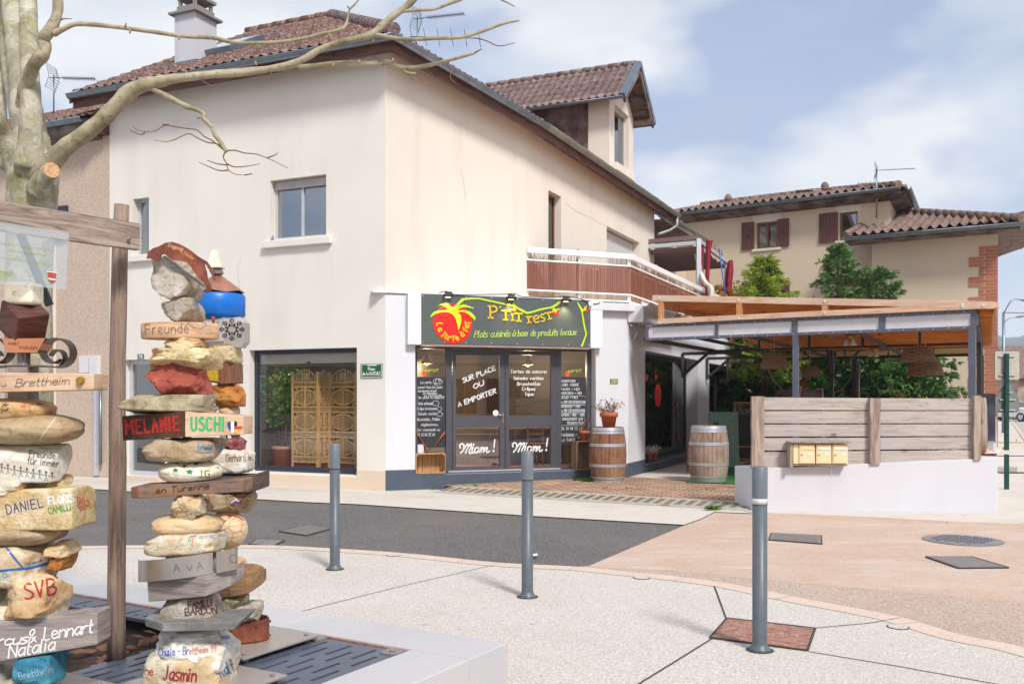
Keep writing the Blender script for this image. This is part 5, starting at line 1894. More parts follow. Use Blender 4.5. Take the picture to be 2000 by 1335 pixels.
def pot(c,H,r,lab,plant=None,name='flower_pot',rs=1):
 t = thing(name,lab,'flower pot',tuple(c))
 MB().lathe([(r*0.62,0),(r*0.85,H*0.72),(r*1.0,H*0.74),(r*1.02,H),(r*0.9,H),(r*0.85,H*0.8)],c,24).build('pot',M['terracotta'],t)
 MB().lathe([(0.001,H*0.88),(r*0.9,H*0.88)],c,20,cap=False,smooth=False).build('soil',M['soil'],t)
 rr = random.Random(rs)
 if plant:
  mb = MB()
  for i in range(plant[0]):
   a = rr.uniform(0,2*pi)
   L = rr.uniform(0.5,1.0)*plant[1]
   out = rr.uniform(0.1,1.2)
   p = c + Vector((cos(a)*r*0.5,sin(a)*r*0.5,H*0.88))
   pts = [p]
   dv = Vector((cos(a)*out,sin(a)*out,1.0)).normalized()
   for s in range(6):
    dv = (dv + Vector((rr.uniform(-.3,.3),rr.uniform(-.3,.3),-plant[2]*rr.uniform(0.2,1)*(s/3)))).normalized()
    pts.append(pts[-1] + dv*L/6)
   mb.tube(pts,[0.004,0.004,0.0035,0.003,0.003,0.002,0.0015],4,cap=False)
   if rr.random() < 0.5:
    for s in (3,4,5):
     q = pts[s]
     v1 = Vector((rr.uniform(-1,1),rr.uniform(-1,1),rr.uniform(-1,1))).normalized()*0.03
     v2 = Vector((rr.uniform(-1,1),rr.uniform(-1,1),rr.uniform(-1,1))).normalized()*0.018
     mb.add([q,q + v1 + v2,q + v1*2,q + v1 - v2],[(0,1,2,3)])
  mb.build('dry_plant',plant[3],t)
 return t
pot(Vector((cA.x + 0.02,cA.y,cA.z + hA - 0.045)),0.31,0.165,'terracotta flower pot with a dried-up plant on top of the dark barrel',(46,0.42,0.55,M['dry_plant']))
pc = FC.W(FC.S(1141,oD + 0.18),cz0 + 0.52,oD + 0.19)
pot(pc,0.19,0.10,'small terracotta pot with dry twigs on the upright crate',(12,0.3,0.1,M['dry_plant']),rs=4)
mb = MB()
c = FC.W(FC.S(1129.5,oD + 0.16),cz0 + 0.52,oD + 0.16)
mb.lathe([(0.05,0.0),(0.065,0.02),(0.06,0.07),(0.035,0.10),(0.01,0.11)],c,14)
mb.build('black_lantern',M['black'],label='small squat black ornament on the upright crate left of the small pot',cat='ornament')
for k,(x,lab) in enumerate(((1266,'terracotta pot on the sill of the side window, nearest the grey pillar'),(1276.5,'terracotta pot with pale dry heather on the side window sill, right of the other pot'))):
 o_ = -0.14 + 0.05*k
 c = FR.W(FR.S(x,o_),0.272,o_)
 pot(c,0.20,0.105,lab,(26,0.22,0.0,M['fabric_white']),rs=9 + k)
# ------------------------------------------------------------------ behind the shop window: carved folding screen,ficus
def carved_panel(parent,P0,du,w_,H):
 """one leaf of the screen: stiles, rails, lattice bands, ovals of fretwork"""
 n = Vector((du.y,-du.x,0))
 def Wp(a,z,o=0.0): return P0 + du*a + Vector((0,0,z)) + n*o
 def bx(mb,a0,a1,z0,z1,t=0.012):
  mb.hexa([Wp(a0,z0,-t),Wp(a1,z0,-t),Wp(a1,z0,t),Wp(a0,z0,t),Wp(a0,z1,-t),Wp(a1,z1,-t),Wp(a1,z1,t),Wp(a0,z1,t)])
 s = 0.04
 mb = MB()
 bx(mb,0,s,0,H,0.014)
 bx(mb,w_ - s,w_,0,H,0.014)
 zr = [0.10,0.145,0.23,0.265]
 lev = []
 z = 0.10
 bands = []
 for i in range(3):
  bx(mb,s,w_ - s,z,z + 0.03)
  bands.append((z + 0.03,z + 0.095))
  bx(mb,s,w_ - s,z + 0.095,z + 0.125)
  lev.append((z + 0.125,z + 0.125 + (H - 0.40 - 3*0.125)/3))
  z = lev[-1][1]
 bx(mb,s,w_ - s,z,z + 0.03)
 bands.append((z + 0.03,z + 0.09))
 bx(mb,s,w_ - s,z + 0.09,z + 0.12)
 zt_ = z + 0.12
 for (z0,z1) in lev:
  bx(mb,w_/2 - 0.012,w_/2 + 0.012,z0,z1,0.010)
 mb.build('frame',M['carved'],parent)
 mb = MB()
 def strip(p,q,t=0.010,wd=0.006):
  a,b = Wp(*p),Wp(*q)
  mb.bar(a,b,t*0.8,wd,up=(n.x,n.y,0)) if False else mb.bar(a,b,wd,0.012,up=tuple(n))
 for (z0,z1) in bands:
  k = 9
  ww = (w_ - 2*s)/k
  for i in range(k):
   a = s + i*ww
   zm = (z0 + z1)/2
   for (za,zb) in ((z0,zm),(zm,z1)):
    strip((a,za),(a + ww,zb))
    strip((a,zb),(a + ww,za))
 for (z0,z1) in lev:
  cz_,rz_ = (z0 + z1)/2,(z1 - z0)/2 - 0.025
  ra = w_/2 - s - 0.028
  N_ = 26
  ring = [(w_/2 + ra*cos(2*pi*i/N_),cz_ + rz_*sin(2*pi*i/N_)) for i in range(N_ + 1)]
  for p,q in zip(ring,ring[1:]):
   strip(p,q,wd=0.026)
  st_ = 0.045
  m = int(2*(ra + rz_)/st_)
  for sgn in (1,-1):
   for i in range(-m,m):
    cc = i*st_*1.4
    seg = []
    for j in range(60):
     a = -ra + 2*ra*j/59
     b = sgn*a + cc
     if (a/ra) ** 2 + (b/rz_) ** 2 < 0.97 and abs(b) < rz_:
      seg.append((a + w_/2,b + cz_))
    if len(seg) > 2:
     strip(seg[0],seg[-1],wd=0.009)
  for sx in (-1,1):
   for sz in (-1,1):
    for k in range(7):
     t_ = k/6
     ax = w_/2 + sx*(w_/2 - s - 0.012 - 0.07*t_)
     az = cz_ + sz*((z1 - z0)/2 - 0.012 - 0.10*(1 - t_))
     pts = [(ax + 0.024*cos(2*pi*i/7 + k),az + 0.020*sin(2*pi*i/7 + k)) for i in range(5)]
     for p,q in zip(pts,pts[1:]):
      strip(p,q,wd=0.011)
 N_ = 18
 pr = None
 for i in range(N_ + 1):
  t_ = i/N_
  a = s + (w_ - 2*s)*t_
  hgt = zt_ + 0.05 + 0.16*sin(pi*t_) ** 0.8 + 0.010*abs(sin(5*pi*t_))
  if pr:
   strip(pr,(a,hgt),wd=0.020)
   if i % 1 == 0:
    strip((a,zt_),(a - (0.02 if i % 2 else -0.02),hgt),wd=0.010)
  pr = (a,hgt)
 for k in range(-5,6):
  strip((w_/2 + k*0.014 - 0.03,zt_ + 0.02),(w_/2 + k*0.014 + 0.03,zt_ + 0.16),wd=0.005)
  strip((w_/2 + k*0.014 + 0.03,zt_ + 0.02),(w_/2 + k*0.014 - 0.03,zt_ + 0.16),wd=0.005)
 mb.build('fretwork',M['carved'],parent)
zf = hS[2] + 0.06
os_ = -0.42
SCRN = thing('folding_screen','tall carved wooden folding screen with oval fretwork behind the shop window glass','folding screen',tuple(FL.W(FL.S(600,os_),zf,os_)))
Hs = 1.78
pp = [(570,os_),(622,os_ + 0.02),(644,os_ - 0.28),(697,os_ - 0.02)]
pw = [FL.W(FL.S(x,o),zf,o) for x,o in pp]
for i in (0,1,2):
 a,b = pw[i],pw[i + 1]
 lf = thing('panel',None,None,(0,0,0))
 lf.parent = SCRN
 lf.location = a - SCRN.location
 d = (b - a)
 carved_panel(lf,a,d.normalized(),d.length,Hs)
cf = FL.W(FL.S(553,-0.62),zf,-0.62)
FIC = thing('potted_ficus','leafy potted ficus behind the left part of the shop window','houseplant',tuple(cf))
MB().lathe([(0.15,0),(0.2,0.32),(0.22,0.33),(0.22,0.38),(0.19,0.38)],cf,20).build('pot',plain('pink_pot',(176,120,100),0.7),FIC)
mb = MB()
tops = []
for k in range(4):
 a = k*1.7
 p = cf + Vector((cos(a)*0.04,sin(a)*0.04,0.36))
 q = p + Vector((cos(a)*0.10,sin(a)*0.06,0.7))
 q2 = q + Vector((cos(a)*0.15,sin(a)*0.10,0.6))
 mb.tube([p,q,q2],[0.016,0.012,0.006],6)
 tops += [(p,q),(q,q2)]
mb.build('stem',M['bark_brown'],FIC)
def leaves(mb,n,fn,size,rr,asp=0.42,droop=0.5):
 for i in range(n):
  c = fn(rr)
  d = Vector((rr.uniform(-1,1),rr.uniform(-1,1),rr.uniform(-1,0.4) - droop)).normalized()
  s_ = d.cross(Vector((rr.uniform(-1,1),rr.uniform(-1,1),rr.uniform(-1,1)))).normalized()
  L = size*rr.uniform(0.6,1.2)
  m_ = c + d*L*0.5
  mb.add([c,m_ + s_*L*asp,c + d*L,m_ - s_*L*asp],[(0,1,2,3)])
rr = random.Random(5)
mb = MB()
def ff(rr):
 t = rr.random() ** 0.7
 a = rr.uniform(0,2*pi)
 r = rr.random() ** 0.5*(0.22 + 0.34*t)
 return cf + Vector((cos(a)*r - 0.05,sin(a)*r*0.7,0.75 + 1.15*t))
leaves(mb,900,ff,0.085,rr)
mb.build('foliage',M['leaf_ficus'],FIC)
def chair(c,rz,lab,mat):
 t = thing('chair',lab,'chair',tuple(c),'wooden chairs in the dining room')
 m = Matrix.Rotation(rz,3,'Z')
 def bb(x0,x1,y0,y1,z0,z1):
  return [m @ Vector(q) + c for q in ((x0,y0,z0),(x1,y0,z0),(x1,y1,z0),(x0,y1,z0),(x0,y0,z1),(x1,y0,z1),(x1,y1,z1),(x0,y1,z1))]
 MB().hexa(bb(-.2,.2,-.2,.2,.43,.46)).build('seat',mat,t,bevel=0.006)
 for x in (-.19,.155):
  for y in (-.19,.155):
   MB().hexa(bb(x,x + .035,y,y + .035,0,.43)).build('leg',mat,t)
 MB().hexa(bb(-.19,-.15,.165,.195,.46,.95)).hexa(bb(.15,.19,.165,.195,.46,.95)).hexa(bb(-.15,.15,.17,.19,.80,.93)).hexa(bb(-.15,.15,.17,.19,.60,.66)).build('backrest',mat,t)
 return t
def table(c,rz,w_,d_,lab,mat,h=0.75):
 t = thing('table',lab,'table',tuple(c))
 m = Matrix.Rotation(rz,3,'Z')
 def bb(x0,x1,y0,y1,z0,z1):
  return [m @ Vector(q) + c for q in ((x0,y0,z0),(x1,y0,z0),(x1,y1,z0),(x0,y1,z0),(x0,y0,z1),(x1,y0,z1),(x1,y1,z1),(x0,y1,z1))]
 MB().hexa(bb(-w_/2,w_/2,-d_/2,d_/2,h - .035,h)).build('tabletop',mat,t,bevel=0.006)
 for x in (-w_/2 + .04,w_/2 - .09):
  for y in (-d_/2 + .04,d_/2 - .09):
   MB().hexa(bb(x,x + .05,y,y + .05,0,h - .035)).build('leg',mat,t)
 return t
fz = 0.245
chair(FC.W(FC.S(1058,-1.2),fz,-1.3),0.5,'wooden chair seen through the lower right pane of the double door',M['wood_plain'])
table(FC.W(FC.S(1030,-1.9),fz,-2.1),0.35,1.1,0.7,'plain wooden table inside behind the right door leaf',M['wood_plain'])
table(FC.W(FC.S(925,-2.2),fz,-2.4),0.35,1.1,0.7,'plain wooden table inside behind the left door leaf',M['wood_plain'])
chair(FR.W(FR.S(1300,-1.0),0.205,-1.1),1.2,'dark wooden chair just inside the large side window',M['wood_plain'])
def ceiling_lamp(c,e,lab):
 t = thing('ceiling_lamp',lab,'lamp',tuple(c),'lit lamps inside the restaurant')
 MB().lathe([(0.12,0.0),(0.10,0.05),(0.03,0.12),(0.01,0.3)],c,16,cap=False).build('lamp_shade',M['brass'],t)
 MB().lathe([(0.001,-0.03),(0.035,-0.02),(0.04,0.01),(0.02,0.04)],c,12,cap=False).build('bulb',M['lamp_glow'],t)
 ld = bpy.data.lights.new('lamp_light','POINT')
 ld.energy = e
 ld.color = (1,0.82,0.55)
 ld.shadow_soft_size = 0.06
 lo = bpy.data.objects.new('lamp_light',ld)
 COL.objects.link(lo)
 lo.parent = t
 lo.location = (0,0,-0.08)
ceiling_lamp(FL.W(FL.S(566,-1.0),hS[3] - 0.42,-1.0),8,'small lit lamp hanging above the ficus behind the shop window')
ceiling_lamp(FC.W(FC.S(1035,-1.4),2.25,-1.5),45,'lit lamp inside the restaurant behind the right door leaf')
ceiling_lamp(FC.W(FC.S(850,-1.0),2.25,-1.6),25,'lit lamp inside the restaurant behind the left sidelight')
# ------------------------------------------------------------------ white wall,plank fence,letterboxes
WF = Fr(3.415,13.30,1,-0.03)
wl0,wl1 = 0.0,WF.S(1948)
zl,zr_ = WF.Z(1475,915),WF.Z(1948,894)
sdn = Vector((0.51,1,0)).normalized()
WL = thing('garden_wall','low white rendered wall carrying the plank fence at the street corner','wall',tuple(WF.W(0,0,0)))
mb = MB()
TH = 0.36
cR = WF.W(wl1,0,0)
far = cR + sdn*20.0
inn = Vector((-sdn.y,sdn.x,0))*TH
lb = Vector((G(1453,996).x,13.95,0))
pl_ = [WF.W(0,0,0),cR,far,far + inn,cR + inn + sdn*0.25,lb + Vector((0.28,0.12,0)),lb]
zt_ = [zl,zr_,zr_ + 0.25,zr_ + 0.25,zr_,zl,zl]
bot = [Vector((p.x,p.y,-0.06)) for p in pl_]
top = [Vector((p.x,p.y,z)) for p,z in zip(pl_,zt_)]
n = len(pl_)
mb.add(bot + top,[(i,(i + 1) % n,n + (i + 1) % n,n + i) for i in range(n)])
tr = tessellate_polygon([[Vector((p.x,p.y,0)) for p in pl_]])
mb.f += [tuple(n + i for i in t) for t in tr]
mb.sm += [False]*len(tr)
M['wall_white'] = stucco('white_wall_paint',(208,208,214),0.22,dark=(0.36,0.35,0.36,1),bs=0.12)
mb.build('wall_body',M['wall_white'],WL,fix=True,bevel=0.012)
MB().slab([Vector((p.x,p.y,z + 0.003)) for p,z in ((cR + inn*0.15 + sdn*0.4,zr_ + 0.0),(far + inn*0.1,zr_ + 0.25),(far + inn*0.9,zr_ + 0.25),(cR + inn*0.9 + sdn*0.4,zr_))],(0,0,0.02)).build('coping',M['concrete'],WL,fix=True)
FE = thing('plank_fence','weathered grey horizontal plank fence on top of the white wall','fence',tuple(WF.W(0,zl,-0.1)))
of = -0.06
def fp(px,py,o=of): return WF.W(WF.S(px,o),WF.Z(px,py,o),o)
rows = [(775.5,800,778.3,800.8),(802.5,826.2,802.3,826),(828.5,852.2,828,851),(855,879.5,853,876),(882.5,914,878.5,901)]
for sec,(xa,xb) in enumerate(((1492,1700),(1719,1904))):
 mb = MB()
 for (lt,lb_,rt,rb) in rows:
  def yy(x,l,r): return l + (r - l)*(x - 1476)/(1903 - 1476)
  p = [fp(xa,yy(xa,lb_,rb),of - .025),fp(xb,yy(xb,lb_,rb),of - .025),fp(xb,yy(xb,lb_,rb)),fp(xa,yy(xa,lb_,rb)),
    fp(xa,yy(xa,lt,rt),of - .025),fp(xb,yy(xb,lt,rt),of - .025),fp(xb,yy(xb,lt,rt)),fp(xa,yy(xa,lt,rt))]
  j = R.uniform(-0.006,0.006)
  mb.hexa([q + WF.n*j for q in p])
 mb.build('planks',M['fence'],FE,bevel=0.004)
for (x0,x1,yt,yb) in ((1469,1493,773.5,914.5),(1700,1719,777,908),(1903,1916,772,900.5)):
 mb = MB()
 a0,a1 = WF.S(x0,0.03),WF.S(x1,0.03)
 z0,z1 = WF.Z(x0,yb,0.0),WF.Z(x0,yt,0.03)
 z0 = max(z0,zl + (zr_ - zl)*a0/wl1 - 0.01)
 n = 9
 for i in range(n):
  t0,t1 = i/n,(i + 1)/n
  w0,w1 = noise.noise(Vector((x0,t0*4,0)))*0.012,noise.noise(Vector((x0,t1*4,0)))*0.012
  mb.hexa([WF.W(a0 + w0,z0 + (z1 - z0)*t0,-0.06),WF.W(a1 + w0,z0 + (z1 - z0)*t0,-0.06),WF.W(a1 + w0,z0 + (z1 - z0)*t0,0.03),WF.W(a0 + w0,z0 + (z1 - z0)*t0,0.03),
     WF.W(a0 + w1,z0 + (z1 - z0)*t1,-0.06),WF.W(a1 + w1,z0 + (z1 - z0)*t1,-0.06),WF.W(a1 + w1,z0 + (z1 - z0)*t1,0.03),WF.W(a0 + w1,z0 + (z1 - z0)*t1,0.03)])
 mb.build('post',M['fence_post'],FE)
for i,(s_,h_) in enumerate(((0.5,0.84),(0.95,0.78),(1.6,0.80),(2.3,0.72),(3.0,0.66))):
 c = cR + sdn*s_ + inn*0.55
 c.z = zr_ + 0.012*s_
 mb = MB()
 mb.tube([c,c + Vector((0.004,0,h_*0.4)),c + Vector((-0.01,0,h_*0.8)),c + Vector((0,0,h_))],[0.06,0.057,0.06,0.052],10)
 mb.build('post',M['fence_post'],FE)
MB().bar(cR + sdn*0.4 + inn*0.8 + Vector((0,0,zr_ + 0.7)),cR + sdn*3.1 + inn*0.8 + Vector((0,0,zr_ + 0.62)),0.03,0.16).build('side_board',M['fence'],FE)
mb = MB()
c0 = cR + sdn*0.35 + Vector((0,0,zr_ + 0.035))
for i in range(9):
 for j in range(5):
  def q(i,j):
   p = c0 + sdn*(i*0.13) + inn.normalized()*(-0.16 + j*0.075)
   return p + Vector((0,0,0.03*abs(noise.noise(Vector((i*.8,j*.9,0)))) + 0.004*((i + j) % 2)))
  mb.add([q(i,j),q(i + 1,j),q(i + 1,j + 1),q(i,j + 1)],[(0,1,2,3)])
m,t_,b_ = nmat('striped_sheet')
v_ = coords(t_)
wv = noi(t_,v_,7,2)
t_.links.new(ramp(t_,wv,[(0.5,lin((232,226,222))),(0.56,lin((232,140,100)))]),b_.inputs['Base Color'])
tag(mb.build('plastic_sheet',m),'crumpled orange and white plastic sheet lying on the wall top at the corner','plastic sheet')
LB = thing('letterbox_bank','bank of three cream metal letterboxes under a small wooden roof, fixed to the fence','letterboxes',tuple(fp(1587,907,0.05)))
o0,o1 = 0.0,0.16
def lz(px,py): return WF.Z(px,py,o1)
def ls(px): return WF.S(px,o1)
wdm = M['fence_post']
MB().fbox(WF,ls(1543),ls(1549),lz(1545,912),lz(1545,865),-0.02,o1).fbox(WF,ls(1541),ls(1660),lz(1545,864.5),lz(1545,861.5),-0.03,o1 + 0.04).fbox(WF,ls(1549),ls(1657),lz(1560,909),lz(1560,906.5),0,o1 - 0.03).build('wooden_surround',wdm,LB,bevel=0.003)
zt1,zb1 = lz(1560,867),lz(1560,905.5)
for k,(xa,xb) in enumerate(((1560.5,1592),(1594.5,1624.5),(1626.5,1656.5))):
 mb = MB()
 mb.fbox(WF,ls(xa),ls(xb),zb1,zt1,0.0,o1 - 0.012)
 if k == 0:
  mb.fbox(WF,ls(1550),ls(1560),zb1,zt1,0.0,o1 - 0.016)
 bx = mb.build('letterbox',M['cream_box'],LB,bevel=0.004)
 w_ = ls(xb) - ls(xa)
 MB().fbox(WF,ls(xa) + 0.012,ls(xb) - 0.012,zb1 + 0.012,zt1 - 0.012,o1 - 0.012,o1 - 0.004).build('door',M['cream_box'],bx,bevel=0.003)
 MB().fbox(WF,ls(xa) + 0.03,ls(xb) - 0.02,zt1 - 0.075,zt1 - 0.045,o1 - 0.004,o1 + 0.004).build('flap',M['cream_box'] if k == 0 else M['white'],bx)
 MB().fbox(WF,ls(xa) + w_*0.55,ls(xb) - 0.03,zb1 + 0.12,zb1 + 0.15,o1 - 0.004,o1 + 0.001).build('name_card',M['white'],bx)
 c = WF.W(ls(xa) + w_*0.17,(zb1 + zt1)/2 - 0.01,o1 - 0.004)
 MB().tube([c,c + WF.n*0.008],0.012,10).build('lock',M['cast_iron'],bx)
MB().fbox(WF,WF.S(1623,0.02),WF.S(1625.5,0.02),WF.Z(1624,926,0.02),WF.Z(1624,912,0.02),0.0,0.01).build('bracket',M['white'],LB)
# ------------------------------------------------------------------ pergola
PA,PB = Vector((2.49,17.6,0)),Vector((7.16,14.6,0))
PF = Fr(PA.x,PA.y,PB.x - PA.x,PB.y - PA.y)
pL = (PB - PA).length
sd2 = Vector((4.62,9.15,0))           # along the side,front to back
PC,PD = PB + sd2,PA + sd2
PG = thing('pergola','large pergola with grey steel frame, white fascia panels and pine timber roof over the terrace','pergola',tuple(PA))
st_ = M['pergola_steel']
dk = M['pergola_dark']
hb0,hb1 = 2.65,2.945
mb = MB()
def band(fr,L,mb,mat):
 mb.fbox(fr,0,L,hb1 - 0.05,hb1,-0.05,0.035)
 mb.fbox(fr,0,L,hb0,hb0 + 0.05,-0.05,0.035)
band(PF,pL,mb,st_)
xs = [1263,1399,1551.5,1722.5,1903]
ss = [PF.S(x,0.035) for x in xs]
ss[0],ss[-1] = 0.03,pL - 0.03
for k,s in enumerate(ss):
 wdh = 0.03 if k in (0,1) else 0.05
 mb.fbox(PF,s - wdh,s + wdh,hb0 + 0.05,hb1 - 0.05,-0.05,0.035)
mb.build('front_frame',st_,PG,bevel=0.003)
for k in range(4):
 MB().fbox(PF,ss[k] + 0.03,ss[k + 1] - 0.03,hb0 + 0.05,hb1 - 0.05,-0.01,0.012).build('fascia_panel',M['white_panel'],PG)
mb = MB()
a = 0.1
while a < pL:
 for z in (hb0 + 0.025,hb1 - 0.025):
  mb.fbox(PF,a - 0.006,a + 0.006,z - 0.006,z + 0.006,0.035,0.04)
 a += 0.22
mb.build('bolts',M['white'],PG)
PS = Fr(PB.x,PB.y,sd2.x,sd2.y)
mb = MB()
for (p,q) in ((PB,PC),(PC,PD),(PD,PA)):
 for z in (hb0 + 0.035,hb1 - 0.035):
  mb.bar((p.x,p.y,z),(q.x,q.y,z),0.07,0.07)
for tt in (0.45,):
 p,q = PA.lerp(PD,tt),PB.lerp(PC,tt)
 mb.bar((p.x,p.y,hb0 + 0.02),(q.x,q.y,hb0 + 0.02),0.06,0.05)
 for k in range(1,5):
  r_ = p.lerp(q,k/5)
  mb.bar((r_.x,r_.y,hb0),(r_.x,r_.y,hb1),0.05,0.05)
for k in (0.35,0.68):
 p,q = PA.lerp(PB,k),PD.lerp(PC,k)
 mb.bar((p.x,p.y,hb0 + 0.03),(q.x,q.y,hb0 + 0.03),0.06,0.06)
mb.build('inner_frame',dk,PG)
for (p,q,nn) in ((PD,PC,5),(PB,PC,4)):
 for k in range(nn):
  a,b = p.lerp(q,(k + 0.02)/nn),p.lerp(q,(k + 0.98)/nn)
  n_ = (b - a).cross(Vector((0,0,1))).normalized()*0.01
  MB().hexa([a - n_ + Vector((0,0,hb0 + 0.07)),b - n_ + Vector((0,0,hb0 + 0.07)),b + n_ + Vector((0,0,hb0 + 0.07)),a + n_ + Vector((0,0,hb0 + 0.07)),
     a - n_ + Vector((0,0,hb1 - 0.07)),b - n_ + Vector((0,0,hb1 - 0.07)),b + n_ + Vector((0,0,hb1 - 0.07)),a + n_ + Vector((0,0,hb1 - 0.07))]).build('fascia_panel',M['fascia_back'],PG)
def post(p,w_=0.085,mat=None,z1=hb0,braces=True):
 MB().box(p.x - w_/2,p.x + w_/2,p.y - w_/2,p.y + w_/2,0.09,z1,rz=math.atan2(PF.u.y,PF.u.x)).build('post',mat or dk,PG)
 if braces:
  mb = MB()
  for d in (PF.u,-PF.u,sd2.normalized(),-sd2.normalized()):
   mb.bar(p + Vector((0,0,hb0 - 0.62)),p + d*0.6 + Vector((0,0,hb0 - 0.02)),0.05,0.05)
  mb.build('brace',mat or dk,PG)
post(PF.W(PF.S(1554),0,-0.01),0.09,st_,braces=False)
post(PF.W(pL - 0.06,0,-0.01),0.10,st_,braces=False)
for tt in (0.42,1.0):
 p = PB.lerp(PC,tt)
 post(p,0.09,braces=False)
p = P(1624,700,21.0); p.z = 0
post(p,0.09)
p = P(1669,700,25.2); p.z = 0
post(p,0.11,braces=False)
MB().tube([p + Vector((0.12,0,0)),p + Vector((0.12,0,hb0))],0.02,8).build('conduit',M['alu'],PG)
for x in (1330,1378,1418,1452):
 a = FR.S(x)
 mb = MB()
 b = FR.W(a,2.62,0.04)
 mb.bar(b - Vector((0,0,0.55)),b + Vector((0,0,0.0)),0.07,0.05,up=(0,1,0))
 mb.bar(b - Vector((0,0,0.5)),b + PF.u*0.6 + Vector((0,0,-0.02)),0.05,0.06)
 mb.bar(b,b + PF.u*1.4,0.06,0.07)
 mb.build('wall_bracket',dk,PG)
rzt = 3.49
mb = MB()
oT = 0.10
lo0,lo1 = -0.02*0 - PF.S(1284,oT)*-1,pL + 0.32
lo0 = PF.S(1284,oT)
hi0 = PF.S(1274,oT)
mb.fbox(PF,lo0,lo1,hb1 + 0.005,hb1 + 0.095,oT - 0.07,oT)
mb.build('lower_rail',M['pine'],PG,bevel=0.004)
e1 = pL + 0.40
zA,zB = PF.Z(1274,576,oT),PF.Z(1941,588,oT)
s1941 = PF.S(1941,oT)
p0,p1 = PF.W(hi0,0,oT - 0.035),PF.W(s1941,0,oT - 0.035)
mb = MB()
mb.bar((p0.x,p0.y,zA - 0.055),(p1.x,p1.y,zB - 0.06),0.075,0.11)
mb.build('top_rail',M['pine'],PG,bevel=0.004)
def ztop(s): return zA - 0.11 + (zB - zA)*(s - hi0)/(s1941 - hi0)
for x in (1290,1443,1611):
 s = PF.S(x,oT)
 MB().fbox(PF,s - 0.05,s + 0.05,hb1 + 0.095,ztop(s),oT - 0.066,oT - 0.004).build('stud',M['pine_post'],PG)
mb = MB()
for x,y in ((1288,581),(1443,585),(1611,588),(1880,594),(1921,596),(1289,630),(1443,621),(1611,611),(1880,598)):
 pt = frfn(PF,oT + 0.004)(x,y)
 mb.tube([pt,pt + PF.n*0.012],0.018,10)
mb.build('coach_bolts',M['white'],PG)
sdu = sd2.normalized()
mb = MB()
N_ = 19
for i in range(1,N_):
 off = sdu*(i*0.55)
 s0 = 0.0 if i > 1 else 0.3
 a = PF.W(hi0 + 0.1,0,0) + off
 b = PF.W(s1941 - 0.02,0,0) + off
 kz = (zA - zB)*(i*0.55)/10.4
 mb.bar((a.x,a.y,zA - 0.12 - kz),(b.x,b.y,zB - 0.12),0.07,0.12)
mb.build('joists',M['pine_orange'],PG)
mb = MB()
zz0,zz1 = zA - 0.03,zB - 0.03
a,b = PF.W(hi0,0,oT - 0.08),PF.W(s1941,0,oT - 0.08)
c,d = b + sdu*10.4,a + sdu*10.4
mb.hexa([(a.x,a.y,zz0),(b.x,b.y,zz1),(c.x,c.y,zz1),(d.x,d.y,zz1),(a.x,a.y,zz0 + 0.03),(b.x,b.y,zz1 + 0.03),(c.x,c.y,zz1 + 0.03),(d.x,d.y,zz1 + 0.03)])
mb.build('roof_boards',M['pine_orange'],PG)
mb = MB()
mb.bar((b.x,b.y,zz1 - 0.05),(c.x,c.y,zz1 - 0.05),0.03,0.14)
mb.build('edge_board',M['pine_post'],PG)
mb = MB()
p,q = PF.W(lo0 + 0.05,0,0.0),PF.W(lo0 + 1.2,0,0.0) + sdu*3
mb.bar((p.x,p.y,3.3),(q.x,q.y,3.05),0.07,0.12)
for k in range(1,7):
 r_ = PA + sdu*(k*1.5)
 mb.bar((r_.x + 0.15,r_.y,hb1),(r_.x + 0.15,r_.y,zA - 0.15 - (zA - zB)*k*1.5/10.4),0.10,0.10)
mb.build('roof_props',M['pine_post'],PG)
LP = None
def pendant(px,yt,yb,w_px,d,lab):
 c = P(px,(yt + yb)/2,d)
 k = d/F
 H,r = (yb - yt)*k,w_px/2*k
 t = thing('pendant_lamp',lab,'hanging lamp',(c.x,c.y,c.z - H/2),'woven basket lamps under the pergola')
 b = Vector((c.x,c.y,c.z - H/2))
 MB().lathe([(r,0),(r*0.97,H*0.12),(r*0.74,H*0.97),(r*0.70,H),(r*0.1,H)],b,28,cap=False).lathe([(r*0.96,0.005),(r*0.7,H*0.96)],b,28,cap=False).build('lamp_shade',M['rattan'],t)
 MB().tube([b + Vector((0,0,H)),Vector((b.x,b.y,3.0))],0.008,6).tube([b + Vector((-r*0.2,0,H)),Vector((b.x - r*0.2,b.y,3.0))],0.004,6).build('cord',M['rope'],t)
 return t
pendant(1512,693,720,55,18.0,'woven basket lamp hanging at the left, beside the front steel post')
pendant(1581,715,735,46,21.0,'darker woven basket lamp hanging farther back, right of the front steel post')
pendant(1793,678,706,69,16.5,'woven basket lamp hanging at the right, nearest the fascia')
pendant(1807,704,734,71,18.2,'woven basket lamp hanging just behind and below the right-hand one')
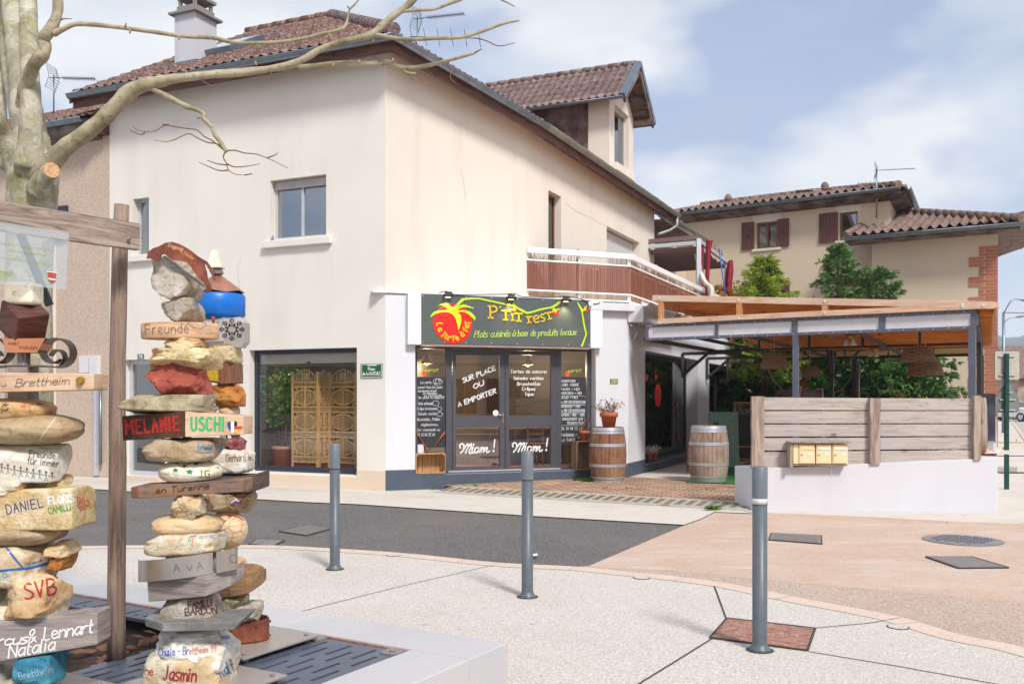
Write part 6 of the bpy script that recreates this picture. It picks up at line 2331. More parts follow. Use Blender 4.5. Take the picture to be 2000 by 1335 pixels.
def fan(px,py,d,lab,r=0.62,rot=0.3):
 c = P(px,py,d)
 t = thing('ceiling_fan',lab,'ceiling fan',tuple(c),'brass ceiling fans under the pergola')
 MB().lathe([(0.11,-0.02),(0.12,0.03),(0.11,0.07),(0.04,0.1)],c,20).tube([c + Vector((0,0,0.1)),Vector((c.x,c.y,max(c.z + 0.2,3.0)))],0.015,8).build('motor',M['brass'],t)
 for k in range(4):
  a = rot + k*pi/2
  u = Vector((cos(a),sin(a),0))
  v = Vector((-sin(a),cos(a),0.15)).normalized()
  p,q = c + u*0.13,c + u*r
  MB().hexa([p - v*.04,q - v*.06,q + v*.06,p + v*.04,p - v*.04 + Vector((0,0,.01)),q - v*.06 + Vector((0,0,.01)),q + v*.06 + Vector((0,0,.01)),p + v*.04 + Vector((0,0,.01))]).build('blade',M['wood_plain'],t)
 for k in range(3):
  a = 2*pi*k/3 + 0.6
  b = c + Vector((cos(a)*0.09,sin(a)*0.09,-0.14))
  MB().lathe([(0.055,0),(0.045,0.05),(0.02,0.09),(0.012,0.12)],b,14,cap=False).build('lamp_shade',M['curtain'],t)
 MB().tube([c + Vector((0,0,-0.02)),c + Vector((0,0,-0.8))],0.003,4).build('pull_chain',M['brass'],t)
fan(1662,660,18.5,'brass ceiling fan with glass shades, nearer one, high under the pergola roof')
fan(1707,685,22.5,'brass ceiling fan with glass shades, farther and lower of the two',rot=0.9)
mb = MB()
p = P(1553 + 9,665,17.0)
pts = []
for i in range(20):
 pts.append((p.x + 0.03*sin(i*1.2),p.y,p.z - i*0.052))
mb.tube(pts,0.005,4)
for i in range(1,20,3):
 q = Vector(pts[i])
 mb.tube([q,q + Vector((0.04,0,0))],0.006,5)
mb.build('string_lights',M['rope'],label='string of small lights hanging beside the front steel post',cat='string lights')
mb = MB()
a,b = P(1478,668,21),P(1528,762,24)
mb.tube(smooth([tuple(a),tuple(a.lerp(b,.5) + Vector((0,0,-0.15))),tuple(b)],6),0.008,4)
a,b = P(1625,768,23),P(1664,735,23.5)
mb.tube(smooth([tuple(a),tuple(a.lerp(b,.5) + Vector((0,0,-0.1))),tuple(b)],6),0.007,4)
mb.build('string_lights',M['rope'],label='garland of small lights looping down to the dark cabinet',cat='string lights')
# ------------------------------------------------------------------ terrace furniture
ASTRO = MB()
ASTRO.poly([Vector((p.x,p.y,0.108)) for p in (G(1338,941,.108),G(1452,944,.108),G(1600,935,.108),G(1600,893,.108),G(1462,902,.108),G(1400,918,.108))])
ASTRO.f = [f_ if (ASTRO.v[f_[1]] - ASTRO.v[f_[0]]).cross(ASTRO.v[f_[2]] - ASTRO.v[f_[1]]).z > 0 else f_[::-1] for f_ in ASTRO.f]
tag(ASTRO.build('artificial_grass',M['astroturf']),'bright green artificial grass mat under the greyer barrel','grass mat')
d0 = 18.6
def stand(px0,px1,yt,yb,d,th=0.03):
 a,b = P(px0,yb,d),P(px1,yb,d)
 z0,z1 = a.z,P(px0,yt,d).z
 return a,b,z0,z1
a,b,z0,z1 = stand(1386,1444,804,895,20.5)
MB().hexa([(a.x,a.y,0.11),(b.x,b.y,0.11),(b.x,b.y + .03,0.11),(a.x,a.y + .03,0.11),(a.x,a.y + .12,z1),(b.x,b.y + .12,z1),(b.x,b.y + .15,z1),(a.x,a.y + .15,z1)]).build('teal_panel',M['teal_board'],label='mottled grey-green board standing upright behind the greyer barrel',cat='board')
a,b,z0,z1 = stand(1433,1500,784,893,22.3)
CB = thing('chalkboard','wood-framed black chalkboard reading OUVERT, half hidden by the fence post','chalkboard',(a.x,a.y,0.1))
z0 = 0.1
L = b.x - a.x
MB().box(a.x + .04,b.x,a.y,a.y + .04,z0 + .08,z1 - .05).build('slate',M['slate'],CB)
MB().box(a.x,a.x + .06,a.y - .02,a.y + .05,z0,z1 - .06).box(a.x,b.x,a.y - .02,a.y + .05,z1 - .058,z1).box(a.x + .062,b.x,a.y - .02,a.y + .05,z0 + .33,z0 + .38).box(a.x + .062,b.x,a.y - .02,a.y + .05,z0,z0 + .075).build('frame',M['wood_plain'],CB)
mb = MB()
def fcb(px,py):
 q = P(px,py,a.y - 0.003)
 return q
write('','OUVERT',1443,809,1489,806,10,fcb,None,None,wd=0.9,mb=mb)
ribbon(mb,[(1445 + 3.6*cos(k*pi/6),794 + 3.6*sin(k*pi/6)) for k in range(13)],0.7,fcb)
mb.build('chalk_writing',M['rope'],CB)
c = P(1402,833,18.4)
TB = thing('bistro_table','brown wooden bistro table top just behind the greyer barrel','table',(c.x,c.y,0.1))
MB().lathe([(0.30,c.z - 0.04 - 0.1 + 0.1),(0.30,c.z)],(c.x,c.y,0),28).build('tabletop',M['wood_plain'],TB)
MB().tube([(c.x,c.y,0.12),(c.x,c.y,c.z - 0.04)],0.03,8).lathe([(0.2,0.11),(0.18,0.13)],(c.x,c.y,0),16).build('leg',M['black'],TB)
MB().lathe([(0.05,0),(0.07,0.03),(0.065,0.07),(0.03,0.085)],(c.x - 0.05,c.y - 0.05,c.z),16).build('black_bowl',M['black'],label='small round black pot on the bistro table',cat='pot')
MB().box(c.x - 0.28,c.x - 0.10,c.y - .1,c.y + .1,c.z + 0.001,c.z + 0.05).build('folded_cloth',M['teal_board'],label='folded green cloth on the bistro table beside the black pot',cat='cloth',bevel=0.015)
c2 = P(1366,828,19.0)
t = chair(Vector((c2.x,c2.y,0.1)),-1.3,'wooden chair with its back rising behind the greyer barrel',M['wood_plain'])
t['group'] = 'terrace chairs'
c = G(1450,935,.1)
MB().lathe([(0.07,0),(0.10,0.22),(0.105,0.22)],(c.x + 0.0,c.y,0.109),18).build('red_bucket',plain('red_plastic',(214,28,36),0.4),label='small red plastic bucket peeking out behind the white wall',cat='bucket')
a,b,z0,z1 = stand(1527,1606,760,800,24.0)
CK = thing('dark_counter','dark wooden counter with white trim at its right end under the pergola','counter',(a.x,a.y,0.1))
MB().box(a.x,b.x,a.y,a.y + .6,0.1,z1).build('body',M['old_wood_dark'],CK,bevel=0.01)
MB().hexa([(b.x,a.y,0.5),(b.x + .12,a.y,0.5),(b.x + .12,a.y + .5,0.5),(b.x,a.y + .5,0.5),(b.x,a.y,z1 + .03),(b.x + .02,a.y,z1 + .03),(b.x + .02,a.y + .5,z1 + .03),(b.x,a.y + .5,z1 + .03)]).build('end_trim',M['white_panel'],CK)
h0 = P(1575,760,24.0)
hp = [h0,h0 + Vector((-0.12,0.2,0.1)),P(1573,745,24.2),P(1574.5,735,24.2)]
tag(MB().tube(smooth([tuple(p) for p in hp],4),[0.12,0.11,0.10,0.09,0.08,0.075,0.07,0.06,0.05,0.04,0.03,0.02,0.012][:13],8,flat=0.5).build('carved_horn',M['fork_wood']),'curved varnished wooden sculpture rising above the dark counter','sculpture')
# ------------------------------------------------------------------ neighbouring beige house on the right
NC = Vector((15.9,31.0,0))
N2 = Fr(NC.x,NC.y,-1.589,1)
aN2 = N2.S(1703)
J = N2.W(aN2,0,-0.9)
N1 = Fr(J.x,J.y,-1.5,1)
NB = thing('neighbour_house','beige roughcast house with brown shutters, canal-tile roofs and a red brick corner, behind the pergola','house',tuple(NC))
zN2,zN1 = 7.0,8.62
aN1 = N1.S(1300)
wl = []
def nh(x0,x1,yt,yb): return pxbox(N1,x0,x1,yt,yb)
w1 = nh(1477,1518,431,483)
w2 = nh(1640,1675,412,467)
w3 = nh(1640,1676,535,588)
w4 = nh(1477,1518,548,596)
mb = MB()
aG1,aG2 = N1.S(1738),N1.S(1762)
wall_holes(mb,N1,aG1,aN1,0,zN1,[w1,w2,w3,w4],0.18)
wall_holes(mb,N2,0.0,aN2,0,zN2,[],0.2)
mb.add([N2.W(aN2,0,0),N2.W(aN2,0,-1.0),N2.W(aN2,zN2,-1.0),N2.W(aN2,zN2,0)],[(0,1,2,3)])
NS = Fr(NC.x,NC.y,0.51,1)
wall_holes(mb,NS,0.0,9.0,0,zN2,[],0.2)
mb.build('wall',M['beige_house'],NB)
for (h_,nm) in ((w1,0),(w2,1),(w3,2),(w4,3)):
 win = window(NB,N1,h_[0],h_[1],h_[2],h_[3],-0.14,M['frame_brown'],0.07,2 if nm in (0,3) else 1,M['glass'] if nm == 0 else M['glass_strong'],rm=M['room_dark'],rdepth=0.7)
 MB().fbox(N1,h_[0] - 0.15,h_[1] + 0.15,h_[2] - 0.09,h_[2],0.0,0.07).build('sill',M['beige_light'],win)
 MB().fbox(N1,h_[0] - 0.12,h_[1] + 0.12,h_[3],h_[3] + 0.3,0.0,0.004).build('lintel_band',M['beige_light'],win)
 if nm == 0:
  m2 = (h_[0] + h_[1])/2
  mbc = MB()
  for (a,b) in ((h_[0] + .05,m2 - .06),(m2 + .06,h_[1] - .05)):
   for i in range(8):
    p,q = a + (b - a)*i/8,a + (b - a)*(i + 1)/8
    mbc.add([N1.W(p,h_[2] + .05,-.26 - .02*(i % 2)),N1.W(q,h_[2] + .05,-.26 - .02*((i + 1) % 2)),N1.W(q,h_[3] - .1,-.26 - .02*((i + 1) % 2)),N1.W(p,h_[3] - .1,-.26 - .02*(i % 2))],[(0,1,2,3)])
  mbc.build('curtain',M['curtain'],win)
def shutter(x0,x1,yt,yb):
 a0,a1,z0,z1 = nh(x0,x1,yt,yb)
 mb = MB()
 n = 5
 for i in range(n):
  mb.fbox(N1,a0 + (a1 - a0)*i/n + 0.004,a0 + (a1 - a0)*(i + 1)/n - 0.004,z0,z1,0.03,0.06)
 mb.fbox(N1,a0,a1,z0 + 0.2,z0 + 0.28,0.01,0.03)
 mb.fbox(N1,a0,a1,z1 - 0.28,z1 - 0.2,0.01,0.03)
 s = mb.build('shutter',M['shutter_brown'],NB)
 mb = MB()
 mb.fbox(N1,(a0 + a1)/2 - 0.08,(a0 + a1)/2 + 0.08,(z0 + z1)/2,(z0 + z1)/2 + 0.025,0.06,0.075)
 mb.build('latch',M['black'],s)
for q in ((1449,1474,433,487),(1519,1542,426,481),(1600,1637,414,472),(1519,1543,544,592),(1450,1474,548,596)):
 shutter(*q)
mb = MB()
z = 0.0
i = 0
while z < zN2 - 0.62:
 w_ = 0.86 if i % 2 == 0 else 0.55
 mb.fbox(N2,0.0,w_,z,z + 0.33,0.0,0.02)
 mb.fbox(NS,0.0,0.5 + 0.2*(i % 2),z,z + 0.33,0.0,0.02)
 z += 0.33
 i += 1
mb.build('brick_quoins',M['brick_red'],NB)
mb = MB()
mb.fbox(N2,0.5,0.87,1.9,2.3,0.0,0.024)
mb.fbox(N2,0.4,0.87,2.9,3.2,0.0,0.024)
mb.fbox(N2,0.5,0.87,1.0,1.3,0.0,0.024)
mb.build('mortar_patch',M['concrete'],NB)
c18,s18 = cos(radians(18)),sin(radians(18))
c14,s14 = cos(radians(13.5)),sin(radians(13.5))
def nroof(fr,a0,a1,z,ov,run,t0=0,t1=0,c18=c18,s18=s18):
 O = fr.W(0,z,ov)
 V = (-fr.n*c18 + Vector((0,0,s18)))
 N = (fr.n*s18 + Vector((0,0,c18)))
 mb = MB()
 tiles(mb,O,fr.u,V,N,[(a0,0),(a1,0),(a1 - t1,run),(a0 + t0,run)],tw=0.30,ch=0.42,amp=0.085,step=0.04,sub=8,canal=True)
 return mb
r_ = nroof(N1,aG2,aN1,zN1 + 0.35,0.55,4.4,t0=4.2,c18=c14,s18=s14)
r_.build('roof',M['tile_brown'],NB)
rd = N1.W(0,0,0.55 - 4.4*c14)
mb = MB()
qq0,qq1 = N1.W(aG2 + 4.2,zN1 + 0.42 + 4.4*s14,0.55 - 4.4*c14),N1.W(aN1,zN1 + 0.42 + 4.4*s14,0.55 - 4.4*c14)
ridge_tiles(mb,N1.W(aG2,zN1 + 0.42,0.55),qq0,0.13,0.42)
ridge_tiles(mb,qq0,qq1,0.14,0.42)
mb.build('ridge_tiles',M['tile_brown'],NB)
mb = MB()
gutter(NB,[N1.W(aG2 - .05,zN1 + 0.30,0.62),N1.W(aN1,zN1 + 0.30,0.62)],0.10)
MB().hexa([N1.W(aG2,zN1 - 0.02,0),N1.W(aN1,zN1 - 0.02,0),N1.W(aN1,zN1 + 0.12,0.52),N1.W(aG2,zN1 + 0.12,0.52),N1.W(aG2,zN1 + 0.03,0),N1.W(aN1,zN1 + 0.03,0),N1.W(aN1,zN1 + 0.24,0.52),N1.W(aG2,zN1 + 0.24,0.52)]).build('soffit',M['old_wood_dark'],NB)
q = N1.W(aG1,0,0)
NG = Fr(q.x,q.y,0.51,1)
MB().add([NG.W(0,0,0),NG.W(8,0,0),NG.W(8,zN1,0),NG.W(0,zN1,0)],[(0,1,2,3)]).build('wall',M['beige_house'],NB)
oG = 0.55
MB().hexa([NG.W(-.5,zN1 - 0.02,0),NG.W(8,zN1 - 0.02,0),NG.W(8,zN1 + 0.12,oG),NG.W(-.5,zN1 + 0.12,oG),NG.W(-.5,zN1 + 0.03,0),NG.W(8,zN1 + 0.03,0),NG.W(8,zN1 + 0.24,oG),NG.W(-.5,zN1 + 0.24,oG)]).build('soffit',M['old_wood_dark'],NB)
gutter(NB,[NG.W(-.62,zN1 + 0.30,oG + .08),NG.W(8,zN1 + 0.30,oG + .08)],0.10)
mbg = MB()
tiles(mbg,NG.W(0,zN1 + 0.35,oG),NG.u,(-NG.n*c14 + Vector((0,0,s14))),(NG.n*s14 + Vector((0,0,c14))),[(-.55,0),(8,0),(8,4.4),(3.7,4.4)],tw=0.30,ch=0.42,amp=0.085,step=0.04,sub=8,canal=True)
mbg.build('roof',M['tile_brown'],NB)
e2 = aN2 + 0.75
RN = 5.2
r2 = nroof(N2,-0.75,e2,zN2 + 0.22,0.7,RN,t0=4.9,t1=e2 + .75 - 4.9 - .15)
r2.build('roof',M['tile_brown'],NB)
O = NS.W(0,zN2 + 0.22,0.7)
V = (-NS.n*c18 + Vector((0,0,s18)))
N = (NS.n*s18 + Vector((0,0,c18)))
mb3 = MB()
tiles(mb3,O,NS.u,V,N,[(-0.75,0),(9,0),(9,RN),(4.2,RN)],tw=0.30,ch=0.42,amp=0.085,step=0.04,sub=8,canal=True)
mb3.build('roof',M['tile_brown'],NB)
hA2 = N2.W(-0.75,zN2 + 0.30,0.7)
hB2 = N2.W(-0.75 + 4.9,zN2 + 0.30 + RN*s18,0.7 - RN*c18)
ridge_tiles(mb,hA2,hB2,0.15,0.42)
mb.build('hip_tiles',M['tile_brown'],NB)
mb = MB()
ridge_tiles(mb,hB2,N2.W(e2,zN2 + 0.28,0.7),0.12,0.42)
mb.build('ridge_tiles',M['tile_brown'],NB)
gutter(NB,[N2.W(e2,zN2 + 0.14,0.78),N2.W(-0.8,zN2 + 0.14,0.78)],0.10)
gutter(NB,[NS.W(-0.75,zN2 + 0.14,0.78),NS.W(9,zN2 + 0.14,0.78)],0.10)
mb = MB()
mb.hexa([N2.W(-0.7,zN2 - 0.02,0),N2.W(e2,zN2 - 0.02,0),N2.W(e2,zN2 + 0.02,0.68),N2.W(-0.7,zN2 + 0.02,0.68),N2.W(-0.7,zN2 + 0.03,0),N2.W(e2,zN2 + 0.03,0),N2.W(e2,zN2 + 0.14,0.68),N2.W(-0.7,zN2 + 0.14,0.68)])
mb.hexa([NS.W(0,zN2 - 0.02,0),NS.W(9,zN2 - 0.02,0),NS.W(9,zN2 + 0.02,0.68),NS.W(0,zN2 + 0.02,0.68),NS.W(0,zN2 + 0.03,0),NS.W(9,zN2 + 0.03,0),NS.W(9,zN2 + 0.14,0.68),NS.W(0,zN2 + 0.14,0.68)])
mb.build('soffit',M['old_wood_dark'],NB)
mb = MB()
g0 = NS.W(0.35,zN2 + 0.05,0.72)
mb.tube([g0,g0 + Vector((0,0,-0.3)),NS.W(0.15,zN2 - 0.75,0.10),NS.W(0.15,0.3,0.10)],0.05,10)
mb.build('downpipe',M['zinc'],NB)
mb = MB()
for k in range(2):
 q = N1.W(aN1*(0.35 + 0.5*k),zN1 + 0.42 + 4.4*s14,0.55 - 4.4*c14)
 MB().lathe([(0.16,0),(0.16,0.2),(0.08,0.32)],q,10).build('roof_vent',M['tile_brown'],NB)
# ------------------------------------------------------------------ roughcast house on the left
aLs = aL
aLf = aL + 14
LH = thing('roughcast_house','pinkish-beige roughcast house at the left edge, behind the plane tree','house',tuple(FL.W(aL,0,0)))
lw = (FL.S(-8),FL.S(-60),4.2,6.2)
lw = (min(lw[:2]),max(lw[:2]),4.2,6.2)
sh = pxbox(FL,101,129,404,520)
mb = MB()
wall_holes(mb,FL,aL + 0.02,aLf,0,6.9,[],0.2,o=-0.02)
mb.build('wall',M['rough_beige'],LH)
MB().fbox(FL,FL.S(106,0.02),FL.S(84,0.02),FL.Z(106,800,0),FL.Z(106,392,0),-0.02,0.03).build('pale_surround',M['beige_light'],LH)
MB().fbox(FL,FL.S(129,0.05),FL.S(102,0.05),FL.Z(120,470,0),FL.Z(120,403,0),0.0,0.05).fbox(FL,FL.S(92,0.05),FL.S(60,0.05),FL.Z(90,900,0),FL.Z(90,555,0),0.031,0.05).build('shutter',M['dark_blue_frame'],LH)
eL = FL.S(163,0.45)
gutter(LH,[FL.W(aLf,7.12,0.45),FL.W(eL,7.12,0.45)],0.085)
MB().hexa([FL.W(eL,6.8,0),FL.W(aLf,6.8,0),FL.W(aLf,6.9,.4),FL.W(eL,6.9,.4),FL.W(eL,6.9,0),FL.W(aLf,6.9,0),FL.W(aLf,7.08,.4),FL.W(eL,7.08,.4)]).build('eaves',M['old_wood_dark'],LH)
mb = MB()
tt_ = radians(26)
tiles(mb,FL.W(0,7.15,0.42),FL.u,(-FL.n*cos(tt_) + Vector((0,0,sin(tt_)))),(FL.n*sin(tt_) + Vector((0,0,cos(tt_)))),[(eL - 0.3,0),(aLf,0),(aLf,3.0),(eL - 0.3,3.0)],tw=0.21,ch=0.34,amp=0.04,step=0.03)
mb.build('roof',M['tile_red'],LH)
MB().fbox(FL,aL + 0.02,aLf,8.3,8.42,-2.6,-2.3).build('ridge_tiles',M['tile_red'],LH)
MB().fbox(FL,FL.S(172,0.05),FL.S(155.5,0.05),FL.Z(160,728,.05),FL.Z(160,695,.05),-0.02,0.07).build('meter_box',M['white_panel'],label='left one of the two pale meter boxes on the roughcast wall',cat='meter box',bevel=0.005,group='meter boxes on the left wall')
MB().fbox(FL,FL.S(191.5,0.05),FL.S(175,0.05),FL.Z(180,740,.05),FL.Z(180,694,.05),-0.02,0.07).build('meter_box',M['white_panel'],label='right, taller one of the two pale meter boxes on the roughcast wall',cat='meter box',bevel=0.005,group='meter boxes on the left wall')
mb = MB().fbox(FL,FL.S(189.5,.04),FL.S(184,.04),0.03,FL.Z(186,750,.04),-0.02,0.06)
mb.build('conduit',M['alu'],label='flat pale conduit running down the roughcast wall below the meter boxes',cat='conduit')
q = FL.W(FL.S(196.5,.05),0,0.05)
mb = MB().tube([(q.x,q.y,FL.Z(196,906,.05)),(q.x,q.y,FL.Z(196,752,.05))],0.028,10)
mb.build('drain_pipe',M['zinc'],label='round grey-blue pipe right of the flat conduit on the roughcast wall',cat='pipe')
mb = MB()
q2 = FL.W(FL.S(187,.05),FL.Z(187,749,.05),0.05)
mb.tube(smooth([tuple(q2),tuple(q2 + Vector((0.03,0,0.09))),tuple(Vector((q.x,q.y,FL.Z(196,750,.05))) + Vector((0,0,0.06))),(q.x,q.y,FL.Z(196,752,.05))],4),0.022,8)
mb.build('cable_loop',M['black'],label='short black cable hose joining the two pipes on the roughcast wall',cat='cable')
# ------------------------------------------------------------------ awning frame on the roof terrace
TP = thing('terrace_awning','aluminium pergola with taupe fabric roof, white and crimson curtains, on the roof terrace','awning',tuple(FB2.W(FB2.S(1375),3.66,-0.1)))
pa = FB2.W(FB2.S(1374),0,-0.15)
pb = FB2.W(FB2.S(1428),0,-0.15)
bk = -FB2.n*3.2
ztA,ztB = EYE + (HY - 466)/F*pa.y,EYE + (HY - 508)/F*pb.y
al = M['alu']
for p,z in ((pa,ztA),(pb,ztB)):
 MB().box(p.x - .07,p.x + .07,p.y - .07,p.y + .07,3.66,z).build('post',al,TP,bevel=0.004)
 MB().box((p + bk).x - .06,(p + bk).x + .06,(p + bk).y - .06,(p + bk).y + .06,3.66,z - 0.4).build('post',al,TP)
mb = MB()
V3 = lambda p,z: Vector((p.x,p.y,z))
mb.bar(V3(pa,ztA - .06),V3(pb,ztB - .06),.09,.12)
mb.bar(V3(pa,ztA - .12),V3(pa + bk,ztA - .17),.09,.12)
mb.bar(V3(pb,ztB - .12),V3(pb + bk,ztB - .2),.09,.12)
mb.bar(V3(pa + bk,ztA - .2),V3(pb + bk,ztB - .2),.09,.12)
mb.build('beam',al,TP,bevel=0.004)
mb = MB()
mb.hexa([V3(pa,ztA - .02),V3(pa + bk*1.2,ztA - .06),V3(pa + bk*1.2,ztA - .06) + FB2.u*.12,V3(pa,ztA - .02) + FB2.u*.12,V3(pa,ztA + .12),V3(pa + bk*1.2,ztA + .06),V3(pa + bk*1.2,ztA + .06) + FB2.u*.12,V3(pa,ztA + .12) + FB2.u*.12])
n = 14
for i in range(n):
 t0,t1 = i/n,(i + 1)/n
 s0 = 0.10*abs(sin(pi*i/2*1.0)) + 0.22
 s1 = 0.10*abs(sin(pi*(i + 1)/2*1.0)) + 0.22
 q0,q1 = V3(pa.lerp(pb,t0),ztA + (ztB - ztA)*t0 - s0),V3(pa.lerp(pb,t1),ztA + (ztB - ztA)*t1 - s1)
 mb.add([q0,q1,q1 + bk - Vector((0,0,.05)),q0 + bk - Vector((0,0,.05))],[(0,1,2,3)])
mb.build('fabric_roof',M['fabric_purple'],TP)
mb = MB()
for i in range(6):
 t = 0.12 + i*0.13
 q = V3(pa.lerp(pb,t),ztA + (ztB - ztA)*t)
 mb.add([q,q + Vector((0.02,0.02,0.22)),V3(pa.lerp(pb,t + .1),ztA + (ztB - ztA)*(t + .1))],[(0,1,2)])
mb.build('folded_hangers',M['fabric_purple'],TP)
def drape(pts,r,mat,name,seg=8,fold=0.25):
 mb = MB()
 pts = smooth([tuple(p) for p in pts],5)
 n = len(pts)
 b = len(mb.v)
 k = 16
 for i,p in enumerate(pts):
  t = i/(n - 1)*(len(r) - 1)
  j = min(int(t),len(r) - 2)
  rad = r[j]*(1 - (t - j)) + r[j + 1]*(t - j)
  for m_ in range(k):
   a = 2*pi*m_/k
   rr_ = rad*(1 + fold*(1 if m_ % 2 else -1))
   mb.v.append(Vector(p) + Vector((cos(a)*rr_,sin(a)*rr_,0)))
 for i in range(n - 1):
  for m_ in range(k):
   a,c = b + i*k + m_,b + i*k + (m_ + 1) % k
   mb.f.append((a,c,c + k,a + k))
   mb.sm.append(True)
 return mb.build(name,mat,TP)
dA = pa.y - 0.1
drape([P(1355,474,dA + 1.2),P(1362,505,dA + .9),P(1374,545,dA - .2),P(1388,562,dA - .3),P(1389,580,dA - .3)],[0.07,0.06,0.06,0.08,0.07],M['fabric_white'],'white_curtain')
drape([P(1386,470,dA),P(1384,482,dA),P(1383,510,dA),P(1381,550,dA),P(1381,585,dA)],[0.09,0.07,0.06,0.05,0.05],M['fabric_red'],'red_curtain')
drape([P(1372,480,dA + .6),P(1371,520,dA + .6),P(1368,548,dA + .6),P(1371,560,dA + .6)],[0.04,0.04,0.08,0.05],M['fabric_red'],'red_curtain')
dB = pb.y - 0.1
drape([P(1427,508,dB),P(1425,530,dB),P(1423,560,dB),P(1427,590,dB)],[0.06,0.11,0.10,0.07],M['fabric_red'],'red_curtain')
MB().tube([P(1405,486,dA + 2),P(1409,520,dA + 1.8),P(1415,560,dA + 1.8),P(1417,590,dA + 1.8)],0.022,6).build('blue_strap',plain('blue_strap',(60,100,180),0.6),TP)
MB().bar(V3(pa + bk*.9,ztA - 1.5),V3(pb + bk*.9,ztB - 1.35),.05,.08).build('cross_rail',al,TP)
mb = MB()
for i in range(8):
 q = R2.W(aR2 + 0.3 + i*0.8,0,-0.9)
 mb.bar(V3(q,3.7),V3(q,5.5),0.04,0.04)
mb.bar(R2.W(aR2,5.5,-.9),R2.W(aR2 + 7,5.5,-.9),.04,.05)
mb.build('windbreak_frame',al,TP)
# ------------------------------------------------------------------ foliage
def conifer(name,lab,base,h,r,mat,seed,n=90,z0=0.15,leaf=0.13,droop=0.4,per=26,kl=7,group='evergreens behind the pergola',power=0.8,flat=0.35,slim=.13,sps=.16):
 rr = random.Random(seed)
 base = Vector(base)
 t = thing(name,lab,'tree',tuple(base),group)
 MB().tube([base,base + Vector((0.03,0.02,h*0.5)),base + Vector((0,0,h*0.97))],[0.13,0.08,0.015],8).build('trunk',M['bark_brown'],t)
 mb = MB()
 wd = MB()
 for i in range(n):
  tt = z0 + (1 - z0)*(i + rr.random())/n
  L = r*((1 - tt) ** power)*rr.uniform(0.55,1.12) + 0.12
  a = i*2.4 + rr.uniform(-.5,.5)
  p = base + Vector((0,0,h*tt))
  d = Vector((cos(a),sin(a),rr.uniform(0.1,0.5)))
  pts = [p]
  for s in range(5):
   d2 = d + Vector((0,0,-droop*(s/5) ** 1.5))
   pts.append(pts[-1] + d2.normalized()*L/5)
  if L > 0.5:
   wd.tube(pts[:4],[0.02,0.015,0.01,0.006],4,cap=False)
  for k in range(int(per*max(0.35,L/r))):
   s = rr.uniform(0.15,1)
   j = min(int(s*5),4)
   q = pts[j].lerp(pts[j + 1],s*5 - j)
   sp = sps*(1.15 - s)*L + 0.05
   q = q + Vector((rr.gauss(0,sp),rr.gauss(0,sp),rr.gauss(0,sp*flat)))
   dd_ = (q - p)
   dd_.z = 0
   dd_ = (dd_.normalized() if dd_.length > 1e-3 else Vector((1,0,0))) + Vector((rr.uniform(-.6,.6),rr.uniform(-.6,.6),rr.uniform(-.5,.35)))
   dd_.normalize()
   for m_ in range(kl):
    e = (dd_ + Vector((rr.uniform(-.7,.7),rr.uniform(-.7,.7),rr.uniform(-.6,.4)))).normalized()
    sd = e.cross(Vector((rr.uniform(-1,1),rr.uniform(-1,1),rr.uniform(-1,1)))).normalized()
    l = leaf*rr.uniform(0.6,1.3)
    mb.add([q,q + e*l*.5 + sd*l*slim,q + e*l,q + e*l*.5 - sd*l*slim],[(0,1,2,3)])
 wd.build('branches',M['bark_brown'],t) if wd.f else None
 mb.build('crown',mat,t)
 return t
def at(px,d,z=0): return Vector(((px - CX)/F*d,d,z))
def htop(py,d): return EYE + (HY - py)/F*d
conifer('cypress_tree','bright yellow-green young cypress above the left part of the pergola roof',at(1494,27.5),htop(505,27.5),2.3,M['leaf_bright'],1,n=100,z0=0.35,leaf=0.17,per=70,droop=-.1,power=.72,slim=.08,sps=.09)
conifer('cypress_tree','slender blue-green cypress with the tallest tip, in front of the lower window',at(1637,28.5),htop(478,28.5),2.5,M['leaf_mid'],2,n=80,z0=0.35,leaf=0.17,per=70,droop=.0,power=.8,slim=.08,sps=.08)
conifer('cypress_tree','broad mid-green cypress leaning right of the tallest one',at(1712,28),htop(528,28),2.5,M['leaf_mid'],3,n=80,z0=0.35,leaf=0.18,per=70,droop=.1,power=.62,slim=.08,sps=.09)
for k,(x,d,yt,r,lab) in enumerate(((1475,28.8,640,1.6,'dense dark thuja at the left end of the hedge seen through the pergola'),(1545,28.4,630,1.6,'dense dark thuja second from the left in the hedge behind the front steel post'),
          (1618,28.8,625,1.7,'dense dark thuja behind the middle dark post'),(1700,28.2,632,1.8,'dense dark thuja behind the farther ceiling fan'),(1762,27.6,665,1.7,'drooping green thuja at the right end of the hedge, spreading toward the right post'))):
 conifer('thuja_tree',lab,at(x,d),htop(yt,d) + 0.3,r,M['leaf_dark'] if k < 4 else M['leaf_mid'],20 + k,n=130,z0=0.03,leaf=0.19,per=40,kl=7,droop=0.6,power=0.35,group='thuja hedge seen through the pergola',flat=0.7)
rr = random.Random(11)
PHC = at(1402,33.0)
t = thing('photinia_shrub','red and green photinia shrub between the crimson curtains of the roof terrace','shrub',(PHC.x,PHC.y,3.66))
mb = MB()
leaves(mb,2600,lambda q: Vector((PHC.x + q.gauss(0,.42),PHC.y + q.gauss(0,.35),4.65 + q.uniform(-.9,.95)*(1 - abs(q.gauss(0,.3))))),0.15,rr,asp=0.3,droop=0.0)
mb.build('foliage',M['leaf_photinia'],t)
MB().tube([(PHC.x,PHC.y,3.7),(PHC.x,PHC.y,4.8)],0.04,6).build('stem',M['bark_brown'],t)
PC2 = at(1445,33.5)
t = thing('terrace_shrub','yellow-green shrub right of the far crimson curtain','shrub',(PC2.x,PC2.y,2.4))
mb = MB()
